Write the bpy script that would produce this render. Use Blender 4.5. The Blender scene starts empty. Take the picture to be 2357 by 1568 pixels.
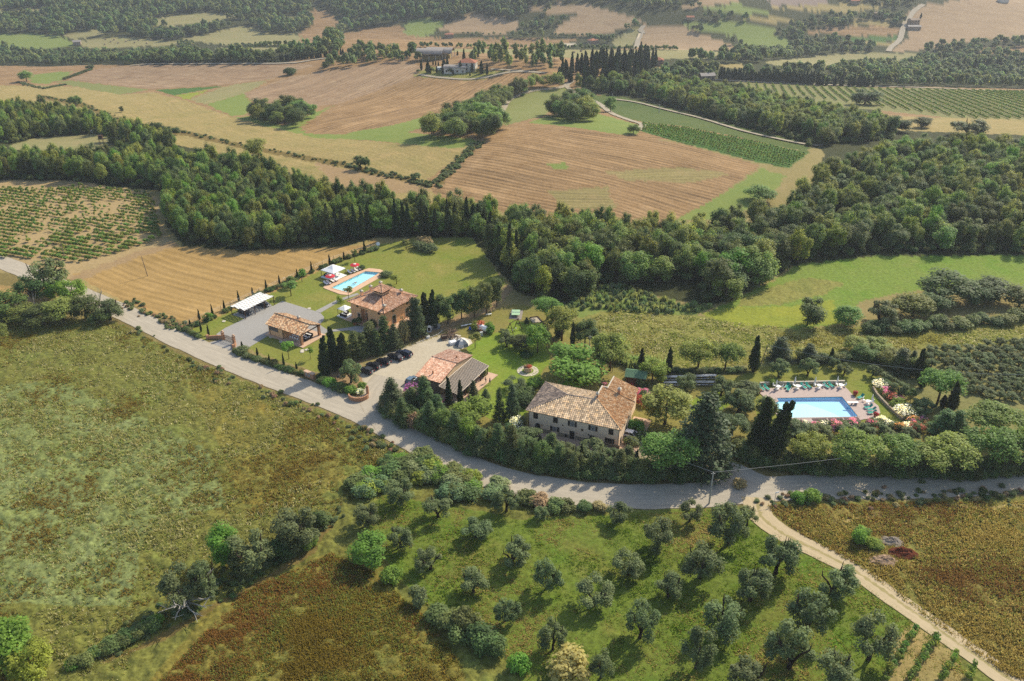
import bpy, math, random
import numpy as np
from mathutils import Vector, Matrix

# ------------------------------------------------------------------ camera, sky, sun, exposure
S = bpy.context.scene
CAMH, TILT, FPX = 105.0, math.radians(28.0), 1950.0      # height above the estate, downward tilt, focal length for a 2357 px wide frame
cd = bpy.data.cameras.new('camera'); cam = bpy.data.objects.new('camera', cd)
S.collection.objects.link(cam); S.camera = cam
cam.location = (0, 0, CAMH); cam.rotation_euler = (math.pi / 2 - TILT, 0, 0)
cd.sensor_width = 36.0; cd.lens = 36.0 * FPX / 2357.0; cd.clip_start = 1.0; cd.clip_end = 20000
SUN_EL, SUN_AZ = math.radians(38), math.radians(44)       # azimuth measured from +Y towards +X
w = bpy.data.worlds.new('World'); S.world = w; w.use_nodes = True
wn = w.node_tree.nodes; bg = wn['Background']
sky = wn.new('ShaderNodeTexSky'); sky.sky_type = 'NISHITA'; sky.sun_disc = False
sky.sun_elevation = SUN_EL; sky.sun_rotation = SUN_AZ; sky.air_density = 1.0; sky.dust_density = 1.5; sky.ozone_density = 1.0
w.node_tree.links.new(sky.outputs[0], bg.inputs[0]); bg.inputs[1].default_value = 0.15
sd = bpy.data.lights.new('sun', 'SUN'); sd.energy = 4.2; sd.angle = math.radians(0.53); sd.color = (1.0, 0.91, 0.74)
sun = bpy.data.objects.new('sun', sd); S.collection.objects.link(sun)
sv = Vector((math.sin(SUN_AZ) * math.cos(SUN_EL), math.cos(SUN_AZ) * math.cos(SUN_EL), math.sin(SUN_EL)))
sun.rotation_euler = sv.to_track_quat('Z', 'Y').to_euler(); sun.location = (80, 300, 200)
S.view_settings.view_transform = 'Standard'; S.view_settings.look = 'None'
S.view_settings.exposure = 0.5; S.view_settings.gamma = 1.0; S.view_settings.use_curve_mapping = False
S.render.engine = 'CYCLES'
S.cycles.use_denoising = False; S.cycles.denoiser = 'OPENIMAGEDENOISE'
S.cycles.max_bounces = 8; S.cycles.diffuse_bounces = 4; S.cycles.glossy_bounces = 2; S.cycles.transmission_bounces = 3
S.cycles.transparent_max_bounces = 6; S.cycles.volume_bounces = 0; S.cycles.caustics_reflective = False; S.cycles.caustics_refractive = False
S.cycles.sample_clamp_indirect = 4.0

rng = np.random.default_rng(7); random.seed(7)
COL = S.collection

# ------------------------------------------------------------------ small maths
def vhash(ix, iy, s):
    n = (ix * 374761393 + iy * 668265263 + s * 1442695041) & 0x7fffffff
    n = ((n ^ (n >> 13)) * 1274126177) & 0x7fffffff
    return ((n ^ (n >> 16)) & 0xffff) / 65535.0
def vnoise(x, y, s=0):
    x = np.asarray(x, float); y = np.asarray(y, float)
    ix = np.floor(x).astype(np.int64); iy = np.floor(y).astype(np.int64)
    fx = x - ix; fy = y - iy; fx = fx * fx * (3 - 2 * fx); fy = fy * fy * (3 - 2 * fy)
    a = vhash(ix, iy, s); b = vhash(ix + 1, iy, s); c = vhash(ix, iy + 1, s); d = vhash(ix + 1, iy + 1, s)
    return a * (1 - fx) * (1 - fy) + b * fx * (1 - fy) + c * (1 - fx) * fy + d * fx * fy
def fbm(x, y, s=0, o=3):
    v = 0; a = .5; t = 0
    for i in range(o):
        v = v + a * vnoise(x * 2 ** i, y * 2 ** i, s + i); t += a; a *= .5
    return v / t
def lin(h):
    h = h.lstrip('#'); r = []
    for i in (0, 2, 4):
        c = int(h[i:i + 2], 16) / 255.0
        r.append(c / 12.92 if c <= .04045 else ((c + .055) / 1.055) ** 2.4)
    return r

def plane_pt(px, py, z):
    px = np.asarray(px, float); py = np.asarray(py, float)
    dx = (px - 1178.5) / FPX; dy = -(py - 784) / FPX
    X, Y, Z = dx, math.cos(TILT) + dy * math.sin(TILT), -math.sin(TILT) + dy * math.cos(TILT)
    t = (z - CAMH) / np.minimum(Z, -0.02)
    return X * t, Y * t
HILLS = []
def height(x, y):
    x = np.asarray(x, float); y = np.asarray(y, float)
    r = y
    q = np.clip((r - 310) / 680, 0, 1); z = -62 * q * q * (3 - 2 * q)
    f = np.clip((r - 420) / 300, 0, 1)
    z = z + f * (fbm(x / 220, y / 220, 11, 2) - .5) * 10
    f2 = np.clip((r - 2000) / 3000, 0, 1)
    z = z + f2 * (fbm(x / 900, y / 900, 5, 2)) * 60
    for (hx, hy, a, rx, ry) in HILLS:
        z = z + a * np.exp(-((x - hx) / rx) ** 2 - ((y - hy) / ry) ** 2)
    return z
def ground(px, py):
    z = np.zeros_like(np.asarray(px, float))
    for i in range(34):
        x, y = plane_pt(px, py, z); z = .5 * z + .5 * height(x, y)
    x, y = plane_pt(px, py, z)
    return x, y, height(x, y)
# image sheets: enlarged crops whose image pixels place things, each an origin and scale
SH = {'': (0, 0, 1), 'A': (392.8, 540.2, .25), 'B': (859.4, 675.3, .2709), 'C': (1350.5, 675.3, .2349), 'D': (1694.3, 798, .2813), 'E': (785.8, 920.8, 1 / 3),
      'F': (0, 552.5, 1 / 3), 'G': (0, 1074.3, 1 / 3), 'H': (785.8, 1074.3, 1 / 3), 'I': (1571.5, 1074.3, 1 / 3), 'L': (0, 0, 1 / 3), 'M': (785.7, 0, 1 / 3),
      'R': (1571.4, 0, 1 / 3), 'J': (957.6, 92.1, .1406), 'K': (957.6, 699.8, .1302), 'N': (920.8, 773.5, .1042), 'O': (601.6, 706, .0705)}
def sheet(k, x, y):
    o = SH[k]; return o[0] + o[2] * x, o[1] + o[2] * y
def P(k, x, y):
    g = ground(*sheet(k, x, y)); return Vector((float(g[0]), float(g[1]), float(g[2])))
def PZ(k, x, y, z=0.0):
    a, b = plane_pt(*sheet(k, x, y), z); return Vector((float(a), float(b), z))
for (px, py, a, rx, ry) in [(900, 185, 30, 180, 170), (1090, 212, 7, 110, 80), (400, 170, 10, 200, 90), (1340, 45, 42, 210, 150), (1590, 90, 32, 140, 100),
                            (1090, 55, 24, 130, 120), (2200, 60, 40, 330, 230), (1245, 232, 11, 80, 75), (1540, 165, 24, 180, 140), (250, 15, 50, 700, 300),
                            (1300, 370, 8, 95, 75), (1980, 62, 18, 180, 110)]:
    x, y = plane_pt(px, py, -60.0 if py < 100 else (-48.0 if py < 200 else (-30 if py < 300 else -12))); HILLS.append((float(x), float(y), a, rx, ry))

def EXT(pts):
    q = []
    for x, y in pts:
        x = -500 if x <= 0 else (2860 if x >= 2357 else x); y = -60 if y <= 0 else (1720 if y >= 1568 else y)
        q.append((x, y))
    return q
def world_poly(pts, k='', sub=6):
    q = [sheet(k, *p) for p in pts]
    if k in ('', 'L', 'R', 'M'): q = EXT(q)
    out = []
    for i in range(len(q)):
        a, b = q[i], q[(i + 1) % len(q)]
        for j in range(sub): out.append((a[0] + (b[0] - a[0]) * j / sub, a[1] + (b[1] - a[1]) * j / sub))
    g = ground(np.array([p[0] for p in out]), np.array([p[1] for p in out]))
    return np.stack([g[0], g[1]], 1)
def inside(poly, x, y):
    r = np.zeros(np.shape(x), bool)
    bx0, by0 = poly.min(0); bx1, by1 = poly.max(0)
    m = (x >= bx0) & (x <= bx1) & (y >= by0) & (y <= by1)
    if not m.any(): return r
    xs, ys = x[m], y[m]; c = np.zeros(xs.shape, bool); n = len(poly)
    for i in range(n):
        x0, y0 = poly[i]; x1, y1 = poly[i - 1]
        if y0 == y1: continue
        t = ((y0 > ys) != (y1 > ys)) & (xs < (x1 - x0) * (ys - y0) / (y1 - y0) + x0)
        c ^= t
    r[m] = c; return r

# ------------------------------------------------------------------ materials
def mat(name, c, rough=.7, spec=.3, metal=0.0, noise=0.0, nscale=3.0, bump=0.0, attr=None):
    m = bpy.data.materials.new(name); m.use_nodes = True; nt = m.node_tree; b = nt.nodes['Principled BSDF']
    b.inputs['Roughness'].default_value = rough; b.inputs['Specular IOR Level'].default_value = spec; b.inputs['Metallic'].default_value = metal
    col = tuple(c) + (1,) if len(c) == 3 else tuple(c)
    b.inputs['Base Color'].default_value = col
    if noise or bump or attr:
        tc = nt.nodes.new('ShaderNodeTexCoord'); nz = nt.nodes.new('ShaderNodeTexNoise')
        nz.inputs['Scale'].default_value = nscale; nz.inputs['Detail'].default_value = 5; nz.inputs['Roughness'].default_value = .65
        nt.links.new(tc.outputs['Object'], nz.inputs['Vector'])
        mr = nt.nodes.new('ShaderNodeMapRange'); mr.inputs[1].default_value = .25; mr.inputs[2].default_value = .75
        mr.inputs[3].default_value = 1 - noise; mr.inputs[4].default_value = 1 + noise; nt.links.new(nz.outputs[0], mr.inputs[0])
        mx = nt.nodes.new('ShaderNodeMix'); mx.data_type = 'RGBA'; mx.blend_type = 'MULTIPLY'; mx.inputs[0].default_value = 1
        if attr:
            at = nt.nodes.new('ShaderNodeAttribute'); at.attribute_name = attr
            nt.links.new(at.outputs['Color'], mx.inputs[6])
        else: mx.inputs[6].default_value = col
        cb = nt.nodes.new('ShaderNodeCombineColor')
        for i in range(3): nt.links.new(mr.outputs[0], cb.inputs[i])
        nt.links.new(cb.outputs[0], mx.inputs[7]); nt.links.new(mx.outputs[2], b.inputs['Base Color'])
        if bump:
            bp = nt.nodes.new('ShaderNodeBump'); bp.inputs['Strength'].default_value = bump; bp.inputs['Distance'].default_value = .05
            nt.links.new(nz.outputs[0], bp.inputs['Height']); nt.links.new(bp.outputs[0], b.inputs['Normal'])
    return m
def foliage(name, c, var=.22, trans=.3, hue=.03):
    m = bpy.data.materials.new(name); m.use_nodes = True; nt = m.node_tree; b = nt.nodes['Principled BSDF']
    b.inputs['Roughness'].default_value = .6; b.inputs['Specular IOR Level'].default_value = .18
    at = nt.nodes.new('ShaderNodeAttribute'); at.attribute_name = 'lv'
    oi = nt.nodes.new('ShaderNodeObjectInfo')
    mr = nt.nodes.new('ShaderNodeMapRange'); mr.inputs[3].default_value = 1 - var; mr.inputs[4].default_value = 1 + var
    nt.links.new(oi.outputs['Random'], mr.inputs[0])
    mu = nt.nodes.new('ShaderNodeMath'); mu.operation = 'MULTIPLY'; nt.links.new(mr.outputs[0], mu.inputs[0]); nt.links.new(at.outputs['Fac'], mu.inputs[1])
    mh = nt.nodes.new('ShaderNodeMath'); mh.operation = 'MULTIPLY'; mh.inputs[1].default_value = 7.31; nt.links.new(oi.outputs['Random'], mh.inputs[0])
    fr = nt.nodes.new('ShaderNodeMath'); fr.operation = 'FRACT'; nt.links.new(mh.outputs[0], fr.inputs[0])
    m2 = nt.nodes.new('ShaderNodeMapRange'); m2.inputs[3].default_value = .5 - hue; m2.inputs[4].default_value = .5 + hue; nt.links.new(fr.outputs[0], m2.inputs[0])
    hs = nt.nodes.new('ShaderNodeHueSaturation'); hs.inputs['Color'].default_value = tuple(c) + (1,)
    nt.links.new(m2.outputs[0], hs.inputs['Hue']); nt.links.new(mu.outputs[0], hs.inputs['Value'])
    nt.links.new(hs.outputs[0], b.inputs['Base Color'])
    tr = nt.nodes.new('ShaderNodeBsdfTranslucent'); gm_ = nt.nodes.new('ShaderNodeMix'); gm_.data_type = 'RGBA'; gm_.blend_type = 'MULTIPLY'; gm_.inputs[0].default_value = 1; gm_.inputs[7].default_value = (1.5, 1.35, .8, 1)
    nt.links.new(hs.outputs[0], gm_.inputs[6]); nt.links.new(gm_.outputs[2], tr.inputs[0])
    mx = nt.nodes.new('ShaderNodeMixShader'); mx.inputs[0].default_value = trans
    nt.links.new(b.outputs[0], mx.inputs[1]); nt.links.new(tr.outputs[0], mx.inputs[2])
    nt.links.new(mx.outputs[0], nt.nodes['Material Output'].inputs['Surface'])
    return m
def water_mat(name, tint, rough=.06):
    m = bpy.data.materials.new(name); m.use_nodes = True; nt = m.node_tree; nt.nodes.remove(nt.nodes['Principled BSDF'])
    t = nt.nodes.new('ShaderNodeBsdfTransparent'); t.inputs[0].default_value = tuple(tint) + (1,)
    g = nt.nodes.new('ShaderNodeBsdfGlossy'); g.inputs['Roughness'].default_value = rough
    lw = nt.nodes.new('ShaderNodeLayerWeight'); lw.inputs[0].default_value = .5; pw = nt.nodes.new('ShaderNodeMath'); pw.operation = 'POWER'; pw.inputs[1].default_value = 5; nt.links.new(lw.outputs['Facing'], pw.inputs[0])
    f = nt.nodes.new('ShaderNodeMath'); f.operation = 'MULTIPLY_ADD'; f.inputs[1].default_value = .98; f.inputs[2].default_value = .02; nt.links.new(pw.outputs[0], f.inputs[0])
    nz = nt.nodes.new('ShaderNodeTexNoise'); nz.inputs['Scale'].default_value = 1.6
    bp = nt.nodes.new('ShaderNodeBump'); bp.inputs['Strength'].default_value = .08; nt.links.new(nz.outputs[0], bp.inputs['Height'])
    nt.links.new(bp.outputs[0], g.inputs['Normal']); nt.links.new(bp.outputs[0], lw.inputs['Normal'])
    x = nt.nodes.new('ShaderNodeMixShader'); nt.links.new(f.outputs[0], x.inputs[0]); nt.links.new(t.outputs[0], x.inputs[1]); nt.links.new(g.outputs[0], x.inputs[2])
    nt.links.new(x.outputs[0], nt.nodes['Material Output'].inputs['Surface']); return m
# ------------------------------------------------------------------ mesh building
def link(o, parent=None):
    COL.objects.link(o)
    if parent is not None: o.parent = parent
    return o
def tag(o, label=None, cat=None, group=None, kind=None):
    if label: o['label'] = label
    if cat: o['category'] = cat
    if group: o['group'] = group
    if kind: o['kind'] = kind
    return o
def mesh_np(name, V, F, mats, fattr=None, vattr=None, smooth=False, fm=None):
    """V n x 3, F list of index arrays (k x 3 or k x 4)"""
    me = bpy.data.meshes.new(name)
    F = [np.asarray(f, np.int64) for f in F if len(f)]
    V = np.asarray(V, np.float32)
    idx = np.concatenate([f.ravel() for f in F]); tot = np.concatenate([np.full(len(f), f.shape[1]) for f in F])
    st = np.concatenate([[0], np.cumsum(tot)[:-1]])
    me.vertices.add(len(V)); me.vertices.foreach_set('co', V.ravel())
    me.loops.add(len(idx)); me.loops.foreach_set('vertex_index', idx.astype(np.int32))
    me.polygons.add(len(tot)); me.polygons.foreach_set('loop_start', st.astype(np.int32)); me.polygons.foreach_set('loop_total', tot.astype(np.int32))
    for m in (mats if isinstance(mats, (list, tuple)) else [mats]): me.materials.append(m)
    if fm is not None: me.polygons.foreach_set('material_index', np.asarray(fm, np.int32))
    if smooth: me.polygons.foreach_set('use_smooth', np.ones(len(tot), bool))
    me.update(calc_edges=True)
    for dom, at in (('FACE', fattr), ('POINT', vattr)):
        for k, v in (at or {}).items():
            v = np.asarray(v, np.float32)
            if v.ndim == 1: a = me.attributes.new(k, 'FLOAT', dom); a.data.foreach_set('value', v)
            elif k.startswith('c_'):
                a = me.attributes.new(k, 'FLOAT_COLOR', dom); a.data.foreach_set('color', np.concatenate([v, np.ones((len(v), 1))], 1).astype(np.float32).ravel())
            else: a = me.attributes.new(k, 'FLOAT_VECTOR', dom); a.data.foreach_set('vector', v.ravel())
    return me
def obj(name, me, parent=None, loc=None, rz=None):
    o = bpy.data.objects.new(name, me)
    if loc is not None: o.location = loc
    if rz is not None: o.rotation_euler = (0, 0, rz)
    return link(o, parent)
def thing(name, label, cat, loc=(0, 0, 0), rz=0.0, group=None):
    o = bpy.data.objects.new(name, None); o.empty_display_size = .3; o.location = loc; o.rotation_euler = (0, 0, rz); link(o)
    return tag(o, label, cat, group)
class M:
    def __init__(s): s.v = []; s.f = []
    def add(s, vs, fs):
        n = len(s.v); s.v += [tuple(p) for p in vs]; s.f += [tuple(i + n for i in f) for f in fs]; return s
    def box(s, c, d, rz=0, rx=0, ry=0):
        R = Matrix.Rotation(rz, 3, 'Z') @ Matrix.Rotation(ry, 3, 'Y') @ Matrix.Rotation(rx, 3, 'X'); c = Vector(c)
        vs = [c + R @ Vector((x * d[0] / 2, y * d[1] / 2, z * d[2] / 2)) for z in (-1, 1) for x, y in ((-1, -1), (1, -1), (1, 1), (-1, 1))]
        return s.add(vs, [(3, 2, 1, 0), (4, 5, 6, 7), (0, 1, 5, 4), (1, 2, 6, 5), (2, 3, 7, 6), (3, 0, 4, 7)])
    def prism(s, poly, z0, z1):
        n = len(poly); vs = [(p[0], p[1], z0) for p in poly] + [(p[0], p[1], z1) for p in poly]
        return s.add(vs, [tuple(range(n - 1, -1, -1)), tuple(range(n, 2 * n))] + [(i, (i + 1) % n, n + (i + 1) % n, n + i) for i in range(n)])
    def face(s, *p): return s.add(p, [tuple(range(len(p)))])
    def tube(s, pts, r, n=6, cap=True):
        pts = [Vector(p) for p in pts]; r = r if isinstance(r, (list, tuple)) else [r] * len(pts); b = len(s.v)
        for i, p in enumerate(pts):
            t = (pts[min(i + 1, len(pts) - 1)] - pts[max(i - 1, 0)]).normalized()
            a = t.cross(Vector((0, 0, 1))) if abs(t.z) < .95 else t.cross(Vector((0, 1, 0)))
            a.normalize(); c = t.cross(a)
            for k in range(n): s.v.append(tuple(p + (a * math.cos(2 * math.pi * k / n) + c * math.sin(2 * math.pi * k / n)) * r[i]))
        for i in range(len(pts) - 1):
            for k in range(n): s.f.append((b + i * n + k, b + i * n + (k + 1) % n, b + (i + 1) * n + (k + 1) % n, b + (i + 1) * n + k))
        if cap: s.f.append(tuple(b + k for k in range(n - 1, -1, -1))); s.f.append(tuple(b + (len(pts) - 1) * n + k for k in range(n)))
        return s
    def lathe(s, prof, c=(0, 0, 0), n=12):
        b = len(s.v)
        for r, z in prof:
            for k in range(n): s.v.append((c[0] + r * math.cos(2 * math.pi * k / n), c[1] + r * math.sin(2 * math.pi * k / n), c[2] + z))
        for i in range(len(prof) - 1):
            for k in range(n): s.f.append((b + i * n + k, b + i * n + (k + 1) % n, b + (i + 1) * n + (k + 1) % n, b + (i + 1) * n + k))
        s.f.append(tuple(b + k for k in range(n - 1, -1, -1))); s.f.append(tuple(b + (len(prof) - 1) * n + k for k in range(n)))
        return s
    def mesh(s, name, m, smooth=False):
        me = bpy.data.meshes.new(name); me.from_pydata(s.v, [], s.f); me.materials.append(m)
        if smooth: me.polygons.foreach_set('use_smooth', [True] * len(me.polygons))
        me.update(); return me
    def obj(s, name, m, parent=None, smooth=False, loc=None, rz=None): return obj(name, s.mesh(name, m, smooth), parent, loc, rz)
def copy_tree(o, loc=None, rz=None, label=None, parent=None):
    c = o.copy(); COL.objects.link(c)
    if parent is not None: c.parent = parent
    if loc is not None: c.location = loc
    if rz is not None: c.rotation_euler = (0, 0, rz)
    if label: c['label'] = label
    for ch in o.children: copy_tree(ch, parent=c)
    return c

# ------------------------------------------------------------------ the land: one sheet of ground, cut along its field edges
LT = {  # two base colours, furrow strength, fine grain strength, unevenness in metres
 'rough_meadow': ('#756a32', '#7a8440', 0, .8, .34), 'verge': ('#76683a', '#8f8050', 0, .5, .12), 'rust_meadow': ('#85702f', '#7c8040', 0, .8, .34),
 'dry_meadow': ('#8f7a40', '#7a7c3c', 0, .7, .28), 'silver_meadow': ('#8a9460', '#747c3c', 0, .8, .34), 'grove_grass': ('#577c22', '#7e7c3a', 0, .6, .10),
 'lawn': ('#748730', '#9a914c', 0, .35, .02), 'yard_grass': ('#9a8a50', '#858440', 0, .3, .03), 'green_lawn': ('#78942e', '#8d983e', 0, .35, .02),
 'stubble': ('#ab8c64', '#8c6e48', .34, .42, .05), 'green_stubble': ('#9f8c5e', '#8d8450', .2, .42, .05), 'harvested': ('#bc9b63', '#a58650', .17, .22, .05), 'plough': ('#8d7054', '#b09674', .26, .45, .05),
 'straw': ('#b69d68', '#918850', .08, .45, .08), 'pale_field': ('#a29468', '#8c8c58', .10, .16, .05), 'green_field': ('#7c8c46', '#8a9450', .04, .15, .05),
 'bright_grass': ('#768a42', '#8c944c', .0, .2, .05), 'knob_grass': ('#7f8648', '#8b8c55', .02, .18, .05), 'dark_crop': ('#4a6a30', '#587838', .0, .2, .05),
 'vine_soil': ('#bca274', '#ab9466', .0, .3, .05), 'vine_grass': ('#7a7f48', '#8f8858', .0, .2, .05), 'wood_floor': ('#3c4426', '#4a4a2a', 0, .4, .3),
 'olive_ground': ('#7d8048', '#938a58', 0, .35, .1), 'pasture': ('#6f8f30', '#889246', 0, .5, .1), 'yellow_pasture': ('#9fa03a', '#869238', .0, .4, .1),
 'dry_pasture': ('#9a924e', '#7f8440', 0, .6, .25), 'gravel': ('#a39f97', '#98948c', 0, .12, 0), 'car_park': ('#d2c6ae', '#c4b698', 0, .14, .01),
 'road_dirt': ('#b5a88e', '#a4946f', 0, .2, .0), 'mound': ('#a28664', '#b39a76', .16, .25, .02), 'purple_field': ('#8f7d70', '#9a8878', .0, .1, .02),
 'green_slope': ('#4f6430', '#667038', 0, .4, .1), 'bank': ('#6e6432', '#8a7446', 0, .5, .15), 'bare': ('#a08562', '#b09468', 0, .3, .03), 'pool_hole': ('#a08562', '#b09468', 0, 0, 0),
}
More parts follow.
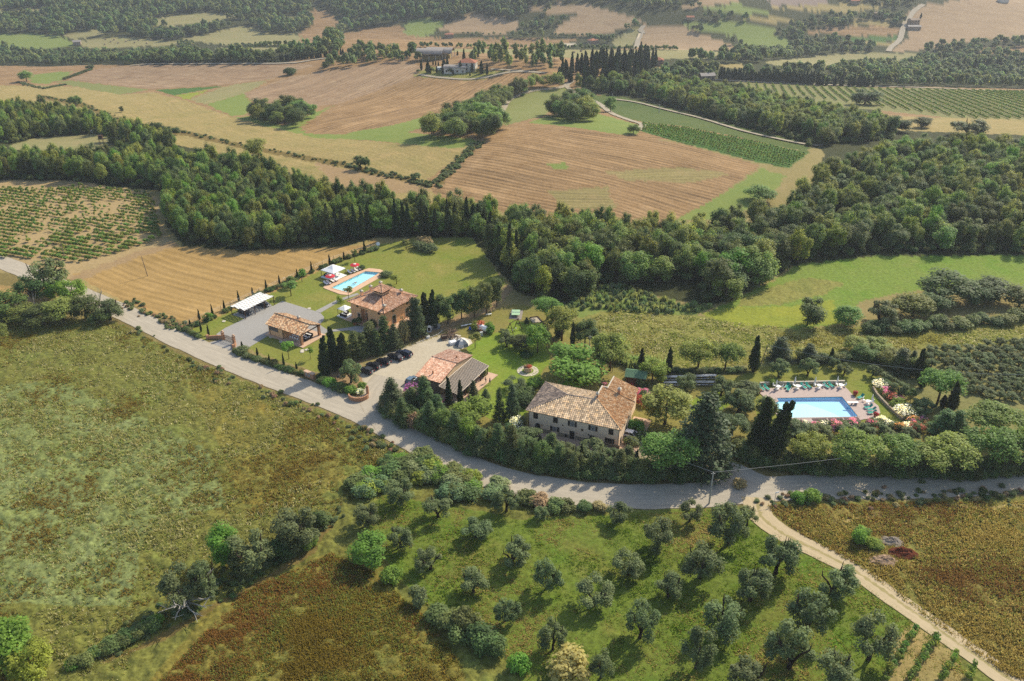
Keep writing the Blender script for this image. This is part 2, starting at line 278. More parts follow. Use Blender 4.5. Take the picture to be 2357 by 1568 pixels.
LAND = [  # class, name, label, outline, furrow heading (screen slope), image sheet
 ('stubble', 'stubble_field', (0, 330, 2357, 330, 2357, 0, 0, 0), 0, ''),
 ('straw', 'valley_floor', (0, 690, 0, 196, 107, 197, 167, 200, 277, 218, 353, 213, 433, 233, 533, 270, 650, 297, 786, 320, 850, 325, 1050, 343, 1120, 320, 1020, 425, 1020, 700), .3, ''),
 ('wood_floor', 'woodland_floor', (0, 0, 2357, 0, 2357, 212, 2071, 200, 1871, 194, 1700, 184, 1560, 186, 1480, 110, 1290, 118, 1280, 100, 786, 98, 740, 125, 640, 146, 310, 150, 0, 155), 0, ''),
 # far slopes, left
 ('pale_field', 'hay_field', (0, 30, 93, 22, 130, 25, 100, 37, 0, 42), 0, ''), ('pale_field', 'hay_field', (340, 57, 370, 40, 467, 29, 560, 36, 500, 50, 410, 60, 340, 63), 0, ''),
 ('pale_field', 'hay_field', (143, 80, 247, 65, 240, 80, 187, 90, 160, 92), 0, ''), ('green_field', 'striped_field', (0, 77, 83, 78, 133, 82, 170, 97, 160, 107, 67, 115, 0, 110), -.25, ''),
 ('pale_field', 'bale_field', (173, 97, 283, 83, 367, 93, 460, 97, 410, 103, 300, 110, 200, 112), 0, ''),
 ('pale_field', 'hay_field', (407, 90, 477, 80, 540, 60, 600, 65, 593, 77, 683, 80, 700, 97, 633, 103, 500, 103, 450, 95), 0, ''),
 ('stubble', 'stubble_field', (717, 23, 760, 27, 777, 50, 767, 87, 743, 100, 690, 100, 687, 80, 723, 57, 710, 30), 0, ''),
 ('pale_field', 'hay_field', (637, 47, 670, 37, 697, 43, 683, 53, 643, 53), 0, ''), ('pale_field', 'hay_field', (500, 111, 667, 109, 640, 120, 500, 121), 0, ''),
 ('pale_field', 'hay_field', (300, 115, 410, 111, 410, 119, 340, 120), 0, ''),
 # middle distance, left
 ('stubble', 'stubble_field', (0, 155, 197, 152, 210, 160, 167, 165, 67, 170, 40, 160, 0, 160), 0, ''), ('stubble', 'stubble_field', (0, 168, 33, 168, 50, 182, 40, 193, 0, 193), 0, ''),
 ('bright_grass', 'green_wedge', (67, 190, 77, 172, 167, 163, 147, 183, 110, 193), 0, ''),
 ('plough', 'ploughed_field', (153, 182, 213, 160, 320, 150, 710, 147, 723, 152, 667, 167, 633, 180, 540, 193, 350, 205, 267, 197, 187, 187), .05, ''),
 ('knob_grass', 'grass_strip', (133, 190, 160, 185, 343, 207, 277, 218, 200, 205), 0, ''), ('dark_crop', 'green_crop_field', (357, 207, 520, 198, 400, 220), 0, ''),
 ('yellow_pasture', 'yellow_strip', (403, 220, 483, 207, 430, 230), 0, ''), ('pale_field', 'grey_slope', (433, 230, 520, 198, 623, 183, 567, 213, 477, 240), -.4, ''),
 ('bright_grass', 'green_hollow', (477, 240, 563, 215, 580, 240, 570, 263, 533, 268), 0, ''),
 ('plough', 'ploughed_hill', (563, 217, 653, 180, 786, 158, 920, 139, 985, 157, 970, 173, 786, 238, 700, 248, 650, 245, 590, 240), -.35, ''),
 ('bright_grass', 'grass_margin', (540, 270, 580, 267, 653, 290, 683, 277, 767, 243, 690, 293, 707, 307, 786, 310, 1020, 260, 1010, 280, 940, 305, 1086, 320, 1100, 328, 1050, 343, 850, 323, 720, 317, 653, 299, 613, 292), 0, ''),
 ('stubble', 'stubble_hill', (690, 293, 786, 240, 966, 175, 1086, 187, 1172, 168, 1249, 172, 1150, 195, 1020, 257, 900, 290, 786, 306, 700, 303), -.35, ''),
 ('dry_pasture', 'farmyard_bank', (950, 175, 985, 155, 1050, 150, 1100, 160, 1180, 165, 1150, 172, 1120, 182, 1085, 186, 1020, 181), 0, ''),
 ('bank', 'ditch_bank', (90, 218, 187, 236, 300, 281, 430, 301, 567, 333, 786, 373, 870, 393, 950, 411, 1015, 428, 1010, 438, 950, 422, 870, 405, 786, 385, 567, 344, 420, 312, 290, 292, 187, 246, 90, 228), 0, ''),
 ('stubble', 'big_stubble_field', (985, 412, 1100, 333, 1182, 293, 1220, 287, 1420, 310, 1571, 331, 1752, 380, 1632, 467, 1540, 520, 1340, 520, 1120, 480, 1000, 450), .22, ''),
 ('bright_grass', 'green_patch', (1262, 378, 1300, 372, 1312, 386, 1270, 390), 0, ''), ('green_stubble', 'green_patch', (1390, 395, 1560, 385, 1690, 400, 1600, 420, 1430, 415), 0, ''), ('green_stubble', 'green_patch', (1260, 440, 1400, 430, 1420, 480, 1300, 480), 0, ''),
 ('bare', 'brown_plot', (720, 372, 940, 420, 1000, 440, 880, 450, 760, 420), 0, ''),
 ('bright_grass', 'grass_strip', (1752, 388, 1811, 405, 1771, 453, 1690, 500, 1550, 510, 1630, 467), 0, ''), ('bank', 'ditch_bank', (1000, 420, 1096, 330, 1103, 332, 1010, 428), 0, ''),
 ('dark_crop', 'young_vineyard_ground', (1475, 282, 1571, 293, 1711, 320, 1861, 353, 1815, 387, 1758, 377, 1571, 330, 1475, 302), 0, ''),
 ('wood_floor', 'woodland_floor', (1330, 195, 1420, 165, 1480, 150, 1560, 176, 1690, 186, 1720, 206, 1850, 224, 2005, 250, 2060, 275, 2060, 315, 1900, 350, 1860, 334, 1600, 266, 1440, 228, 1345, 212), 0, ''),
 ('green_slope', 'rough_slope', (1330, 215, 1440, 225, 1600, 265, 1860, 330, 1861, 353, 1711, 318, 1571, 291, 1475, 281, 1418, 267, 1345, 232), 0, ''),
 ('knob_grass', 'grass_knoll', (1152, 263, 1172, 230, 1229, 208, 1300, 198, 1325, 213, 1286, 247, 1252, 267, 1160, 289), 0, ''),
 ('bright_grass', 'grass_dip', (1215, 283, 1259, 267, 1369, 260, 1452, 283, 1472, 290, 1470, 310, 1420, 310, 1320, 293), 0, ''),
 ('vine_grass', 'vineyard_ground', (1690, 187, 1871, 197, 2071, 203, 2357, 217, 2357, 283, 2238, 277, 2005, 252, 1900, 248, 1840, 236, 1740, 226, 1690, 214), 0, ''),
 ('straw', 'dry_slope', (2050, 267, 2121, 270, 2357, 287, 2357, 330, 2251, 335, 2121, 320, 2050, 300), 0, ''),
 # far slopes, right
 ('mound', 'bare_hill', (1462, 110, 1482, 57, 1571, 62, 1600, 73, 1715, 115, 1571, 116), 0, ''),
 ('mound', 'bare_hill', (1196, 28, 1286, 8, 1352, 10, 1482, 47, 1446, 63, 1386, 80, 1272, 80, 1286, 60, 1332, 32), .2, ''),
 ('mound', 'bare_hill', (1006, 70, 1046, 47, 1086, 33, 1152, 40, 1196, 53, 1189, 70, 1159, 78, 1062, 78), .1, ''),
 ('green_field', 'green_slope', (926, 55, 966, 43, 1032, 47, 999, 73, 986, 83, 936, 85), 0, ''),
 ('stubble', 'valley_stubble', (786, 77, 919, 55, 936, 83, 992, 87, 1332, 90, 1290, 107, 1086, 107, 936, 105, 786, 99), .08, ''),
 ('car_park', 'sand_arena', (1280, 105, 1306, 98, 1332, 100, 1312, 107), 0, ''),
 ('pale_field', 'hay_meadow', (939, 111, 1086, 113, 1571, 115, 1715, 119, 1640, 132, 1560, 136, 1300, 133, 1086, 121, 939, 117), 0, ''),
 ('pale_field', 'hay_slope', (1405, 102, 1450, 65, 1478, 70, 1465, 95, 1450, 110), 0, ''),
 ('green_field', 'green_valley', (1571, 53, 1715, 50, 1791, 70, 1778, 83, 1705, 87, 1571, 63), 0, ''), ('green_field', 'green_valley', (1695, 83, 1778, 83, 1838, 97, 1805, 115, 1721, 113, 1705, 100), 0, ''),
 ('straw', 'yellow_field', (1695, 35, 1818, 43, 1848, 50, 1758, 52), 0, ''), ('straw', 'straw_field', (1765, 17, 1971, 7, 2038, 13, 1971, 27, 1945, 32, 1805, 20), 0, ''),
 ('purple_field', 'fallow_field', (1711, 0, 1921, 3, 1871, 13, 1778, 13), 0, ''), ('green_field', 'green_valley', (1621, 20, 1705, 5, 1705, 13, 1771, 27, 1705, 33, 1621, 23), 0, ''),
 ('stubble', 'straw_hill', (1848, 77, 1858, 70, 1971, 60, 2061, 59, 2071, 67, 2065, 82, 1988, 83, 1941, 80), 0, ''), ('straw', 'straw_knoll', (1961, 58, 1971, 47, 2051, 50, 2051, 57), 0, ''),
 ('dark_crop', 'green_crop_field', (1938, 93, 1971, 85, 2065, 83, 2061, 95, 1958, 97), 0, ''), ('straw', 'straw_field', (1958, 98, 2061, 97, 2045, 110, 2015, 103), 0, ''),
 ('mound', 'bare_ridge', (2048, 120, 2091, 87, 2085, 33, 2121, 10, 2171, 8, 2357, 30, 2357, 90, 2271, 93, 2205, 103, 2111, 117), .1, ''),
 ('mound', 'bare_ridge', (2181, 3, 2357, 0, 2357, 27, 2205, 12), 0, ''), ('mound', 'bare_hill', (1600, 8, 1690, 0, 1700, 5, 1625, 14, 1571, 22, 1571, 12), 0, ''),
 ('pale_field', 'pale_slope', (1758, 143, 1971, 120, 2118, 123, 2145, 132, 2038, 143, 1905, 153, 1805, 157), 0, ''),
 ('stubble', 'straw_field', (2241, 115, 2288, 110, 2357, 102, 2357, 123, 2288, 125), 0, ''), ('straw', 'straw_field', (1605, 147, 1711, 147, 1711, 157, 1605, 157), 0, ''),
 # the near woods and the left vineyard
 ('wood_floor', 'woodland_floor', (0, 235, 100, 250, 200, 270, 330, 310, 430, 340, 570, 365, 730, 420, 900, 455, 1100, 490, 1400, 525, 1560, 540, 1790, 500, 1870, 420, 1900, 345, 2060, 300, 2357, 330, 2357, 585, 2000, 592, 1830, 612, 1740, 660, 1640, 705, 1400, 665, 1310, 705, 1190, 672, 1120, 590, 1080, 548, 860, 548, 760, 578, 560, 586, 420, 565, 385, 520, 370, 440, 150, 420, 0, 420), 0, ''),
 ('pale_field', 'clearing', (20, 335, 80, 318, 215, 308, 260, 318, 235, 345, 130, 350, 30, 345), 0, ''),
 ('vine_soil', 'vineyard_soil', (0, 418, 150, 415, 330, 440, 375, 465, 362, 500, 395, 560, 350, 572, 150, 640, 75, 625, 0, 600), 0, ''),
 ('harvested', 'harvested_field', (165, 632, 400, 568, 430, 566, 560, 578, 660, 575, 840, 565, 868, 548, 850, 575, 640, 672, 440, 758, 290, 695), .18, ''),
 ('harvested', 'sandy_corner', (0, 622, 60, 645, 140, 690, 60, 705, 0, 690), .2, ''), ('bare', 'sandy_path', (145, 643, 300, 585, 398, 556, 408, 566, 300, 598, 165, 655), 0, ''),
 # meadow below the road
 ('rough_meadow', 'rough_meadow', (0, 690, 290, 745, 440, 822, 700, 922, 900, 1012, 1100, 1112, 1300, 1165, 1700, 1160, 2357, 1135, 2357, 1568, 0, 1568), 0, ''),
 ('silver_meadow', 'rough_meadow', (0, 900, 150, 880, 330, 960, 480, 1040, 520, 1160, 330, 1230, 300, 1400, 0, 1360), 0, ''),
 ('rust_meadow', 'rust_meadow', (230, 1568, 480, 1400, 760, 1270, 860, 1310, 1000, 1470, 1200, 1568), 0, ''),
 ('rust_meadow', 'rust_meadow', (430, 880, 560, 900, 760, 1010, 800, 1100, 700, 1170, 560, 1160, 500, 1020), 0, ''),
 ('grove_grass', 'olive_grove_grass', (830, 1185, 880, 1135, 1000, 1160, 1200, 1195, 1450, 1180, 1690, 1165, 1740, 1180, 1790, 1225, 1960, 1320, 2080, 1405, 2200, 1495, 2310, 1568, 1290, 1568, 1130, 1450, 960, 1385, 850, 1240), 0, ''),
 ('dry_meadow', 'dry_meadow', (1760, 1165, 2357, 1140, 2357, 1568, 2310, 1555, 2180, 1465, 1960, 1300, 1830, 1230), 0, ''),
 ('straw', 'small_vineyard_soil', (1985, 1568, 2060, 1470, 2110, 1430, 2180, 1475, 2310, 1568), 0, ''),
 ('bank', 'field_path', (230, 1515, 330, 1483, 560, 1354, 700, 1274, 765, 1195, 772, 1205, 712, 1283, 560, 1365, 340, 1492, 240, 1528), 0, ''),
 ('straw', 'mown_track', (1830, 1215, 1900, 1205, 2100, 1165, 2357, 1150, 2357, 1158, 2100, 1175, 1900, 1218, 1835, 1228), 0, ''),
 # the estate
 ('verge', 'road_verge', (0, 584, 150, 640, 290, 702, 440, 752, 530, 800, 700, 850, 860, 905, 900, 950, 1010, 1015, 1200, 1085, 1450, 1110, 1700, 1080, 2000, 1075, 2357, 1075, 2357, 1140, 2000, 1145, 1700, 1165, 1450, 1172, 1250, 1160, 1000, 1075, 830, 985, 640, 905, 440, 828, 250, 732, 100, 665, 0, 625), 0, ''),
 ('lawn', 'villa_lawn', (436, 760, 640, 668, 860, 566, 960, 548, 1085, 545, 1125, 600, 1165, 655, 985, 765, 945, 775, 800, 800, 745, 862, 640, 828, 540, 790, 505, 770, 470, 790), 0, ''),
 ('bare', 'hedge_bed', (740, 862, 790, 815, 960, 760, 1130, 700, 1165, 655, 1185, 665, 1130, 720, 980, 775, 900, 800, 830, 835, 860, 900, 830, 920), 0, ''),
 ('car_park', 'car_park', (826, 858, 900, 812, 960, 790, 1020, 770, 1095, 785, 1090, 820, 1080, 850, 1120, 885, 1060, 920, 980, 905, 945, 880, 925, 920, 880, 960, 850, 905), 0, ''),
 ('yard_grass', 'garden_grass', (1050, 760, 1120, 720, 1190, 700, 1260, 715, 1290, 760, 1350, 800, 1460, 850, 1560, 870, 1750, 845, 1900, 822, 2030, 820, 2120, 900, 2250, 1000, 2357, 1010, 2357, 1080, 1700, 1080, 1450, 1110, 1200, 1085, 1010, 1015, 900, 950, 930, 900, 1080, 920), 0, ''),
 ('green_lawn', 'garden_lawn', (1085, 860, 1075, 800, 1105, 775, 1160, 760, 1180, 735, 1235, 745, 1250, 790, 1270, 830, 1235, 880, 1225, 930, 1190, 985, 1140, 965, 1085, 955, 1060, 935, 1120, 890), 0, ''),
 ('lawn', 'pool_lawn', (1660, 880, 1750, 850, 1900, 828, 2000, 830, 2030, 880, 2060, 940, 2085, 970, 2050, 985, 1760, 985, 1720, 900), 0, ''), ('green_lawn', 'garden_lawn', (1565, 930, 1650, 895, 1690, 930, 1620, 965), 0, ''),
 ('road_dirt', 'farm_drive', (1425, 1045, 1480, 1000, 1500, 1010, 1545, 1045, 1600, 1060, 1690, 1065, 1690, 1095, 1600, 1090, 1500, 1075), 0, ''), ('road_dirt', 'farm_drive', (1210, 1000, 1425, 1045, 1490, 1085, 1380, 1080, 1210, 1020), 0, ''),
 ('olive_ground', 'olive_grove_ground', (2040, 830, 2110, 800, 2357, 760, 2357, 1010, 2250, 985, 2140, 940), 0, ''),
 ('dry_pasture', 'dry_pasture', (1290, 770, 1340, 720, 1420, 705, 1560, 715, 1650, 735, 1830, 755, 2100, 750, 2357, 722, 2357, 765, 2110, 805, 2020, 825, 1900, 825, 1750, 848, 1560, 862, 1440, 830, 1370, 800), 0, ''),
 ('bright_grass', 'reed_bed_floor', (1295, 705, 1400, 655, 1560, 700, 1650, 705, 1600, 725, 1500, 722, 1400, 715, 1330, 730), 0, ''),
 ('pasture', 'green_pasture', (1640, 715, 1760, 655, 1840, 610, 2000, 590, 2357, 583, 2357, 660, 2110, 670, 1990, 690, 1930, 745, 1830, 758, 1700, 748), 0, ''),
 ('yellow_pasture', 'yellow_pasture', (1610, 722, 1700, 706, 1830, 704, 1920, 690, 1930, 742, 1820, 752, 1690, 750), 0, ''),
 ('dry_pasture', 'dry_pasture', (1700, 690, 1780, 660, 1850, 640, 1950, 650, 1900, 675, 1800, 700, 1700, 705), 0, ''),
]
LABELS = {'stubble': 'tan stubble field left after the harvest', 'woodland_floor': 'dark earth and litter under the woodland trees'}
def smooth_line(pts, step=2.0):
    p = np.array(pts, float); q = np.concatenate([[2 * p[0] - p[1]], p, [2 * p[-1] - p[-2]]]); out = []
    for i in range(1, len(q) - 2):
        n = max(2, int(np.linalg.norm(q[i + 1] - q[i]) / step))
        for j in range(n):
            t = j / n; a, b, c, d = q[i - 1:i + 3]
            out.append(.5 * ((2 * b) + (-a + c) * t + (2 * a - 5 * b + 4 * c - d) * t * t + (-a + 3 * b - 3 * c + d) * t ** 3))
    out.append(p[-1]); return np.array(out)
ROAD = [(-520, 402), (-260, 500), (-60, 578), (40, 618), (150, 662), (290, 722), (440, 793), (560, 845), (700, 897), (820, 943), (900, 985), (1000, 1037), (1100, 1085), (1200, 1115), (1320, 1135), (1450, 1143), (1600, 1140), (1720, 1128), (1850, 1122), (2000, 1122), (2200, 1116), (2357, 1108), (2600, 1092), (3000, 1060)]
TRACK = [(1741, 1146), (1744, 1160), (1752, 1190), (1800, 1228), (1880, 1268), (1960, 1310), (2080, 1393), (2200, 1478), (2320, 1562), (2450, 1655)]
def land_sheet():
    dep = np.concatenate([np.arange(64, 50, -.5), np.arange(50, 15, -.1), np.arange(15, 4, -.055), np.arange(4, .8, -.1)])
    rad = CAMH / np.tan(np.radians(dep)); az = np.radians(np.concatenate([np.linspace(-54, -43.5, 22), np.arange(-43, 43.01, .11), np.linspace(43.5, 54, 22)]))
    R, A = np.meshgrid(rad, az, indexing='ij'); X = R * np.sin(A); Y = R * np.cos(A); n, m = X.shape
    x, y = X.ravel(), Y.ravel()
    N = len(x); cls = np.full(N, -1); c1 = np.tile(np.array(lin('#8f8650')), (N, 1)); c2 = np.tile(np.array(lin('#a39060')), (N, 1))
    prm = np.tile(np.array([0, .3, .05]), (N, 1)); fuv = np.stack([x, y, 0 * x], 1)
    d = np.hypot(x, y); k = np.clip(d / 300, .4, 4)
    wx = x + (fbm(x / 2.2, y / 2.2, 31, 2) - .5) * 2.6 * k; wy = y + (fbm(x / 2.2, y / 2.2, 41, 2) - .5) * 2.6 * k
    sharp = {'car_park', 'gravel', 'dark_crop', 'plough', 'mound'}
    for i, (c, name, o, slope, sh) in enumerate(LAND):
        pts = [(o[j], o[j + 1]) for j in range(0, len(o), 2)]
        poly = world_poly(pts, sh); t = LT[c]
        msk = inside(poly, x, y) if c in sharp else inside(poly, wx, wy)
        cls[msk] = i; c1[msk] = lin(t[0]); c2[msk] = lin(t[1]); prm[msk] = t[2:]
        if t[2]:
            cx = sum(p[0] for p in pts) / len(pts); cy = sum(p[1] for p in pts) / len(pts)
            a = P('', cx, cy); b = P('', cx + 10, cy + 10 * slope); ang = math.atan2(b.y - a.y, b.x - a.x)
            px, py = x[msk], y[msk]
            bend = (fbm(px / 70, py / 70, 50 + i, 2) - .5) * 40
            fuv[msk, 0] = -px * math.sin(ang) + py * math.cos(ang) + bend * .5; fuv[msk, 1] = px * math.cos(ang) + py * math.sin(ang)
    z = height(x, y); am = prm[:, 2] * np.clip(1.2 - d / 900, 0, 1); near = d < 420; xn, yn = x[near], y[near]; dm = np.full(len(xn), 99.0)
    for pl, rad_ in ((ROAD, 4.6), (TRACK, 2.8), ([(905, 975), (872, 940), (868, 905), (900, 870)], 4.5), ([(1745, 1118), (1712, 1098), (1680, 1078), (1600, 1072)], 3)):
        q = [P('', *p) for p in pl]
        for p in smooth_line([(p.x, p.y) for p in q], 5.0): dm = np.minimum(dm, np.hypot(xn - p[0], yn - p[1]) - rad_)
    am[near] *= np.clip(dm / 2.0, 0, 1)
    # gentle falls and tussocks
    z = z + am * ((fbm(x / 1.3, y / 1.3, 3, 2) - .5) * 2.4 + (fbm(x / 6, y / 6, 4, 2) - .5) * 1.5)
    V = np.stack([x, y, z], 1)
    ii = np.arange(n * m).reshape(n, m); F = np.stack([ii[:-1, :-1].ravel(), ii[:-1, 1:].ravel(), ii[1:, 1:].ravel(), ii[1:, :-1].ravel()], 1)[:, ::-1]
    # albedo patches that belong to the plants themselves
    pat = np.clip(fbm(x / 14, y / 14, 21, 3) * 2.2 + fbm(x / 3.5, y / 3.5, 23, 2) * 1.1 - 1.15, 0, 1)[:, None]
    ca = c1 * (1 - pat) + c2 * pat; cb = c1 * pat + c2 * (1 - pat)
    fc = cls[F]; fc = np.where(fc[:, 0] == fc[:, 2], fc[:, 0], fc[:, 1])
    cen = V[F].mean(1)
    hole = np.zeros(len(F), bool)
    for ph in POOL_HOLES: hole |= inside(ph, cen[:, 0], cen[:, 1])
    for i in range(-1, len(LAND)):
        sel = (fc == i) & ~hole
        if not sel.any(): continue
        f = F[sel]; u, inv = np.unique(f, return_inverse=True); f = inv.reshape(-1, 4)
        name = LAND[i][1] if i >= 0 else 'ground'
        me = mesh_np(name, V[u], [f], LANDM, vattr={'c_a': ca[u] * LANDK, 'c_b': cb[u] * LANDK, 'prm': prm[u], 'fuv': fuv[u]}, smooth=True)
        o = obj(name, me); tag(o, name.replace('_', ' ') + ' seen from the air', 'ground', kind='structure')
LANDK = .72; HAZE = 0.000115
def land_material():
    m = bpy.data.materials.new('land'); m.use_nodes = True; nt = m.node_tree; N = nt.nodes; L = nt.links; b = N['Principled BSDF']
    b.inputs['Roughness'].default_value = .95; b.inputs['Specular IOR Level'].default_value = .08
    def at(n): a = N.new('ShaderNodeAttribute'); a.attribute_name = n; return a
    a, c, p, f = at('c_a'), at('c_b'), at('prm'), at('fuv')
    geo = N.new('ShaderNodeNewGeometry')
    def noise(sc, det, vec, rough=.6):
        z = N.new('ShaderNodeTexNoise'); z.inputs['Scale'].default_value = sc; z.inputs['Detail'].default_value = det; z.inputs['Roughness'].default_value = rough
        L.new(vec, z.inputs['Vector']); return z.outputs[0]
    def math_(op, x, y=None, cl=False):
        q = N.new('ShaderNodeMath'); q.operation = op; q.use_clamp = cl
        for i, v in enumerate((x, y)):
            if v is None: continue
            if isinstance(v, (int, float)): q.inputs[i].default_value = v
            else: L.new(v, q.inputs[i])
        return q.outputs[0]
    pos = geo.outputs['Position']
    n1 = noise(.05, 8, pos, .72); n3 = noise(1.1, 4, pos, .75)
    fac = math_('ADD', math_('MULTIPLY', math_('SUBTRACT', n1, .5), 3.2), .5, True)
    mx = N.new('ShaderNodeMix'); mx.data_type = 'RGBA'; L.new(fac, mx.inputs[0]); L.new(a.outputs['Color'], mx.inputs[6]); L.new(c.outputs['Color'], mx.inputs[7])
    sp = N.new('ShaderNodeSeparateXYZ'); L.new(p.outputs['Vector'], sp.inputs[0])
    grain = math_('MULTIPLY', math_('MULTIPLY', math_('SUBTRACT', n3, .5), 3.4), sp.outputs[1])
    mp = N.new('ShaderNodeMapping'); mp.inputs['Scale'].default_value = (.55, .03, 1); L.new(f.outputs['Vector'], mp.inputs[0])
    st = math_('MULTIPLY', math_('MULTIPLY', math_('SUBTRACT', noise(1.0, 4, mp.outputs[0], .7), .5), 5.0), sp.outputs[0])
    mp2 = N.new('ShaderNodeMapping'); mp2.inputs['Scale'].default_value = (.11, .007, 1); L.new(f.outputs['Vector'], mp2.inputs[0])
    st = math_('ADD', st, math_('MULTIPLY', math_('MULTIPLY', math_('SUBTRACT', noise(1.0, 5, mp2.outputs[0], .75), .5), 4.0), sp.outputs[0]))
    sf = N.new('ShaderNodeSeparateXYZ'); L.new(f.outputs['Vector'], sf.inputs[0])
    sn = math_('MULTIPLY', math_('MULTIPLY', math_('SINE', math_('MULTIPLY', sf.outputs[0], 2.1)), .5), sp.outputs[0])
    val = math_('MAXIMUM', math_('ADD', math_('ADD', math_('ADD', 1.0, grain), st), sn), .25)
    vs = N.new('ShaderNodeVectorMath'); vs.operation = 'SCALE'; L.new(mx.outputs[2], vs.inputs[0]); L.new(val, vs.inputs['Scale'])
    L.new(vs.outputs[0], b.inputs['Base Color'])
    bp = N.new('ShaderNodeBump'); bp.inputs['Strength'].default_value = .35; bp.inputs['Distance'].default_value = .25
    L.new(n3, bp.inputs['Height']); L.new(bp.outputs[0], b.inputs['Normal'])
    return m
LANDM = land_material()
POOL_A = [PZ('A', *q) for q in ((1478, 492), (1795, 340), (1930, 352), (1618, 532))]
POOL_B = [PZ('D', *q) for q in ((332, 424), (868, 414), (1000, 577), (440, 586), (412, 556), (360, 552), (322, 500), (312, 462), (345, 452))]
POOL_A.reverse(); POOL_B.reverse()
def shrink(poly, k):
    c = sum(poly, Vector()) / len(poly); return [c + (p - c) * (1 + k / (p - c).length) for p in poly]
POOL_HOLES = [np.array([(p.x, p.y) for p in shrink(q, .55)]) for q in (POOL_A, POOL_B)]
land_sheet()
# coarse ground all round, outside the detailed fan
cv, cf = [], []
azs = [math.radians(a) for a in np.linspace(54, 306, 46)]; rs = [0.1, 52, 120, 300, 800, 2500, 7800]
for r in rs:
    for a in azs: cv.append((r * math.sin(a), r * math.cos(a), float(height(0.0, 0.0))))
na = len(azs)
for i in range(len(rs) - 1):
    for j in range(na - 1): cf.append((i * na + j, (i + 1) * na + j, (i + 1) * na + j + 1, i * na + j + 1))
k = len(cv); cv.append((0, 0, 0)); r64 = CAMH / math.tan(math.radians(64)); q = np.radians(np.linspace(-54, 54, 20))
for a in q: cv.append((r64 * math.sin(a), r64 * math.cos(a), 0))
for j in range(19): cf.append((k, k + 2 + j, k + 1 + j))
gm = bpy.data.meshes.new('ground'); gm.from_pydata(cv, [], [f[::-1] for f in cf]); gm.materials.append(mat('field_grass', [c * LANDK for c in lin('#77703a')], .95, .05, noise=.25, nscale=.05)); gm.update()
tag(obj('ground', gm), 'open grassland around the detailed land', 'ground', kind='structure')

# ------------------------------------------------------------------ roads and paths as sheets on the ground
def road_mat(name, c, dirt, tracks=True, kscale=1.0):
    m = bpy.data.materials.new(name); m.use_nodes = True; nt = m.node_tree; N, L = nt.nodes, nt.links; b = N['Principled BSDF']
    b.inputs['Roughness'].default_value = .9; b.inputs['Specular IOR Level'].default_value = .15
    at = N.new('ShaderNodeAttribute'); at.attribute_name = 'ruv'; geo = N.new('ShaderNodeNewGeometry')
    sx = N.new('ShaderNodeSeparateXYZ'); L.new(at.outputs['Vector'], sx.inputs[0])
    def ns(vec, sc, det=4):
        z = N.new('ShaderNodeTexNoise'); z.inputs['Scale'].default_value = sc; z.inputs['Detail'].default_value = det; z.inputs['Roughness'].default_value = .7; L.new(vec, z.inputs[0]); return z.outputs[0]
    mp = N.new('ShaderNodeMapping'); mp.inputs['Scale'].default_value = (2.6, .05, 1); L.new(at.outputs['Vector'], mp.inputs[0])
    r1 = N.new('ShaderNodeMapRange'); L.new(ns(mp.outputs[0], 2.0), r1.inputs[0]); r1.inputs[1].default_value = .3; r1.inputs[2].default_value = .7; r1.inputs[3].default_value = .86; r1.inputs[4].default_value = 1.12
    r2 = N.new('ShaderNodeMapRange'); L.new(ns(geo.outputs['Position'], .7, 6), r2.inputs[0]); r2.inputs[1].default_value = .3; r2.inputs[2].default_value = .7; r2.inputs[3].default_value = .93; r2.inputs[4].default_value = 1.06
    ab = N.new('ShaderNodeMath'); ab.operation = 'ABSOLUTE'; L.new(sx.outputs[0], ab.inputs[0])
    nz = ns(geo.outputs['Position'], .9, 5)
    ad = N.new('ShaderNodeMath'); ad.operation = 'MULTIPLY_ADD'; L.new(nz, ad.inputs[0]); ad.inputs[1].default_value = .34; L.new(ab.outputs[0], ad.inputs[2])
    ed = N.new('ShaderNodeMapRange'); L.new(ad.outputs[0], ed.inputs[0]); ed.inputs[1].default_value = 1.1; ed.inputs[2].default_value = 1.22
    mx = N.new('ShaderNodeMix'); mx.data_type = 'RGBA'; L.new(ed.outputs[0], mx.inputs[0]); mx.inputs[6].default_value = tuple(c) + (1,); mx.inputs[7].default_value = tuple(dirt) + (1,)
    out = mx.outputs[2]
    if not tracks:      # a grassy middle between the wheel tracks
        mid = N.new('ShaderNodeMath'); mid.operation = 'MULTIPLY_ADD'; L.new(nz, mid.inputs[0]); mid.inputs[1].default_value = -.75; L.new(ab.outputs[0], mid.inputs[2])
        me_ = N.new('ShaderNodeMapRange'); L.new(mid.outputs[0], me_.inputs[0]); me_.inputs[1].default_value = -.28; me_.inputs[2].default_value = -.20; me_.inputs[3].default_value = .75; me_.inputs[4].default_value = 0
        m2 = N.new('ShaderNodeMix'); m2.data_type = 'RGBA'; L.new(me_.outputs[0], m2.inputs[0]); L.new(out, m2.inputs[6]); m2.inputs[7].default_value = tuple(lin('#8a7f4c')) + (1,); out = m2.outputs[2]
    mu = N.new('ShaderNodeMath'); mu.operation = 'MULTIPLY'; L.new(r1.outputs[0], mu.inputs[0]); L.new(r2.outputs[0], mu.inputs[1])
    vs = N.new('ShaderNodeVectorMath'); vs.operation = 'SCALE'; L.new(out, vs.inputs[0]); L.new(mu.outputs[0], vs.inputs['Scale']); L.new(vs.outputs[0], b.inputs['Base Color'])
    bp = N.new('ShaderNodeBump'); bp.inputs['Strength'].default_value = .25; bp.inputs['Distance'].default_value = .08; L.new(nz, bp.inputs['Height']); L.new(bp.outputs[0], b.inputs['Normal'])
    return m
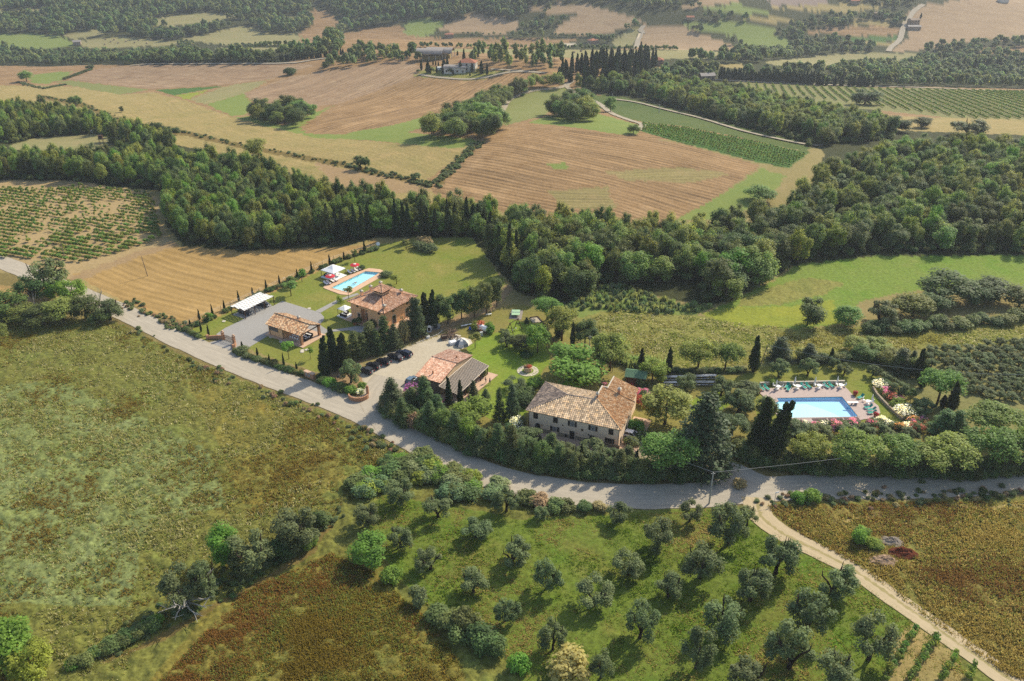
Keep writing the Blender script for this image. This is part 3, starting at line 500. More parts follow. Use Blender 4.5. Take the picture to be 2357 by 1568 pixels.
def strip(name, label, k, pts, width, m, lift=.05, step=2.0, kind='structure'):
    q = [P(k, *p[:2]) for p in pts]; c = smooth_line([(p.x, p.y) for p in q], step); n = len(c)
    wd = np.interp(np.linspace(0, 1, n), np.linspace(0, 1, len(width)), width) if isinstance(width, (list, tuple)) else np.full(n, width)
    t = np.gradient(c, axis=0); t /= np.linalg.norm(t, axis=1)[:, None]; nr = np.stack([-t[:, 1], t[:, 0]], 1)
    us = np.linspace(-1, 1, 7); V, ruv = [], []
    s = np.concatenate([[0], np.cumsum(np.linalg.norm(np.diff(c, axis=0), axis=1))])
    for i, u in enumerate(us):
        jit = (fbm(s / 3, s * 0 + u * 9, 77, 2) - .5) * (.5 if abs(u) == 1 else 0)
        p = c + nr * (u * wd / 2 + np.sign(u) * jit)[:, None]
        V.append(np.stack([p[:, 0], p[:, 1], height(p[:, 0], p[:, 1]) + lift], 1)); ruv.append(np.stack([np.full(n, u), s, 0 * s], 1))
    V = np.stack(V, 1).reshape(-1, 3); ruv = np.stack(ruv, 1).reshape(-1, 3); ii = np.arange(n * 7).reshape(n, 7)
    F = np.stack([ii[:-1, :-1].ravel(), ii[:-1, 1:].ravel(), ii[1:, 1:].ravel(), ii[1:, :-1].ravel()], 1)
    o = obj(name, mesh_np(name, V, [F], m, vattr={'ruv': ruv}, smooth=True)); tag(o, label, 'road', kind=kind); return o
mroad = road_mat('pale_gravel_road', [c * .68 for c in lin('#c4b8a2')], [c * .7 for c in lin('#a8977a')])
mtrack = road_mat('dirt_track', [c * .72 for c in lin('#cbb791')], [c * .7 for c in lin('#93824e')], tracks=False)
mpath = road_mat('pale_path', [c * .7 for c in lin('#b3a68e')], [c * .7 for c in lin('#9a9064')])
strip('road', 'pale unpaved road curving past both farmhouses', '', ROAD, [6.2, 6.2, 6.4, 6.6, 6.8, 7.2, 7.6, 7.8, 7.8, 7.6, 7.6], mroad, .075)
strip('dirt_track', 'pale dirt track with a grassy middle beside the olive grove', '', TRACK, [6, 4.4, 4.2, 4.2, 4.2, 4.4], mtrack, .09)
strip('driveway', 'short dirt driveway into the lower farm', '', [(1745, 1118), (1712, 1098), (1680, 1078), (1600, 1072), (1530, 1062)], [8, 5, 4, 4], mroad, .085)
strip('driveway', 'gravel mouth of the car park beside the road', '', [(905, 975), (872, 940), (868, 905), (900, 870)], [9, 7, 8, 9], mroad, .085)
strip('farm_road', 'grey lane along the upper edge of the vineyard', '', [(1600, 178), (1660, 185), (1871, 195), (2071, 201), (2357, 213)], 4.5, mpath, .4, 6)
strip('farm_road', 'pale lane climbing over the grass knoll', '', [(1148, 278), (1152, 262), (1168, 235), (1195, 220), (1229, 209), (1290, 202), (1310, 192), (1316, 186)], 3.6, mpath, .25, 4)
strip('farm_road', 'pale lane running down from the knoll to the young vineyard', '', [(1316, 186), (1305, 200), (1330, 217), (1380, 240), (1415, 265), (1450, 278), (1480, 288), (1468, 300)], 3.4, mpath, .3, 4)
strip('farm_road', 'narrow lane across the wooded slope', '', [(1405, 228), (1480, 240), (1580, 265), (1700, 300), (1850, 333), (1890, 335)], 3.0, mpath, .5, 5)
strip('farm_road', 'lane in front of the hill farm', '', [(965, 172), (1000, 178), (1060, 183), (1100, 182), (1140, 174), (1180, 166), (1255, 169)], 3.2, mpath, .35, 5)
strip('farm_road', 'white lane beside the hill farm wood', '', [(1130, 160), (1180, 163), (1255, 169)], 3.2, mpath, .4, 5)
strip('farm_road', 'pale lane lined by the far cypress row', '', [(300, 152), (360, 148), (640, 147), (720, 139), (800, 128)], 4, mpath, .5, 8)
strip('farm_road', 'white lane climbing between two bare hills', '', [(1455, 113), (1468, 95), (1480, 78), (1474, 70), (1482, 60)], 6, mpath, .5, 10)
strip('farm_road', 'white lane up the far right ridge', '', [(2045, 119), (2052, 108), (2070, 94), (2076, 75), (2084, 52), (2092, 44), (2105, 25), (2126, 11)], 6, mpath, .5, 10)

def sheet_area(name, label, k, pts, m_, z=.05):
    q = [PZ(k, *p) for p in pts]
    if sum(a.x * b.y - b.x * a.y for a, b in zip(q, q[1:] + q[:1])) < 0: q.reverse()
    return tag(M().prism([(p.x, p.y) for p in q], -.2, z).obj(name, m_), label, 'paving', kind='structure')
mgravel = mat('grey_gravel', [c * .75 for c in lin('#a8a49c')], .95, .1, noise=.16, nscale=2.2, bump=.2)
sheet_area('gravel_court', 'grey gravel court between gate, carport and pavilion', 'A', [(420, 918), (500, 862), (680, 775), (565, 738), (880, 610), (940, 660), (1030, 612), (1330, 705), (1385, 728), (1412, 760), (1408, 790), (1370, 830), (1460, 888), (1390, 932), (900, 930), (720, 1040), (640, 1075), (600, 1040), (480, 970)], mgravel)
sheet_area('driveway', 'grey apron between the gate and the road', 'A', [(478, 965), (300, 1005), (395, 1055), (560, 1100), (600, 1075), (600, 1005)], mgravel, .045)
sheet_area('path', 'grey path from the court to the villa pool', 'A', [(1330, 706), (1530, 602), (1620, 570), (1720, 538), (1735, 552), (1560, 615), (1378, 722)], mgravel, .06)
sheet_area('path', 'grey path from the court to the villa portal', 'A', [(1440, 882), (1650, 855), (1720, 840), (1800, 850), (1860, 880), (1790, 912), (1640, 882), (1458, 898)], mgravel, .06)
# ------------------------------------------------------------------ buildings
mtile = mat('clay_roof_tiles', (.4, .25, .16), .85, .15, noise=.22, nscale=1.3, bump=.2, attr='c_t')
mterra = mat('terracotta_paving', [c * .8 for c in lin('#d4b294')], .85, .2, noise=.12, nscale=1.2)
mwood = mat('dark_brown_timber', lin('#4a3426'), .75, .2, noise=.25, nscale=4)
mdark = mat('dark_glass', (.012, .014, .018), .15, .5)
mblind = mat('dark_green_shutter_paint', lin('#2c2b27'), .6, .3)
mwhite = mat('white_paint', (.78, .77, .74), .5, .4)
mstone = mat('pale_stone', [c * .8 for c in lin('#cfc4b0')], .85, .2, noise=.2, nscale=2.5)
mbrick = mat('weathered_brick', [c * .8 for c in lin('#b98a68')], .85, .15, noise=.3, nscale=3.5, bump=.3)
morange = mat('orange_plaster', [c * .9 for c in lin('#ecb888')], .9, .1, noise=.07, nscale=.5)
mcream = mat('cream_plaster', [c * .85 for c in lin('#f8dab8')], .9, .1, noise=.07, nscale=.4)
msand = mat('sand_plaster', [c * .85 for c in lin('#d8ba92')], .9, .1, noise=.1, nscale=.5)
mdado = mat('rubble_stone', [c * .8 for c in lin('#a89880')], .9, .1, noise=.35, nscale=2.2, bump=.5)
mblack = mat('black_iron', (.02, .02, .02), .5, .4)
mgrey = mat('grey_metal', (.35, .36, .36), .45, .5, metal=.5)
class Roof:
    def __init__(s, pal, pitch=.42, row=.5, amp=.11): s.v = []; s.f = []; s.c = []; s.pal = [np.array(lin(p)) * .88 for p in pal]; s.pitch = pitch; s.row = row; s.amp = amp; s.slab = M()
    def tint(s): return s.pal[random.randrange(len(s.pal))] * random.uniform(.85, 1.12)
    def slope(s, poly, seed=0):
        p = [Vector(q) for q in poly]; U = (p[1] - p[0]).normalized(); n = Vector((0, 0, 0))
        for i in range(len(p)): n += (p[i] - p[0]).cross(p[(i + 1) % len(p)] - p[0])
        n.normalize(); n = n if n.z > 0 else -n; W = n.cross(U)
        uv = [((q - p[0]).dot(U), (q - p[0]).dot(W)) for q in p]
        k = len(p); b = len(s.slab.v); s.slab.v += [tuple(q) for q in p] + [tuple(q - n * .14) for q in p]
        s.slab.f += [tuple(b + i for i in range(k)), tuple(b + k + i for i in range(k - 1, -1, -1))] + [(b + i, b + k + i, b + k + (i + 1) % k, b + (i + 1) % k) for i in range(k)]
        u0, u1 = min(a for a, _ in uv), max(a for a, _ in uv); nc = max(2, round((u1 - u0) / s.pitch)); pt = (u1 - u0) / nc
        for c in range(nc):
            uc = u0 + (c + .5) * pt; hit = []
            for i in range(k):
                (a, b1), (c1, d) = uv[i], uv[(i + 1) % k]
                if (a > uc) != (c1 > uc): hit.append(b1 + (d - b1) * (uc - a) / (c1 - a))
            if len(hit) < 2: continue
            cb = random.uniform(.84, 1.1); w0, w1 = min(hit) - .06, max(hit); nr = max(1, round((w1 - w0) / s.row))
            for r in range(nr):
                a0 = w0 + (w1 - w0) * r / nr; a1 = w0 + (w1 - w0) * (r + 1) / nr + .03; col = s.tint() * cb; jl = random.uniform(-.02, .02)
                base = len(s.v); pr = [(-.5, .012), (-.3, s.amp * .75), (0, s.amp), (.3, s.amp * .75), (.5, .012)]
                for wv, up in ((a0, .026), (a1, .01)):
                    for x, h in pr:
                        q = p[0] + U * (uc + x * pt + jl) + W * wv + n * (h + up); s.v.append(tuple(q))
                for i in range(4): s.f.append((base + i, base + i + 1, base + 6 + i, base + 5 + i)); s.c.append(col * (.55 if i in (0, 3) and False else 1))
                s.f.append((base, base + 1, base + 2, base + 3, base + 4)); s.c.append(col * .8)
    def cap(s, a, b, r=.15):
        a, b = Vector(a), Vector(b); n = max(2, int((b - a).length / .45)); t = (b - a).normalized(); side = t.cross(Vector((0, 0, 1))).normalized(); up = side.cross(t)
        for i in range(n):
            p0 = a + (b - a) * i / n; p1 = a + (b - a) * (i + 1.08) / n; col = s.tint(); base = len(s.v)
            for p, q in ((p0, .05), (p1, .02)):
                for k in range(5):
                    an = math.pi * k / 4; s.v.append(tuple(p + side * math.cos(an) * r + up * (math.sin(an) * r + q)))
            for k in range(4): s.f.append((base + k, base + k + 1, base + 6 + k, base + 5 + k)); s.c.append(col)
    def done(s, parent, slabm=None, name='roof'):
        sl = s.slab.obj(name, slabm or mwood, parent)
        q = [f for f in s.f if len(f) == 4]; e = [f for f in s.f if len(f) == 5]; ce = [c for f, c in zip(s.f, s.c) if len(f) == 5]; cq = [c for f, c in zip(s.f, s.c) if len(f) == 4]
        o = obj('roof_tiles', mesh_np('roof_tiles', s.v, [np.array(q).reshape(-1, 4)] + ([np.array(e)] if e else []), mtile, fattr={'c_t': np.array(cq + ce)}), sl); o['kind'] = 'stuff'; return sl
def arch_pts(w, h, n=8):
    r = w / 2; return [(-r, 0), (r, 0)] + [(r * math.cos(math.pi * i / n), h - r + r * math.sin(math.pi * i / n)) for i in range(n + 1)]
def on_face(m, F, pts, d0, d1):
    O, U, N = F; k = len(pts); b = len(m.v)
    for d in (d0, d1):
        for x, z in pts: m.v.append(tuple(O + U * x + Vector((0, 0, z)) + N * d))
    m.f += [tuple(b + k + i for i in range(k))] + [(b + i, b + (i + 1) % k, b + k + (i + 1) % k, b + k + i) for i in range(k)]
def fbox(m, F, x, z, w, h, d0, d1): on_face(m, F, [(x - w / 2, z), (x + w / 2, z), (x + w / 2, z + h), (x - w / 2, z + h)], d0, d1)
def window(parent, F, x, z, w, h, frame, fw=.14, arch=False, shutters=None, name='window', bars=True, pane=None, oval=False):
    m = M(); sh = lambda pts: [(px + x, pz + z) for px, pz in pts]
    ov = lambda a, b: [(a * math.cos(t * math.pi / 7), h / 2 + b * math.sin(t * math.pi / 7)) for t in range(14)]
    outer = ov(w / 2 + fw, h / 2 + fw) if oval else (arch_pts(w + 2 * fw, h + fw) if arch else [(-w / 2 - fw, -fw * .6), (w / 2 + fw, -fw * .6), (w / 2 + fw, h + fw), (-w / 2 - fw, h + fw)])
    on_face(m, F, sh(outer), 0, .05); o = m.obj(name, frame, parent)
    p = M(); inner = ov(w / 2, h / 2) if oval else (arch_pts(w, h) if arch else [(-w / 2, 0), (w / 2, 0), (w / 2, h), (-w / 2, h)])
    on_face(p, F, sh(inner), .03, .065); p.obj('pane' if name == 'window' else 'door_leaf', pane or mdark, o)
    if bars and not oval:
        b = M(); fbox(b, F, x, z, .07, h - .02, .06, .09); fbox(b, F, x, z + h * .5, w, .06, .06, .088); b.obj('glazing_bar', mwood if not shutters else mblind, o)
    if shutters:
        for s in (-1, 1):
            q = M(); fbox(q, F, x + s * (w * .5 + w * .25 + .05), z, w * .48, h, .012, .075)
            for k in range(5): fbox(q, F, x + s * (w * .75 + .05), z + h * (.08 + .18 * k), w * .38, .07, .07, .095)
            q.obj('shutter', shutters, o)
    return o
def chimney(parent, x, y, z, h, w=.6, body=None, cap=True):
    m = M(); m.box((x, y, z + h / 2), (w, w, h)); o = m.obj('chimney', body or mbrick, parent)
    if cap:
        c = M(); c.box((x, y, z + h + .03), (w + .2, w + .2, .07))
        for sx, sy in ((-1, -1), (1, -1), (1, 1), (-1, 1)): c.box((x + sx * w * .38, y + sy * w * .38, z + h + .2), (.1, .1, .28))
        t = z + h + .34; r = w / 2 + .16; n = len(c.v); c.v += [(x - r, y - r, t), (x + r, y - r, t), (x + r, y + r, t), (x - r, y + r, t), (x, y, t + .35)]; c.f += [(n, n + 1, n + 4), (n + 1, n + 2, n + 4), (n + 2, n + 3, n + 4), (n + 3, n, n + 4), (n + 3, n + 2, n + 1, n)]
        c.obj('chimney_cap', mstone, o)
    return o
X, Y, Z = Vector((1, 0, 0)), Vector((0, 1, 0)), Vector((0, 0, 1))
def frame(k, L, A, z):
    l = PZ(k, *L, z); a = PZ(k, *A, z); return a, math.atan2(a.y - l.y, a.x - l.x), (a - l).length

# --- orange villa
a, ang, Lx = frame('A', (1617, 612), (1967, 730), 5.3)
vil = thing('villa', 'square orange villa with a small tiled lantern on top of its roof', 'villa', (a.x, a.y, 0), ang)
W = 13.8; i = .65; zt = 5.25
m = M(); m.prism([(-W + i, i), (-9.4, i), (-9.4, 1.9), (-6.9, 1.9), (-6.9, i), (-i, i), (-i, W - i), (-W + i, W - i)], 0, zt)
m.box((-8.15, i + .5, 4.72), (2.5, 1.0, 1.06)); m.obj('wall', morange, vil)
m = M(); ar = arch_pts(2.5, 1.26)
on_face(m, (Vector((-8.15, i + .012, 4.2)), X, -Y), [(-1.25, 0), (-1.25, .95), (1.25, .95), (1.25, 0)] + [(1.25 * math.cos(t * math.pi / 8) , .62 * math.sin(t * math.pi / 8)) for t in range(1, 8)], 0, .02); m.obj('portal_arch', morange, vil)
F = (Vector((-W, i, 0)), X, -Y); R = (Vector((-i, 0, 0)), Y, X); B = (Vector((-8.15, 1.9, 0)), X, -Y)
for x in (3.6, 11.4): window(vil, F, x, .9, .85, 1.5, mstone, .16)
for x in (3.2, 11.2): window(vil, F, x, 4.05, 1.05, .62, morange, .06, oval=True)
window(vil, B, .1, .05, 1.0, 2.3, mstone, .14, name='door', pane=mwood, bars=False); window(vil, B, .1, 2.9, .9, 1.2, morange, .05, arch=True)
for y in (4.3, 9.7): window(vil, R, y, .55, 1.45, 2.5, mstone, .2, arch=True)
for y in (4.1, 9.9): window(vil, R, y, 4.05, 1.05, .62, morange, .06, oval=True)
for x, z in ((4.3, 2.9), (5.2, 2.5), (10.6, 2.4), (6.9, 2.2)): m = M(); on_face(m, F, [(x + .16 * math.cos(t * math.pi / 4), z + .16 * math.sin(t * math.pi / 4)) for t in range(8)], 0, .03); m.obj('wall_plaque', mbrick, vil)
for y in (i - .06, W - i + .06): M().tube([(-i + .06, y, 0), (-i + .06, y, 5.2)], .06).obj('downpipe', mwood, vil)
r = Roof(['#c49878', '#b98c6c', '#cba284', '#b08468', '#d0ac90'], .36, .42, .1); c = W / 2; q = 1.55; zr = 7.2
for pts in (((-W, 0), (0, 0), (-c + q, c - q), (-c - q, c - q)), ((0, 0), (0, W), (-c + q, c + q), (-c + q, c - q)), ((0, W), (-W, W), (-c - q, c + q), (-c + q, c + q)), ((-W, W), (-W, 0), (-c - q, c - q), (-c - q, c + q))):
    r.slope([(*pts[0], 5.3), (*pts[1], 5.3), (*pts[2], zr), (*pts[3], zr)])
for p0, p1 in (((-W, 0), (-c - q, c - q)), ((0, 0), (-c + q, c - q)), ((0, W), (-c + q, c + q)), ((-W, W), (-c - q, c + q))): r.cap((*p0, 5.32), (*p1, zr + .04), .17)
r.done(vil)
m = M(); m.box((-c, c, 7.55), (3.1, 3.1, 1.7)); lan = m.obj('lantern', morange, vil)
for F2 in ((Vector((-c, c - 1.55, 7.3)), X, -Y), (Vector((-c + 1.55, c, 7.3)), Y, X), (Vector((-c - 1.55, c, 7.3)), -Y, -X)):
    m = M()
    for x in (-.75, .75): fbox(m, F2, x, .3, 1.15, .6, 0, .05)
    m.obj('lantern_window', mdark, lan)
r = Roof(['#c49878', '#b98c6c', '#cba284'], .36, .42, .1); e = 2.15
cs = [(-c - e, c - e, 8.35), (-c + e, c - e, 8.35), (-c + e, c + e, 8.35), (-c - e, c + e, 8.35)]; ap = (-c, c, 9.45)
for k in range(4): r.slope([cs[k], cs[(k + 1) % 4], ap])
for k in range(4): r.cap(cs[k], ap, .13)
r.done(vil, name='lantern_roof')
for x, y, z, h in ((-11.9, 4.0, 5.7, 1.5), (-12.0, 7.8, 5.7, 1.5), (-11.6, 11.4, 5.8, 1.4), (-3.2, 10.6, 6.0, 1.3), (-1.45, 1.75, 5.6, .95)): chimney(vil, x, y, z, h, .62, morange)
m = M(); m.prism([(-W - 1.2, -1.2), (1.6, -1.2), (1.6, W + 1), (-W - 1.2, W + 1)], .02, .14); m.obj('terrace', mterra, vil)

# --- cream farmhouse
a, ang, Lx = frame('B', (1297, 995), (2105, 1165), 5.2)
farm = thing('farmhouse', 'long cream farmhouse with shuttered windows and a mottled tile roof', 'farmhouse', (a.x, a.y, 0), ang)
m = M(); m.prism([(-20.75, .45), (-.45, .45), (-.45, 11.6), (-7.3, 11.6), (-7.3, 12.3), (-20.75, 12.3)], 0, 5.15)
m.prism([(-6.1, 11.62), (-.9, 11.62), (-.9, 17.4), (-6.1, 17.4)], 0, 5.1)
def wedge(x0, x1, y0, y1, z0, zx):      # a wall block under a roof that rises towards x0
    n = len(m.v); m.v.extend([(x0, y0, z0), (x1, y0, z0), (x1, y1, z0), (x0, y1, z0), (x0, y0, zx), (x0, y1, zx)])
    m.f.extend([(0 + n, 1 + n, 4 + n), (2 + n, 3 + n, 5 + n), (3 + n, 0 + n, 4 + n, 5 + n), (1 + n, 2 + n, 5 + n, 4 + n)])
wedge(-7.45, -.45, 6.3, 11.6, 5.14, 7.55); wedge(-6.3, -.9, 11.62, 17.4, 5.08, 6.95); m.obj('wall', mcream, farm)
Fh = (Vector((0, .45, 0)), X, -Y); Rh = (Vector((-.45, 0, 0)), Y, X)
fx = lambda p: -(1950 - p) * 21.24 / 1545
for p, z, sh in ((558, 3.35, 0), (887, 3.3, 0), (1165, 3.3, 1), (1500, 3.3, 1), (1787, 3.3, 0)): window(farm, Fh, fx(p), z, .95, 1.3, mcream if sh else mblind, .05, shutters=mblind if sh else None, pane=mgrey if sh else mblind)
for p, z in ((880, 1.1), (1775, 1.1)): window(farm, Fh, fx(p), z, 1.0, 1.2, mcream, .05, arch=False, shutters=mblind, pane=mgrey if p < 1000 else mblind)
window(farm, Fh, fx(595), .02, 1.1, 2.25, mstone, .1, arch=True, name='door', pane=mblind, bars=False)
for p in (1168, 1490): window(farm, Fh, fx(p), .02, 1.1, 2.1, mstone, .06, name='door', pane=mblind, bars=False)
for p, q_ in ((628, 828), (932, 1118), (1222, 1430), (1545, 1940)): m = M(); fbox(m, Fh, (fx(p) + fx(q_)) / 2, .02, fx(q_) - fx(p), 1.02, 0, .04); m.obj('stone_base', mdado, farm)
for p, z, w_, h_ in ((662, 1.75, .38, .34), (1240, 1.6, .38, .34), (1560, 1.6, .36, .34)):
    m = M(); fbox(m, Fh, fx(p), z, w_, h_, 0, .03); m.obj('wall_tile', mbrick, farm)
for p, z in ((1008, 3.0), (1432, 1.95)): m = M(); fbox(m, Fh, fx(p), z, .2, .24, 0, .16); m.obj('wall_lamp', mblack, farm)
m = M(); fbox(m, Fh, fx(1330), 2.75, .42, .5, 0, .1); m.obj('wall_ornament', mwood, farm)
m = M(); fbox(m, Fh, fx(1100), 2.6, .5, .14, 0, .03); m.obj('house_sign', mstone, farm)
m = M(); fbox(m, Fh, fx(1068), .5, .36, .5, .05, .3); m.obj('letter_box', mblack, farm)
for x in (-.5, -20.7): M().tube([(x, .38, 0), (x, .38, 5.1)], .06).obj('downpipe', mwood, farm)
for y, z, w_, h_, ar_ in ((2.2, .02, 1.1, 2.1, 1), (5.0, 3.3, .9, 1.2, 0), (8.2, 3.3, .9, 1.2, 0), (6.5, .02, 1.2, 2.2, 1), (10, .9, .9, 1.2, 0)): window(farm, Rh, y, z, w_, h_, mstone, .07, arch=bool(ar_), name='door' if z < .1 else 'window', pane=mblind, bars=False)
pal1 = ['#c8b294', '#b6a084', '#a59076', '#cbae88', '#bca488', '#95846e']; pal2 = ['#c4986a', '#b98b60', '#cfa67a', '#b08256', '#d4b48c']; pal3 = ['#8f8074', '#a3907e', '#7c6e64', '#b09c88']
rl, rr = (-13.8, 5.9, 7.45), (-6.9, 6.2, 7.5)
r = Roof(pal1, .44, .52, .17); r.slope([(-21.24, 0, 5.2), (0, 0, 5.2), rr, rl]); r.slope([(-7.6, 12.8, 5.2), (-21.24, 12.8, 5.2), rl, (-7.6, 6.15, 7.48)]); r.done(farm)
r = Roof(pal3, .44, .52, .17); r.slope([(-21.24, 12.8, 5.2), (-21.24, 0, 5.2), rl]); r.cap((-21.24, 0, 5.22), rl, .18); r.cap((-21.24, 12.8, 5.22), rl, .18); r.cap(rl, rr, .18); r.done(farm)
sl = 2.3 / 6.9; r = Roof(pal2, .33, .45, .11)
r.slope([(0, 0, 5.2), (0, 11.8, 5.2), (-7.6, 11.8, 5.2 + 7.6 * sl), (-7.6, 6.1, 5.2 + 7.6 * sl), rr]); r.slope([(-.6, 11.83, 5.15), (-.6, 17.8, 5.15), (-6.5, 17.8, 5.15 + 5.9 * sl), (-6.5, 11.83, 5.15 + 5.9 * sl)])
r.cap((0, 0, 5.22), rr, .18); r.cap((0, 11.8, 5.3), (-6.3, 11.8, 7.35), .16); r.done(farm)
m = M(); m.box((-7.55, 9.0, 7.62), (.28, 5.6, .62)); m.box((-6.95, 11.78, 7.5), (1.3, .26, .5)); m.box((-6.5, 14.8, 7.08), (.26, 6.1, .4)); m.obj('parapet', mstone, farm)
chimney(farm, -3.7, 12.0, 6.2, 1.35, .55, mbrick); chimney(farm, -7.3, 7.0, 7.2, 1.2, .4, mbrick)
m = M(); m.prism([(-20.6, -.05), (-20.6, -2.6), (1.2, -2.6), (3.6, 1.5), (3.6, 14), (-.4, 14), (-.4, .4), (-20.6, .4)], .02, .12); m.obj('terrace', mterra, farm)

# --- barn with a slatted porch
a, ang, Lx = frame('N', (325, 880), (890, 1040), 3.6)
barn = thing('barn', 'barn with salmon tile roof and brown plank front behind the conifers', 'barn', (a.x, a.y, 0), ang)
m = M(); D = 15.0; n = 0; m.prism([(-Lx + .35, .35), (-.25, .35), (-.25, D - .35), (-Lx + .35, D - .35)], 0, 3.5)
for xx in (-.25, -Lx + .35): m.v += [(xx, .35, 3.5), (xx, D - .35, 3.5), (xx, 7.6, 5.0)]
n = len(m.v) - 6; m.f += [(n, n + 1, n + 2), (n + 3, n + 5, n + 4)]; m.obj('wall', msand, barn)
mplank = [mat('brown_plank', [c * f for c in lin('#8a7260')], .85, .1, noise=.15) for f in (.72, .85, .95, 1.08)]
for k in range(24):
    m = M(); xx = -Lx + .5 + (Lx - .8) * (k + .5) / 24; m.box((xx, .31, 1.72), ((Lx - .8) / 24 - .035, .07, 3.4)); m.obj('plank', mplank[k * 7 % 4], barn)
r = Roof(['#c69c82', '#b98c72', '#cfa88e', '#be9076', '#d6b49c'], .31, .42, .09)
r.slope([(-Lx, 0, 3.6), (0, 0, 3.6), (0, 7.6, 5.1), (-Lx, 7.6, 5.1)]); r.slope([(0, D, 3.6), (-Lx, D, 3.6), (-Lx, 7.6, 5.1), (0, 7.6, 5.1)]); r.cap((-Lx, 7.6, 5.1), (0, 7.6, 5.1), .18)
r.done(barn); chimney(barn, -2.0, 10.7, 4.3, .9, .3, mbrick, False); chimney(barn, -3.4, 2.2, 4.0, .95, .28, mbrick, False)
per = thing('slatted_porch', 'sloping porch roof of cream slats along the barn', 'porch', (a.x, a.y, 0), ang)
hiF, loF, loB, hiB = Vector((.05, -.8, 3.2)), Vector((5.3, -.8, 2.4)), Vector((5.0, 14.1, 2.4)), Vector((.05, 14.4, 3.2))
m = M(); m.add([p - Z * .1 for p in (hiF, loF, loB, hiB)], [(0, 1, 2, 3)]); m.add([p - Z * .16 for p in (hiF, loF, loB, hiB)], [(3, 2, 1, 0)]); m.obj('porch_roof', mat('dark_roofing', lin('#5a4032'), .8, .1, noise=.2), per)
mslat = mat('cream_slat', [c * .8 for c in lin('#cfc0ac')], .8, .2, noise=.1)
for k in range(34):
    t = k / 33; p0 = hiF.lerp(hiB, t); p1 = loF.lerp(loB, t); m = M(); d = p1 - p0; c_ = (p0 + p1) / 2
    m.box(c_, (d.length, .15, .09), rz=math.atan2(d.y, d.x), ry=math.atan2(-d.z, math.hypot(d.x, d.y))); m.obj('slat', mslat, per)
m = M(); m.tube([hiF + Vector((0, 0, .06)), hiB + Vector((0, 0, .06))], .12, 4); m.tube([loF, loB], .1, 4); m.obj('edge_beam', mslat, per)
for t in (.02, .25, .5, .75, .98):
    m = M(); p = loF.lerp(loB, t); m.box((p.x - .25, p.y, 1.18), (.24, .24, 2.3)); m.obj('post', mwood, per)
m = M(); m.prism([(.0, -1.0), (6.2, -1.0), (7.2, 14.8), (.0, 15.0)], .02, .16); m.obj('porch_floor', mterra, per)

# --- pavilion
a, ang, Lx = frame('A', (868, 822), (1195, 932), 3.2)
pav = thing('pavilion', 'open gabled pavilion with brick pillars and mottled tile roof', 'pavilion', (a.x, a.y, 0), ang)
D = 7.6; r = Roof(['#b8946f', '#a87e5c', '#d2b08a', '#8f735c', '#c99a70', '#d9bd98', '#a0856c'], .34, .4, .11)
r.slope([(-Lx, 0, 3.2), (0, 0, 3.2), (0, D / 2, 4.85), (-Lx, D / 2, 4.85)]); r.slope([(0, D, 3.2), (-Lx, D, 3.2), (-Lx, D / 2, 4.85), (0, D / 2, 4.85)]); r.cap((-Lx, D / 2, 4.85), (0, D / 2, 4.85), .17); r.done(pav)
xs = -Lx * .54; m = M(); m.prism([(-Lx + .5, .5), (xs, .5), (xs, D - .5), (-Lx + .5, D - .5)], .1, 3.15)
for xx in (xs, -Lx + .5): m.v += [(xx, .5, 3.15), (xx, D - .5, 3.15), (xx, D / 2, 4.65)]
n = len(m.v) - 6; m.f += [(n, n + 1, n + 2), (n + 3, n + 5, n + 4)]; m.obj('wall', morange, pav)
m = M(); F = (Vector((-Lx, .5, 0)), X, -Y); fbox(m, F, 2.6, 1.5, 3.0, 1.35, 0, .03)
g = m.obj('louvre_window', mwood, pav); mlouv = mat('louvre_grey', lin('#8f8378'), .7)
for k in range(6):
    m = M(); fbox(m, F, 2.6, 1.58 + .21 * k, 2.9, .1, .03, .09); m.obj('louvre', mlouv, g)
for x, y in ((-.45, .55), (-.45, D - .55)):
    m = M(); m.box((x, y, 1.6), (.62, .62, 3.1)); m.obj('pillar', mbrick, pav)
m = M(); m.box((-.35, D / 2, 3.05), (.2, D - .6, .22)); m.tube([(-.35, .6, 3.1), (-.35, D / 2, 4.6), (-.35, D - .6, 3.1)], .1, 4); m.box((-Lx * .27, .55, 3.05), (Lx * .52, .2, .2)); m.box((-Lx * .27, D - .55, 3.05), (Lx * .52, .2, .2)); m.obj('roof_beam', mwood, pav)
for xx in (-Lx + 1.0, xs - .1): M().tube([(xx, .42, .1), (xx, .42, 3.1)], .06).obj('downpipe', mwood, pav)
m = M(); m.prism([(-Lx - .1, -.5), (.9, -.5), (.9, D + .5), (-Lx - .1, D + .5)], .02, .2); m.obj('floor_slab', mterra, pav)
chimney(pav, -Lx * .42, D * .68, 3.9, .95, .6, morange)
PAV = (a, ang, Lx, D)
def local(fr, x, y, z=0):
    a_, an = fr[0], fr[1]; return Vector((a_.x + x * math.cos(an) - y * math.sin(an), a_.y + x * math.sin(an) + y * math.cos(an), z))

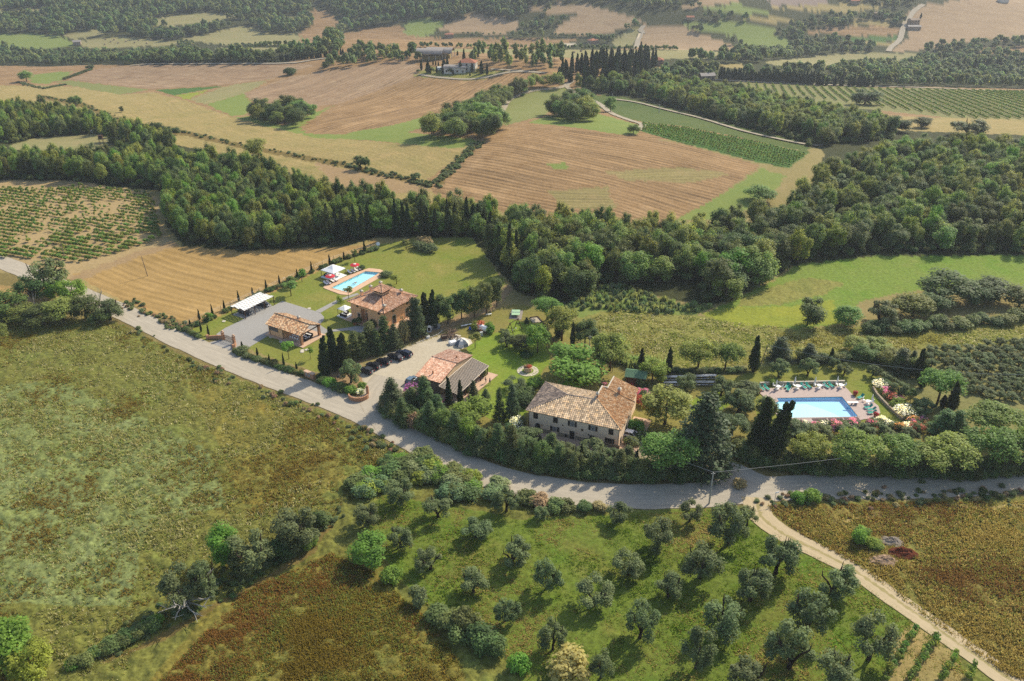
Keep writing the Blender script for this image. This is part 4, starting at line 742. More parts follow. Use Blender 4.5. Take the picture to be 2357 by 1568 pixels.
# --- carport: woven white strips on posts
a, ang, Lx = frame('A', (548, 662), (680, 705), 2.6)
cp = thing('carport', 'carport with a woven white strip canopy on dark posts', 'carport', (a.x, a.y, 0), ang); D = 11.0
mstrip = mat('white_canvas', (.80, .78, .72), .8, .2); mposts = mwood
for rI in range(5):
    for cI in range(22):
        if cI == 21 and rI % 2: continue
        m = M(); y = (cI + .5 + (.5 if rI % 2 else 0)) * D / 22; xx = -Lx + (rI + .5) * Lx / 5
        m.box((xx, y, 2.66 + (.05 if (rI + cI) % 2 else 0) + .12 * (rI / 5)), (Lx / 5 - .03, D / 22 * .74, .03), ry=.06 * (-1) ** (rI + cI)); m.obj('canopy_strip', mstrip, cp)
m = M()
for rI in range(6): m.tube([(-Lx + rI * Lx / 5, 0, 2.6 + .02 * rI), (-Lx + rI * Lx / 5, D, 2.6 + .02 * rI)], .035, 4)
for y in (0, D / 3, D * 2 / 3, D): m.box((-Lx / 2, y, 2.52), (Lx, .12, .16))
m.obj('canopy_frame', mposts, cp)
for y in (.1, D / 3, D * 2 / 3, D - .1):
    for xx in (-Lx + .15, -.15):
        m = M(); m.box((xx, y, 1.25), (.15, .15, 2.5)); m.obj('post', mposts, cp)
CARP = (a, ang, Lx, D)

# --- entrance gate with curved wing walls
gp = [P('A', 487, 968), P('A', 588, 1005)]; gd = gp[1] - gp[0]; gang = math.atan2(gd.y, gd.x); gl = gd.length
gate = thing('entrance_gate', 'iron driveway gate between brick pillars with curved wing walls', 'gate', gp[0], gang)
for x in (0, gl):
    m = M(); m.box((x, 0, 1.15), (.6, .6, 2.3)); p = m.obj('pillar', mbrick, gate); m = M(); m.box((x, 0, 2.36), (.76, .76, .12)); m.lathe([(.12, 2.42), (.3, 2.5), (.26, 2.72), (.1, 2.8)], (x, 0, 0), 8); m.obj('pillar_cap', mterra, p)
for s, x0 in ((-1, 0), (1, gl)):
    m = M(); pts = [(x0 + s * (.3 + (3.6 if s < 0 else 1.6) * t), -1.9 * t ** 1.7, 0) for t in np.linspace(0, 1, 9)]
    for k in range(8):
        p0, p1 = Vector(pts[k]), Vector(pts[k + 1]); h0 = 1.15 - .35 * k / 8; d = (p1 - p0); m.box(((p0 + p1) / 2 + Z * h0 / 2), (d.length + .04, .34, h0), rz=math.atan2(d.y, d.x))
    m.obj('wing_wall', mbrick, gate); e = pts[-1]; m = M(); m.box((e[0], e[1], .6), (.6, .6, 1.2)); m.obj('end_pillar', mbrick, gate)
for s in (0, 1):
    m = M(); x0 = .34 + s * (gl / 2 - .34); L_ = gl / 2 - .36
    for k in range(9):
        xx = x0 + L_ * k / 8; h = 1.5 + .35 * (1 - abs((xx - gl / 2) / (gl / 2))) ** 1.0; m.box((xx, 0, h / 2 + .06), (.045, .045, h))
    m.box((x0 + L_ / 2, 0, .2), (L_, .06, .08)); m.box((x0 + L_ / 2, 0, 1.0), (L_, .06, .07)); m.box((x0 + L_ / 2, 0, 1.5), (L_, .06, .07)); m.obj('gate_leaf', mwood, gate)
# roadside meter wall
p = P('A', 1284, 1318); q = P('A', 1240, 1300); mw = thing('meter_wall', 'low brick meter wall with a coping beside the road', 'wall', p, math.atan2(p.y - q.y, p.x - q.x))
m = M(); m.box((0, 0, .75), (3.0, .7, 1.5)); m.obj('wall', mbrick, mw); m = M(); m.box((0, 0, 1.56), (3.3, .95, .12)); m.obj('coping', mterra, mw)
for x in (-.8, .1): m = M(); m.box((x, -.36, .8), (.6, .05, .8)); m.obj('meter_door', mgrey, mw)
# curved wall by the car park mouth
m = M(); c0 = P('A', 1735, 1492)
for k in range(9):
    t = math.radians(200 + 17 * k); m.box((c0.x + 2.3 * math.cos(t), c0.y + 2.3 * math.sin(t), .55), (.75, .35, 1.1), rz=t + math.pi / 2)
tag(m.obj('garden_wall', mbrick), 'curved low wall at the car park mouth beside the shrubs', 'wall')
m = M(); c0 = P('A', 1815, 1470); m.box((c0.x, c0.y, .95), (.6, .6, 1.9)); m.lathe([(.2, 1.9), (.32, 2.0), (.3, 2.3), (.1, 2.4)], (c0.x, c0.y, 0), 8); tag(m.obj('gate_pillar', mbrick), 'single brick pillar with an urn at the car park mouth', 'pillar')
m = M(); c0 = P('B', 85, 935); m.box((c0.x, c0.y, .95), (.6, .6, 1.9)); m.lathe([(.2, 1.9), (.34, 2.0), (.3, 2.3), (.1, 2.4)], (c0.x, c0.y, 0), 8)
for k in range(6): t = math.radians(180 + 15 * k); m.box((c0.x + 1.9 + 2.0 * math.cos(t), c0.y - .6 + 2.6 * math.sin(t), .6), (.75, .35, 1.2), rz=t + math.pi / 2)
tag(m.obj('gate_pillar', msand), 'pale pillar and curved wall beside the dark conifer', 'pillar')

# --- far farm and distant houses
mfar_r = mat('red_far_tiles', [c * .8 for c in lin('#ad7358')], .85, .1, noise=.12, nscale=.8); mfar_w = mat('pale_far_plaster', [c * .85 for c in lin('#d8cfc0')], .9, .1); mfar_g = mat('grey_roofing', lin('#8d857c'), .7, .2, noise=.15, nscale=.5); mfar_s = mat('old_stone', [c * .7 for c in lin('#b09a80')], .9, .1, noise=.2, nscale=.4)
def house(name, label, k, x, y, w_, d_, h_, rise, rz, wm, rm, kind='hip', wins=3, cat='house'):
    if k != 'J': w_ *= .72; d_ *= .8; h_ *= .85; rise *= .75
    p = P(k, x, y); t = thing(name, label, cat, p - Z * .6, rz); e = .4
    m = M(); m.box((0, 0, h_ / 2), (w_, d_, h_)); m.obj('wall', wm, t)
    m = M(); z = h_; A_ = [(-w_ / 2 - e, -d_ / 2 - e, z), (w_ / 2 + e, -d_ / 2 - e, z), (w_ / 2 + e, d_ / 2 + e, z), (-w_ / 2 - e, d_ / 2 + e, z)]; ins = d_ / 2 if kind == 'hip' else -e
    if kind == 'arch':
        for s in range(8):
            t0, t1 = math.pi * s / 8, math.pi * (s + 1) / 8
            g = lambda tt, xx: (xx, -math.cos(tt) * (d_ / 2 + e), z + math.sin(tt) * rise)
            m.face(g(t0, -w_ / 2 - e), g(t0, w_ / 2 + e), g(t1, w_ / 2 + e), g(t1, -w_ / 2 - e))
        for xx in (-w_ / 2, w_ / 2): m.add([(xx, -math.cos(math.pi * s / 8) * d_ / 2, z + math.sin(math.pi * s / 8) * rise * .97) for s in range(9)], [tuple(range(9))])
    else:
        B_ = [(-w_ / 2 + ins, 0, z + rise), (w_ / 2 - ins, 0, z + rise)]
        m.add(A_ + B_, [(0, 1, 5, 4), (2, 3, 4, 5), (1, 2, 5), (3, 0, 4), (3, 2, 1, 0)])
    m.obj('roof', rm, t)
    for f in ((Vector((-w_ / 2, -d_ / 2, 0)), X, -Y, w_), (Vector((w_ / 2, -d_ / 2, 0)), Y, X, d_)):
        if not wins: continue
        nw = max(1, round(f[3] / w_ * wins))
        for j in range(nw):
            for z in ((1.2,) if h_ < 4.5 else (1.2, 4.0)):
                window(t, f[:3], f[3] * (j + .5) / nw, z, 1.0, 1.3, mwood, .08, bars=False)
    return t
house('hill_farmhouse', 'white farmhouse with a red hip roof on the hill', 'J', 850, 492, 12, 9, 6.2, 2.2, -.15, mfar_w, mfar_r)
house('farm_shed', 'low white shed with a grey curved roof beside the red roof', 'J', 645, 530, 15, 7, 4.0, 1.6, -.08, mfar_w, mfar_g, 'arch', 4, 'shed')
for (x, y, lb) in ((240, 318, 'front arched grey hay barn behind the hill farm'), (395, 300, 'rear arched grey hay barn behind the hill farm')):
    p = P('J', x, y); t = thing('hay_barn', lb, 'barn', p - Z * .3, -.12, 'arched hay barns'); m = M(); L_, w_ = 20, 12
    for s in range(8):
        g = lambda tt, xx: (xx, -math.cos(tt) * w_ / 2, 5 + math.sin(tt) * 3.0)
        m.face(g(math.pi * s / 8, -L_ / 2), g(math.pi * s / 8, L_ / 2), g(math.pi * (s + 1) / 8, L_ / 2), g(math.pi * (s + 1) / 8, -L_ / 2))
    m.obj('roof', mfar_g, t)
    for xx in np.linspace(-L_ / 2, L_ / 2, 5):
        for yy in (-w_ / 2 + .2, w_ / 2 - .2): m = M(); m.box((xx, yy, 2.5), (.3, .3, 5)); m.obj('post', mgrey, t)
    m = M(); m.box((1, .5, 1.6), (14, 7, 3.2)); m.obj('hay_stack', mat('hay', [c * .7 for c in lin('#a8925c')], .95), t)
m = M(); p = P('J', 390, 492); m.box((p.x, p.y, p.z + 1), (5, 2.2, 2)); m.box((p.x + 3, p.y, p.z + .8), (1.6, 2, 1.5)); tag(m.obj('parked_trailer', mwhite), 'white trailer parked under the hill farm cypresses', 'trailer')
house('ridge_villa', 'red roofed house half hidden in the dark ridge wood', 'M', 2175, 450, 15, 9, 6, 2.4, -.1, mfar_s, mfar_r)
house('outbuilding', 'tiny white hut in the trees below the ridge house', 'M', 2230, 492, 4, 4, 3, 1, 0, mfar_w, mfar_w, 'gable', 0, 'hut')
house('roadside_house', 'grey roofed house at the end of the vineyard cypress row', 'R', 165, 545, 16, 8, 4, 2.4, .2, mfar_s, mfar_g, 'gable', 3)
house('wood_house', 'red roofed house behind cypresses in the far right wood', 'R', 2060, 462, 16, 9, 6, 2.4, -.1, mfar_s, mfar_r)
house('ridge_farmhouse', 'old stone farmhouse beside the white ridge lane', 'R', 1590, 170, 16, 10, 7, 2.5, .2, mfar_s, mfar_s, 'gable', 3)
house('ridge_barn', 'low stone barn below the ridge farmhouse', 'R', 1595, 200, 20, 8, 4, 2, -.1, mfar_s, mfar_g, 'gable', 0, 'barn')
house('valley_farmhouse', 'pink farmhouse beside the sand arena', 'M', 1735, 305, 15, 10, 6, 2.4, .7, mfar_s, mfar_r)
house('valley_cottage', 'brick cottage among trees in the valley stubble', 'M', 745, 258, 14, 8, 5, 2, .1, mfar_s, mfar_r, 'hip', 3)
house('hilltop_house', 'pale house between tall cypresses on the far hill', 'M', 755, 120, 14, 9, 6, 2, 0, mfar_w, mfar_s)
house('knoll_house', 'straw coloured house on the wooded far knoll', 'R', 1370, 112, 22, 9, 5, 2, 0, mfar_s, mfar_s)
house('field_hut', 'small dark stone hut between hay fields', 'L', 535, 308, 11, 8, 4.5, 2.2, .3, mfar_s, mfar_g, 'gable', 0, 'hut')
house('far_house', 'tiny white house at the far right horizon', 'R', 2210, 14, 16, 10, 5, 2, 0, mfar_w, mfar_w, 'gable', 0)
house('far_house', 'tiny brick house on the straw field far right', 'R', 1185, 26, 14, 9, 5, 2, 0, mfar_s, mfar_r, 'gable', 0)
house('lane_house', 'red roofed house beside the far left green field', 'R', 50, 135, 12, 8, 4, 2, 0, mfar_s, mfar_r, 'gable', 0)
# ------------------------------------------------------------------ pools
mpf = mat('pale_blue_pool_floor', (.46, .76, .80), .6, .3); mpd_ = mat('blue_pool_floor', (.30, .58, .78), .6, .3); mpw = mat('blue_pool_wall', (.42, .70, .88), .5, .3); mcop = mat('pool_coping', [c * .8 for c in lin('#d8b090')], .8, .2, noise=.1)
mpd = mat('pink_stone_deck', [c * .78 for c in lin('#c0aca0')], .85, .2, noise=.13, nscale=1.5)
mterrb = mat('orange_terracotta_deck', [c * .82 for c in lin('#d9b492')], .85, .2, noise=.1, nscale=1.0)
def ring(m, out, inn, z, zt=None):
    n = len(out); b = len(m.v); m.v += [(p.x, p.y, z) for p in out] + [(p.x, p.y, z) for p in inn]
    m.f += [(b + i, b + (i + 1) % n, b + n + (i + 1) % n, b + n + i) for i in range(n)]
def pool(label, poly, floors, wm, tint, cop):
    t = thing('swimming_pool', label, 'pool', (0, 0, 0)); n = len(poly)
    c = sum(poly, Vector()) / n
    m = M(); m.add([(p.x, p.y, .1) for p in poly] + [(p.x, p.y, -2.3) for p in poly], [(i, n + i, n + (i + 1) % n, (i + 1) % n) for i in range(n)]); m.obj('wall', wm, t)
    for nm, pts, mt_ in floors:
        m = M(); m.face(*[(p[0], p[1], p[2]) for p in pts]); m.obj(nm, mt_, t)
    m = M(); m.face(*[(p.x, p.y, -.06) for p in shrink(poly, -.02)]); o = m.obj('water', water_mat('pool_water', tint), t)
    m = M(); a_, b_ = shrink(poly, .42), shrink(poly, -.05); nn = len(a_)
    m.add([(p.x, p.y, .17) for p in a_] + [(p.x, p.y, .17) for p in b_] + [(p.x, p.y, .0) for p in a_] + [(p.x, p.y, .0) for p in b_], [(i, (i + 1) % nn, nn + (i + 1) % nn, nn + i) for i in range(nn)] + [(2 * nn + i, 2 * nn + (i + 1) % nn, (i + 1) % nn, i) for i in range(nn)] + [(nn + i, nn + (i + 1) % nn, 3 * nn + (i + 1) % nn, 3 * nn + i) for i in range(nn)]); m.obj('coping', cop, t)
    return t
def deck(name, label, k, pts, hole, m_, z=.13):
    """paving with a hole: outer outline triangulated round the pool"""
    o = [PZ(k, *p) for p in pts]; me = bpy.data.meshes.new(name); import bmesh
    bm = bmesh.new(); ov = [bm.verts.new((p.x, p.y, z)) for p in o]; hv = [bm.verts.new((p.x, p.y, z)) for p in hole]
    ed = [bm.edges.new((ov[i], ov[(i + 1) % len(ov)])) for i in range(len(ov))] + [bm.edges.new((hv[i], hv[(i + 1) % len(hv)])) for i in range(len(hv))]
    bmesh.ops.triangle_fill(bm, edges=ed, use_beauty=True, use_dissolve=False)
    for f in bm.faces:
        f.normal_update()
        if f.normal.z < 0: f.normal_flip()
    r = bmesh.ops.extrude_face_region(bm, geom=list(bm.faces)); [v.co.__setattr__('z', 0.0) for v in [g for g in r['geom'] if isinstance(g, bmesh.types.BMVert)]]
    bm.to_mesh(me); bm.free(); me.materials.append(m_); ob = obj(name, me); tag(ob, label, 'paving', kind='structure'); return ob
fl = [('floor', [(p.x, p.y, -.5) for p in shrink(POOL_A, -.01)], mpf)]
pool('long pale pool with terracotta edging behind the orange villa', POOL_A, fl, mpf, (.88, .97, .98), mcop)
deck('pool_deck', 'terracotta deck round the villa pool', 'A', [(1405, 490), (1420, 468), (1640, 378), (1790, 322), (1830, 312), (1930, 322), (1985, 352), (1960, 380), (1640, 560), (1560, 552), (1420, 500)], shrink(POOL_A, .3), mterrb)
q = POOL_B; d = lambda x, y, z: (PZ('D', x, y).x, PZ('D', x, y).y, z)
fl = [('floor', [d(340, 450, -.45), d(312, 462, -.45), d(322, 500, -.45), d(360, 552, -.45), d(412, 556, -.45), d(440, 586, -.45), d(900, 583, -.5), d(800, 530, -.5), d(720, 500, -.5), d(580, 455, -.48)], mpf), ('deep_floor', [d(340, 450, -.47), d(580, 455, -.5), d(720, 500, -.52), d(800, 530, -.52), d(900, 583, -.52), d(1000, 577, -.8), d(868, 414, -.8), d(332, 424, -.6)], mpd_)]
PB = pool('large bright blue pool with a diving board among the olives', POOL_B, fl, mpw, (.92, .99, 1.0), mpd)
deck('pool_deck', 'pinkish stone deck round the large pool', 'D', [(195, 385), (210, 345), (885, 325), (985, 430), (1110, 445), (1165, 490), (1180, 545), (1140, 580), (1010, 605), (400, 660), (375, 640), (330, 560), (280, 460)], shrink(POOL_B, .3), mpd)
m = M(); a_, b_ = PZ('D', 190, 315), PZ('D', 885, 300); d_ = b_ - a_; m.box(((a_ + b_) / 2 + Z * .4), (d_.length, .4, .8), rz=math.atan2(d_.y, d_.x)); tag(m.obj('garden_wall', mstone), 'long low wall behind the green sun loungers', 'wall')
a_ = PZ('D', 905, 478); b_ = PZ('D', 995, 478); db = thing('diving_board', 'white diving board over the large pool', 'diving board', (b_.x, b_.y, .13), math.atan2(a_.y - b_.y, a_.x - b_.x)); L_ = (a_ - b_).length
m = M(); m.box((L_ / 2, 0, .62), (L_, .5, .08)); m.obj('board', mwhite, db); m = M(); m.box((.5, 0, .3), (.5, .42, .58)); m.box((1.4, 0, .32), (.12, .5, .56)); m.obj('stand', mgrey, db)
# stairs-like tiles of the pool's near edge, their shade put into a dark colour
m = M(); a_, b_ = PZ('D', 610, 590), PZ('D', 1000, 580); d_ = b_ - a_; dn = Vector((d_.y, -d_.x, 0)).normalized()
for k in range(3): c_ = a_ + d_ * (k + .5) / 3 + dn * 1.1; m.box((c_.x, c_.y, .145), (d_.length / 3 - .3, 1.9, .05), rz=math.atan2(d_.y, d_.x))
tag(m.obj('pool_cover', mat('shade_painted_tiles', lin('#5a4a48'), .8, .1, noise=.2)), 'tiles along the near edge of the pool, painted dark for shade', 'cover')

# ------------------------------------------------------------------ garden furniture
mgreen = mat('green_sling', lin('#2f8f7c'), .8, .15); mcushion = mat('white_cushion', (.72, .70, .66), .85, .1); mred = mat('red_canvas', lin('#b8323c'), .8, .15); mrattan = mat('dark_rattan', (.03, .025, .022), .7, .2, noise=.2, nscale=8)
mcv = mat('off_white_canvas', (.74, .71, .64), .85, .1)
def lounger(label, loc, rz, fab, fr, group, cushion=False):
    t = thing('sun_lounger', label, 'sun lounger', loc, rz, group); w_ = .72; th = .1 if cushion else .03
    m = M()
    for s in (-1, 1): m.box((0, s * w_ / 2, .32), (2.0, .06, .07))
    for x in (-.95, .95): m.box((x, 0, .32), (.06, w_, .06))
    m.obj('frame', fr, t)
    for x in (-.75, .8):
        for s in (-1, 1): m = M(); m.box((x, s * w_ / 2, .15), (.05, .05, .3)); m.obj('leg', fr, t)
    m = M(); m.box((-.3, 0, .36 + th / 2), (1.3, w_ - .06, th)); m.obj('seat', fab, t)
    m = M(); m.box((.68, 0, .62), (.86, w_ - .06, th), ry=-.75); m.obj('backrest', fab, t); return t
GA = 'green loungers round the large pool'
row = [(205, 375, 'end'), (248, 372, ''), (415, 358, 'x'), (428, 378, 'x'), (548, 360, ''), (590, 358, ''), (735, 355, ''), (775, 350, '')]
names = ['first green lounger from the olive end of the pool row', 'second green lounger from the olive end of the pool row', 'third green lounger, turned askew in the pool row', 'fourth green lounger, turned askew in front of the third', 'fifth green lounger in the row behind the pool', 'sixth green lounger in the row behind the pool', 'seventh green lounger in the row behind the pool', 'last green lounger at the diving board end of the row']
for (x, y, c), lb in zip(row, names):
    p = PZ('D', x, y - 22); lounger(lb, (p.x, p.y, .13), math.radians(112 if c != 'x' else 58), mgreen, mwhite, GA)
for x, y, rz, lb in ((1015, 425, 32, 'lone green lounger at the deck corner beside the lawn'), (1078, 508, 12, 'upper green lounger of three near the flowering bushes'), (1105, 528, 10, 'middle green lounger of three near the flowering bushes'), (1108, 552, 8, 'lower green lounger of three near the flowering bushes')):
    p = PZ('D', x, y); lounger(lb, (p.x, p.y, .13), math.radians(rz), mgreen, mwhite, GA)
def round_table(label, loc, group, r=.62, h=.72, m_=mwhite):
    t = thing('round_table', label, 'table', loc, 0, group); m = M(); m.lathe([(r, h - .04), (r, h)], n=16); m.obj('table_top', m_, t); m = M(); m.lathe([(.3, 0), (.28, .04), (.05, .08), (.05, h - .05)], n=8); m.obj('pedestal', m_, t); return t
def chair(label, loc, rz, group, m_=mwhite):
    t = thing('garden_chair', label, 'chair', loc, rz, group); m = M(); m.box((0, 0, .43), (.48, .48, .05)); m.obj('seat', m_, t); m = M(); m.box((-.24, 0, .7), (.05, .46, .5), ry=-.12); m.obj('backrest', m_, t)
    for x in (-.2, .2):
        for y in (-.2, .2): m = M(); m.box((x, y, .21), (.04, .04, .42)); m.obj('leg', m_, t)
    return t
TB = [(340, 348, 'white round table beside the first pair of green loungers'), (503, 345, 'white round table beside the askew loungers'), (678, 340, 'white round table before the last pair of green loungers'), (855, 336, 'white round table at the end of the pool wall'), (1078, 470, 'white round table at the rounded corner of the deck')]
for x, y, lb in TB:
    p = PZ('D', x, y); round_table(lb, (p.x, p.y, .13), 'white tables by the large pool')
    for j, a_ in enumerate((.3, 2.2, 4.1)):
        chair(('first', 'second', 'third')[j] + ' white chair at the ' + lb[6:], (p.x + 1.15 * math.cos(a_), p.y + 1.15 * math.sin(a_), .13), a_ + math.pi, 'white chairs by the large pool')
def folded_parasol(label, loc):
    t = thing('folded_parasol', label, 'parasol', loc, 0, 'folded parasols by the large pool'); m = M(); m.tube([(0, 0, 0), (0, 0, 2.5)], .03, 6); m.obj('pole', mwhite, t); m = M(); m.lathe([(.04, 2.55), (.1, 2.4), (.2, 1.6), (.24, 1.1), (.1, 1.0)][::-1], n=8); m.obj('canopy', mcv, t); m = M(); m.lathe([(.3, 0), (.3, .1), (.05, .14)], n=10); m.obj('base', mgrey, t)
for x, y, lb in ((323, 352, 'folded parasol beside the first white table'), (475, 325, 'folded parasol behind the askew loungers'), (640, 325, 'folded parasol beside the third white table'), (822, 320, 'folded parasol beside the end white table'), (1105, 470, 'folded parasol on the rounded deck corner')):
    p = PZ('D', x, y); folded_parasol(lb, (p.x, p.y, .13))
def parasol(label, loc, r=1.5, m_=mred):
    t = thing('parasol', label, 'parasol', loc, 0, 'red parasols by the villa pool'); m = M(); m.tube([(0, 0, 0), (0, 0, 2.45)], .03, 6); m.obj('pole', mwhite, t); m = M(); m.lathe([(r, 2.0), (r, 2.06), (.45, 2.4)], n=10); m.obj('canopy', m_, t); m = M(); m.lathe([(.46, 2.405), (.02, 2.55)], n=10); m.obj('canopy_top', mcv, t)
p = PZ('A', 1475, 440); parasol('red parasol between loungers in front of the white gazebo', (p.x, p.y, .0)); p = PZ('A', 1700, 335); parasol('red parasol at the far end of the villa pool', (p.x, p.y, 0))
LW = [(1430, 462, 'nearest cream lounger on the villa pool deck'), (1458, 456, 'cream lounger second from the near end of the villa pool'), (1490, 438, 'cream lounger just past the near red parasol'), (1518, 428, 'cream lounger beside the gazebo platform'), (1650, 360, 'grey shaded lounger beyond the gazebo'), (1682, 350, 'cream lounger before the far red parasol'), (1708, 338, 'cream lounger under the far red parasol'), (1735, 326, 'farthest cream lounger at the villa pool')]
for x, y, lb in LW: p = PZ('A', x, y); lounger(lb, (p.x, p.y, .13), math.radians(135), mcushion, mwood, 'cream loungers by the villa pool', True)
# gazebo
c = [PZ('A', *q) for q in ((1385, 325), (1500, 363), (1605, 308), (1490, 275))]
c = [PZ('A', x, y, 2.3) for x, y in ((1385, 322), (1500, 357), (1605, 305), (1490, 282))]; cc = sum(c, Vector()) / 4
gz = thing('gazebo', 'white square gazebo with a pyramid canopy beside the villa pool', 'gazebo', (cc.x, cc.y, 0), math.atan2(c[1].y - c[0].y, c[1].x - c[0].x)); s = (c[1] - c[0]).length / 2
m = M(); A_ = [(-s, -s, 2.3), (s, -s, 2.3), (s, s, 2.3), (-s, s, 2.3)]; Bm = [(x * .52, y * .52, 2.78) for x, y, _ in A_]; m.add(A_ + Bm + [(0, 0, 3.55)], [(0, 1, 5, 4), (1, 2, 6, 5), (2, 3, 7, 6), (3, 0, 4, 7), (4, 5, 8), (5, 6, 8), (6, 7, 8), (7, 4, 8)])
m.add([(x, y, 2.08) for x, y, _ in A_] + A_, [(0, 1, 5, 4), (1, 2, 6, 5), (2, 3, 7, 6), (3, 0, 4, 7)]); m.obj('canopy', mwhite, gz)
for x in (-s + .06, s - .06):
    for y in (-s + .06, s - .06): m = M(); m.box((x, y, 1.15), (.09, .09, 2.3)); m.obj('post', mwood, gz)
m = M(); m.box((.3, -.3, .07), (2 * s + .5, 2 * s + .3, .14)); m.obj('platform', mwhite, gz); GZ = (cc, gz.rotation_euler[2])
def sofa(label, loc, rz, L_=2.0, grp=None, fr=mrattan, cu=mcushion):
    t = thing('sofa', label, 'sofa', loc, rz, grp); m = M(); m.box((0, 0, .2), (L_, .85, .4)); m.box((0, .38, .5), (L_, .12, .5)); m.box((-L_ / 2 + .06, 0, .42), (.12, .85, .35)); m.box((L_ / 2 - .06, 0, .42), (.12, .85, .35)); m.obj('frame', fr, t)
    n = 3 if L_ > 1.8 else 2
    for k in range(n): m = M(); m.box((-L_ / 2 + .12 + (L_ - .24) * (k + .5) / n, -.06, .46), ((L_ - .3) / n - .03, .68, .14)); m.obj('cushion', cu, t)
    return t
for x, y, rz, lb in ((-1.4, 1.0, 0, 'dark sofa at the back of the white gazebo'), (-1.7, -1.1, 1.57, 'dark sofa on the lawn side of the gazebo')): sofa(lb, local(GZ, x, y, .14), GZ[1] + rz, 2.0, 'gazebo sofas')
chair('white armchair on the gazebo platform near the pool', local(GZ, 1.2, -.6, .14), 2.5, 'gazebo chairs', mcushion); chair('white armchair at the poolside corner of the gazebo', local(GZ, 1.5, .8, .14), 3.4, 'gazebo chairs', mcushion)
t = thing('coffee_table', 'low white table between the gazebo sofas', 'table', local(GZ, .2, 0, .14), GZ[1]); m = M(); m.box((0, 0, .38), (1.3, .8, .06)); m.obj('table_top', mwhite, t); m = M(); m.box((0, 0, .18), (1.0, .55, .35)); m.obj('base', mrattan, t)
# shade tent and lounge left of the villa
p = PZ('A', 1610, 745); VT = (p, vil.rotation_euler[2]); t = thing('shade_canopy', 'small white shade canopy beside the villa wall', 'canopy', p, VT[1]); m = M(); A_ = [(-1.5, -1.5, 2.3), (1.5, -1.5, 2.3), (1.5, 1.5, 2.3), (-1.5, 1.5, 2.3), (0, 0, 3.0)]; m.add(A_, [(0, 1, 4), (1, 2, 4), (2, 3, 4), (3, 0, 4)]); m.obj('canopy', mwhite, t)
for x in (-1.4, 1.4):
    for y in (-1.4, 1.4): m = M(); m.box((x, y, 1.15), (.08, .08, 2.3)); m.obj('post', mwood, t)
m = M(); m.box((0, 0, .08), (3.4, 3.4, .16)); m.obj('platform', mwhite, t); sofa('dark sofa on the platform beside the villa', local(VT, 0, -.8, .17), VT[1] + 3.14, 2.2); sofa('small dark sofa under the villa shade canopy', local(VT, -.6, .9, .17), VT[1], 1.4)
# pavilion furniture
t = thing('dining_table', 'long white dining table under the pavilion roof', 'table', local(PAV, -4.1, 2.6, .2), PAV[1]); m = M(); m.box((0, 0, .73), (3.4, 1.1, .06)); m.obj('table_top', mwhite, t)
for x in (-1.5, 1.5):
    for y in (-.45, .45): m = M(); m.box((x, y, .35), (.08, .08, .7)); m.obj('leg', mwhite, t)
for k in range(4):
    chair(('first', 'second', 'third', 'fourth')[k] + ' white chair along the lawn side of the pavilion table', local(PAV, -5.4 + .85 * k, 1.6, .2), PAV[1] + math.pi / 2, 'pavilion chairs')
    chair(('first', 'second', 'third', 'fourth')[k] + ' white chair along the court side of the pavilion table', local(PAV, -5.4 + .85 * k, 3.6, .2), PAV[1] - math.pi / 2, 'pavilion chairs')
sofa('dark rattan sofa with its back to the pavilion end', local(PAV, -1.2, 3.6, .2), PAV[1] - math.pi / 2, 2.4); sofa('dark rattan sofa inside the pavilion', local(PAV, -2.6, 5.4, .2), PAV[1], 2.2)
t = thing('coffee_table', 'low dark table between the pavilion sofas', 'table', local(PAV, -2.6, 4.0, .2), PAV[1]); m = M(); m.box((0, 0, .38), (1.0, .7, .05)); m.obj('table_top', mwhite, t); m = M(); m.box((0, 0, .18), (.9, .6, .35)); m.obj('base', mrattan, t)
# stepping stones and pots
for k, (kk, x, y) in enumerate([('A', 925, 945), ('A', 1015, 988), ('A', 1212, 1068), ('A', 1210, 1082), ('A', 1252, 1062), ('A', 1275, 682), ('A', 490, 800), ('A', 1588, 765)]):
    p = P(kk, x, y); m = M(); m.lathe([(.52, 0), (.55, .1), (.5, .14)], n=9); tag(m.obj('paving_slab', mstone, loc=p), 'pale stone slab in the lawn, ' + ['at the pavilion wall', 'below the pavilion plinth', 'upper of two before the pavilion', 'lower of two before the pavilion', 'third before the pavilion near the young tree', 'alone beside the gravel court', 'beside the carport lawn', 'near the villa terrace'][k], 'stone', 'pale slabs in the lawn')
mpot = mat('terracotta_pot', lin('#a5643f'), .8, .2, noise=.15)
def pot(label, p, r=.45): m = M(); m.lathe([(r * .65, 0), (r, .65), (r * 1.08, .66), (r * 1.08, .75), (r * .85, .75)], n=12); return tag(m.obj('plant_pot', mpot, loc=p), label, 'pot', 'terracotta pots')
p = PZ('A', 1698, 830); pot('terracotta pot with a round shrub at the villa path', p, .6); VPOT = p
pot('terracotta pot at the villa portal', PZ('A', 1740, 815), .5); PD = [PZ('D', 970, 400), PZ('D', 185, 380), PZ('D', 1140, 578)]
for p, lb in zip(PD, ('terracotta pot at the lawn corner of the large pool deck', 'terracotta pot at the olive corner of the large pool deck', 'terracotta pot beside the last three green loungers')): pot(lb, p, .5)
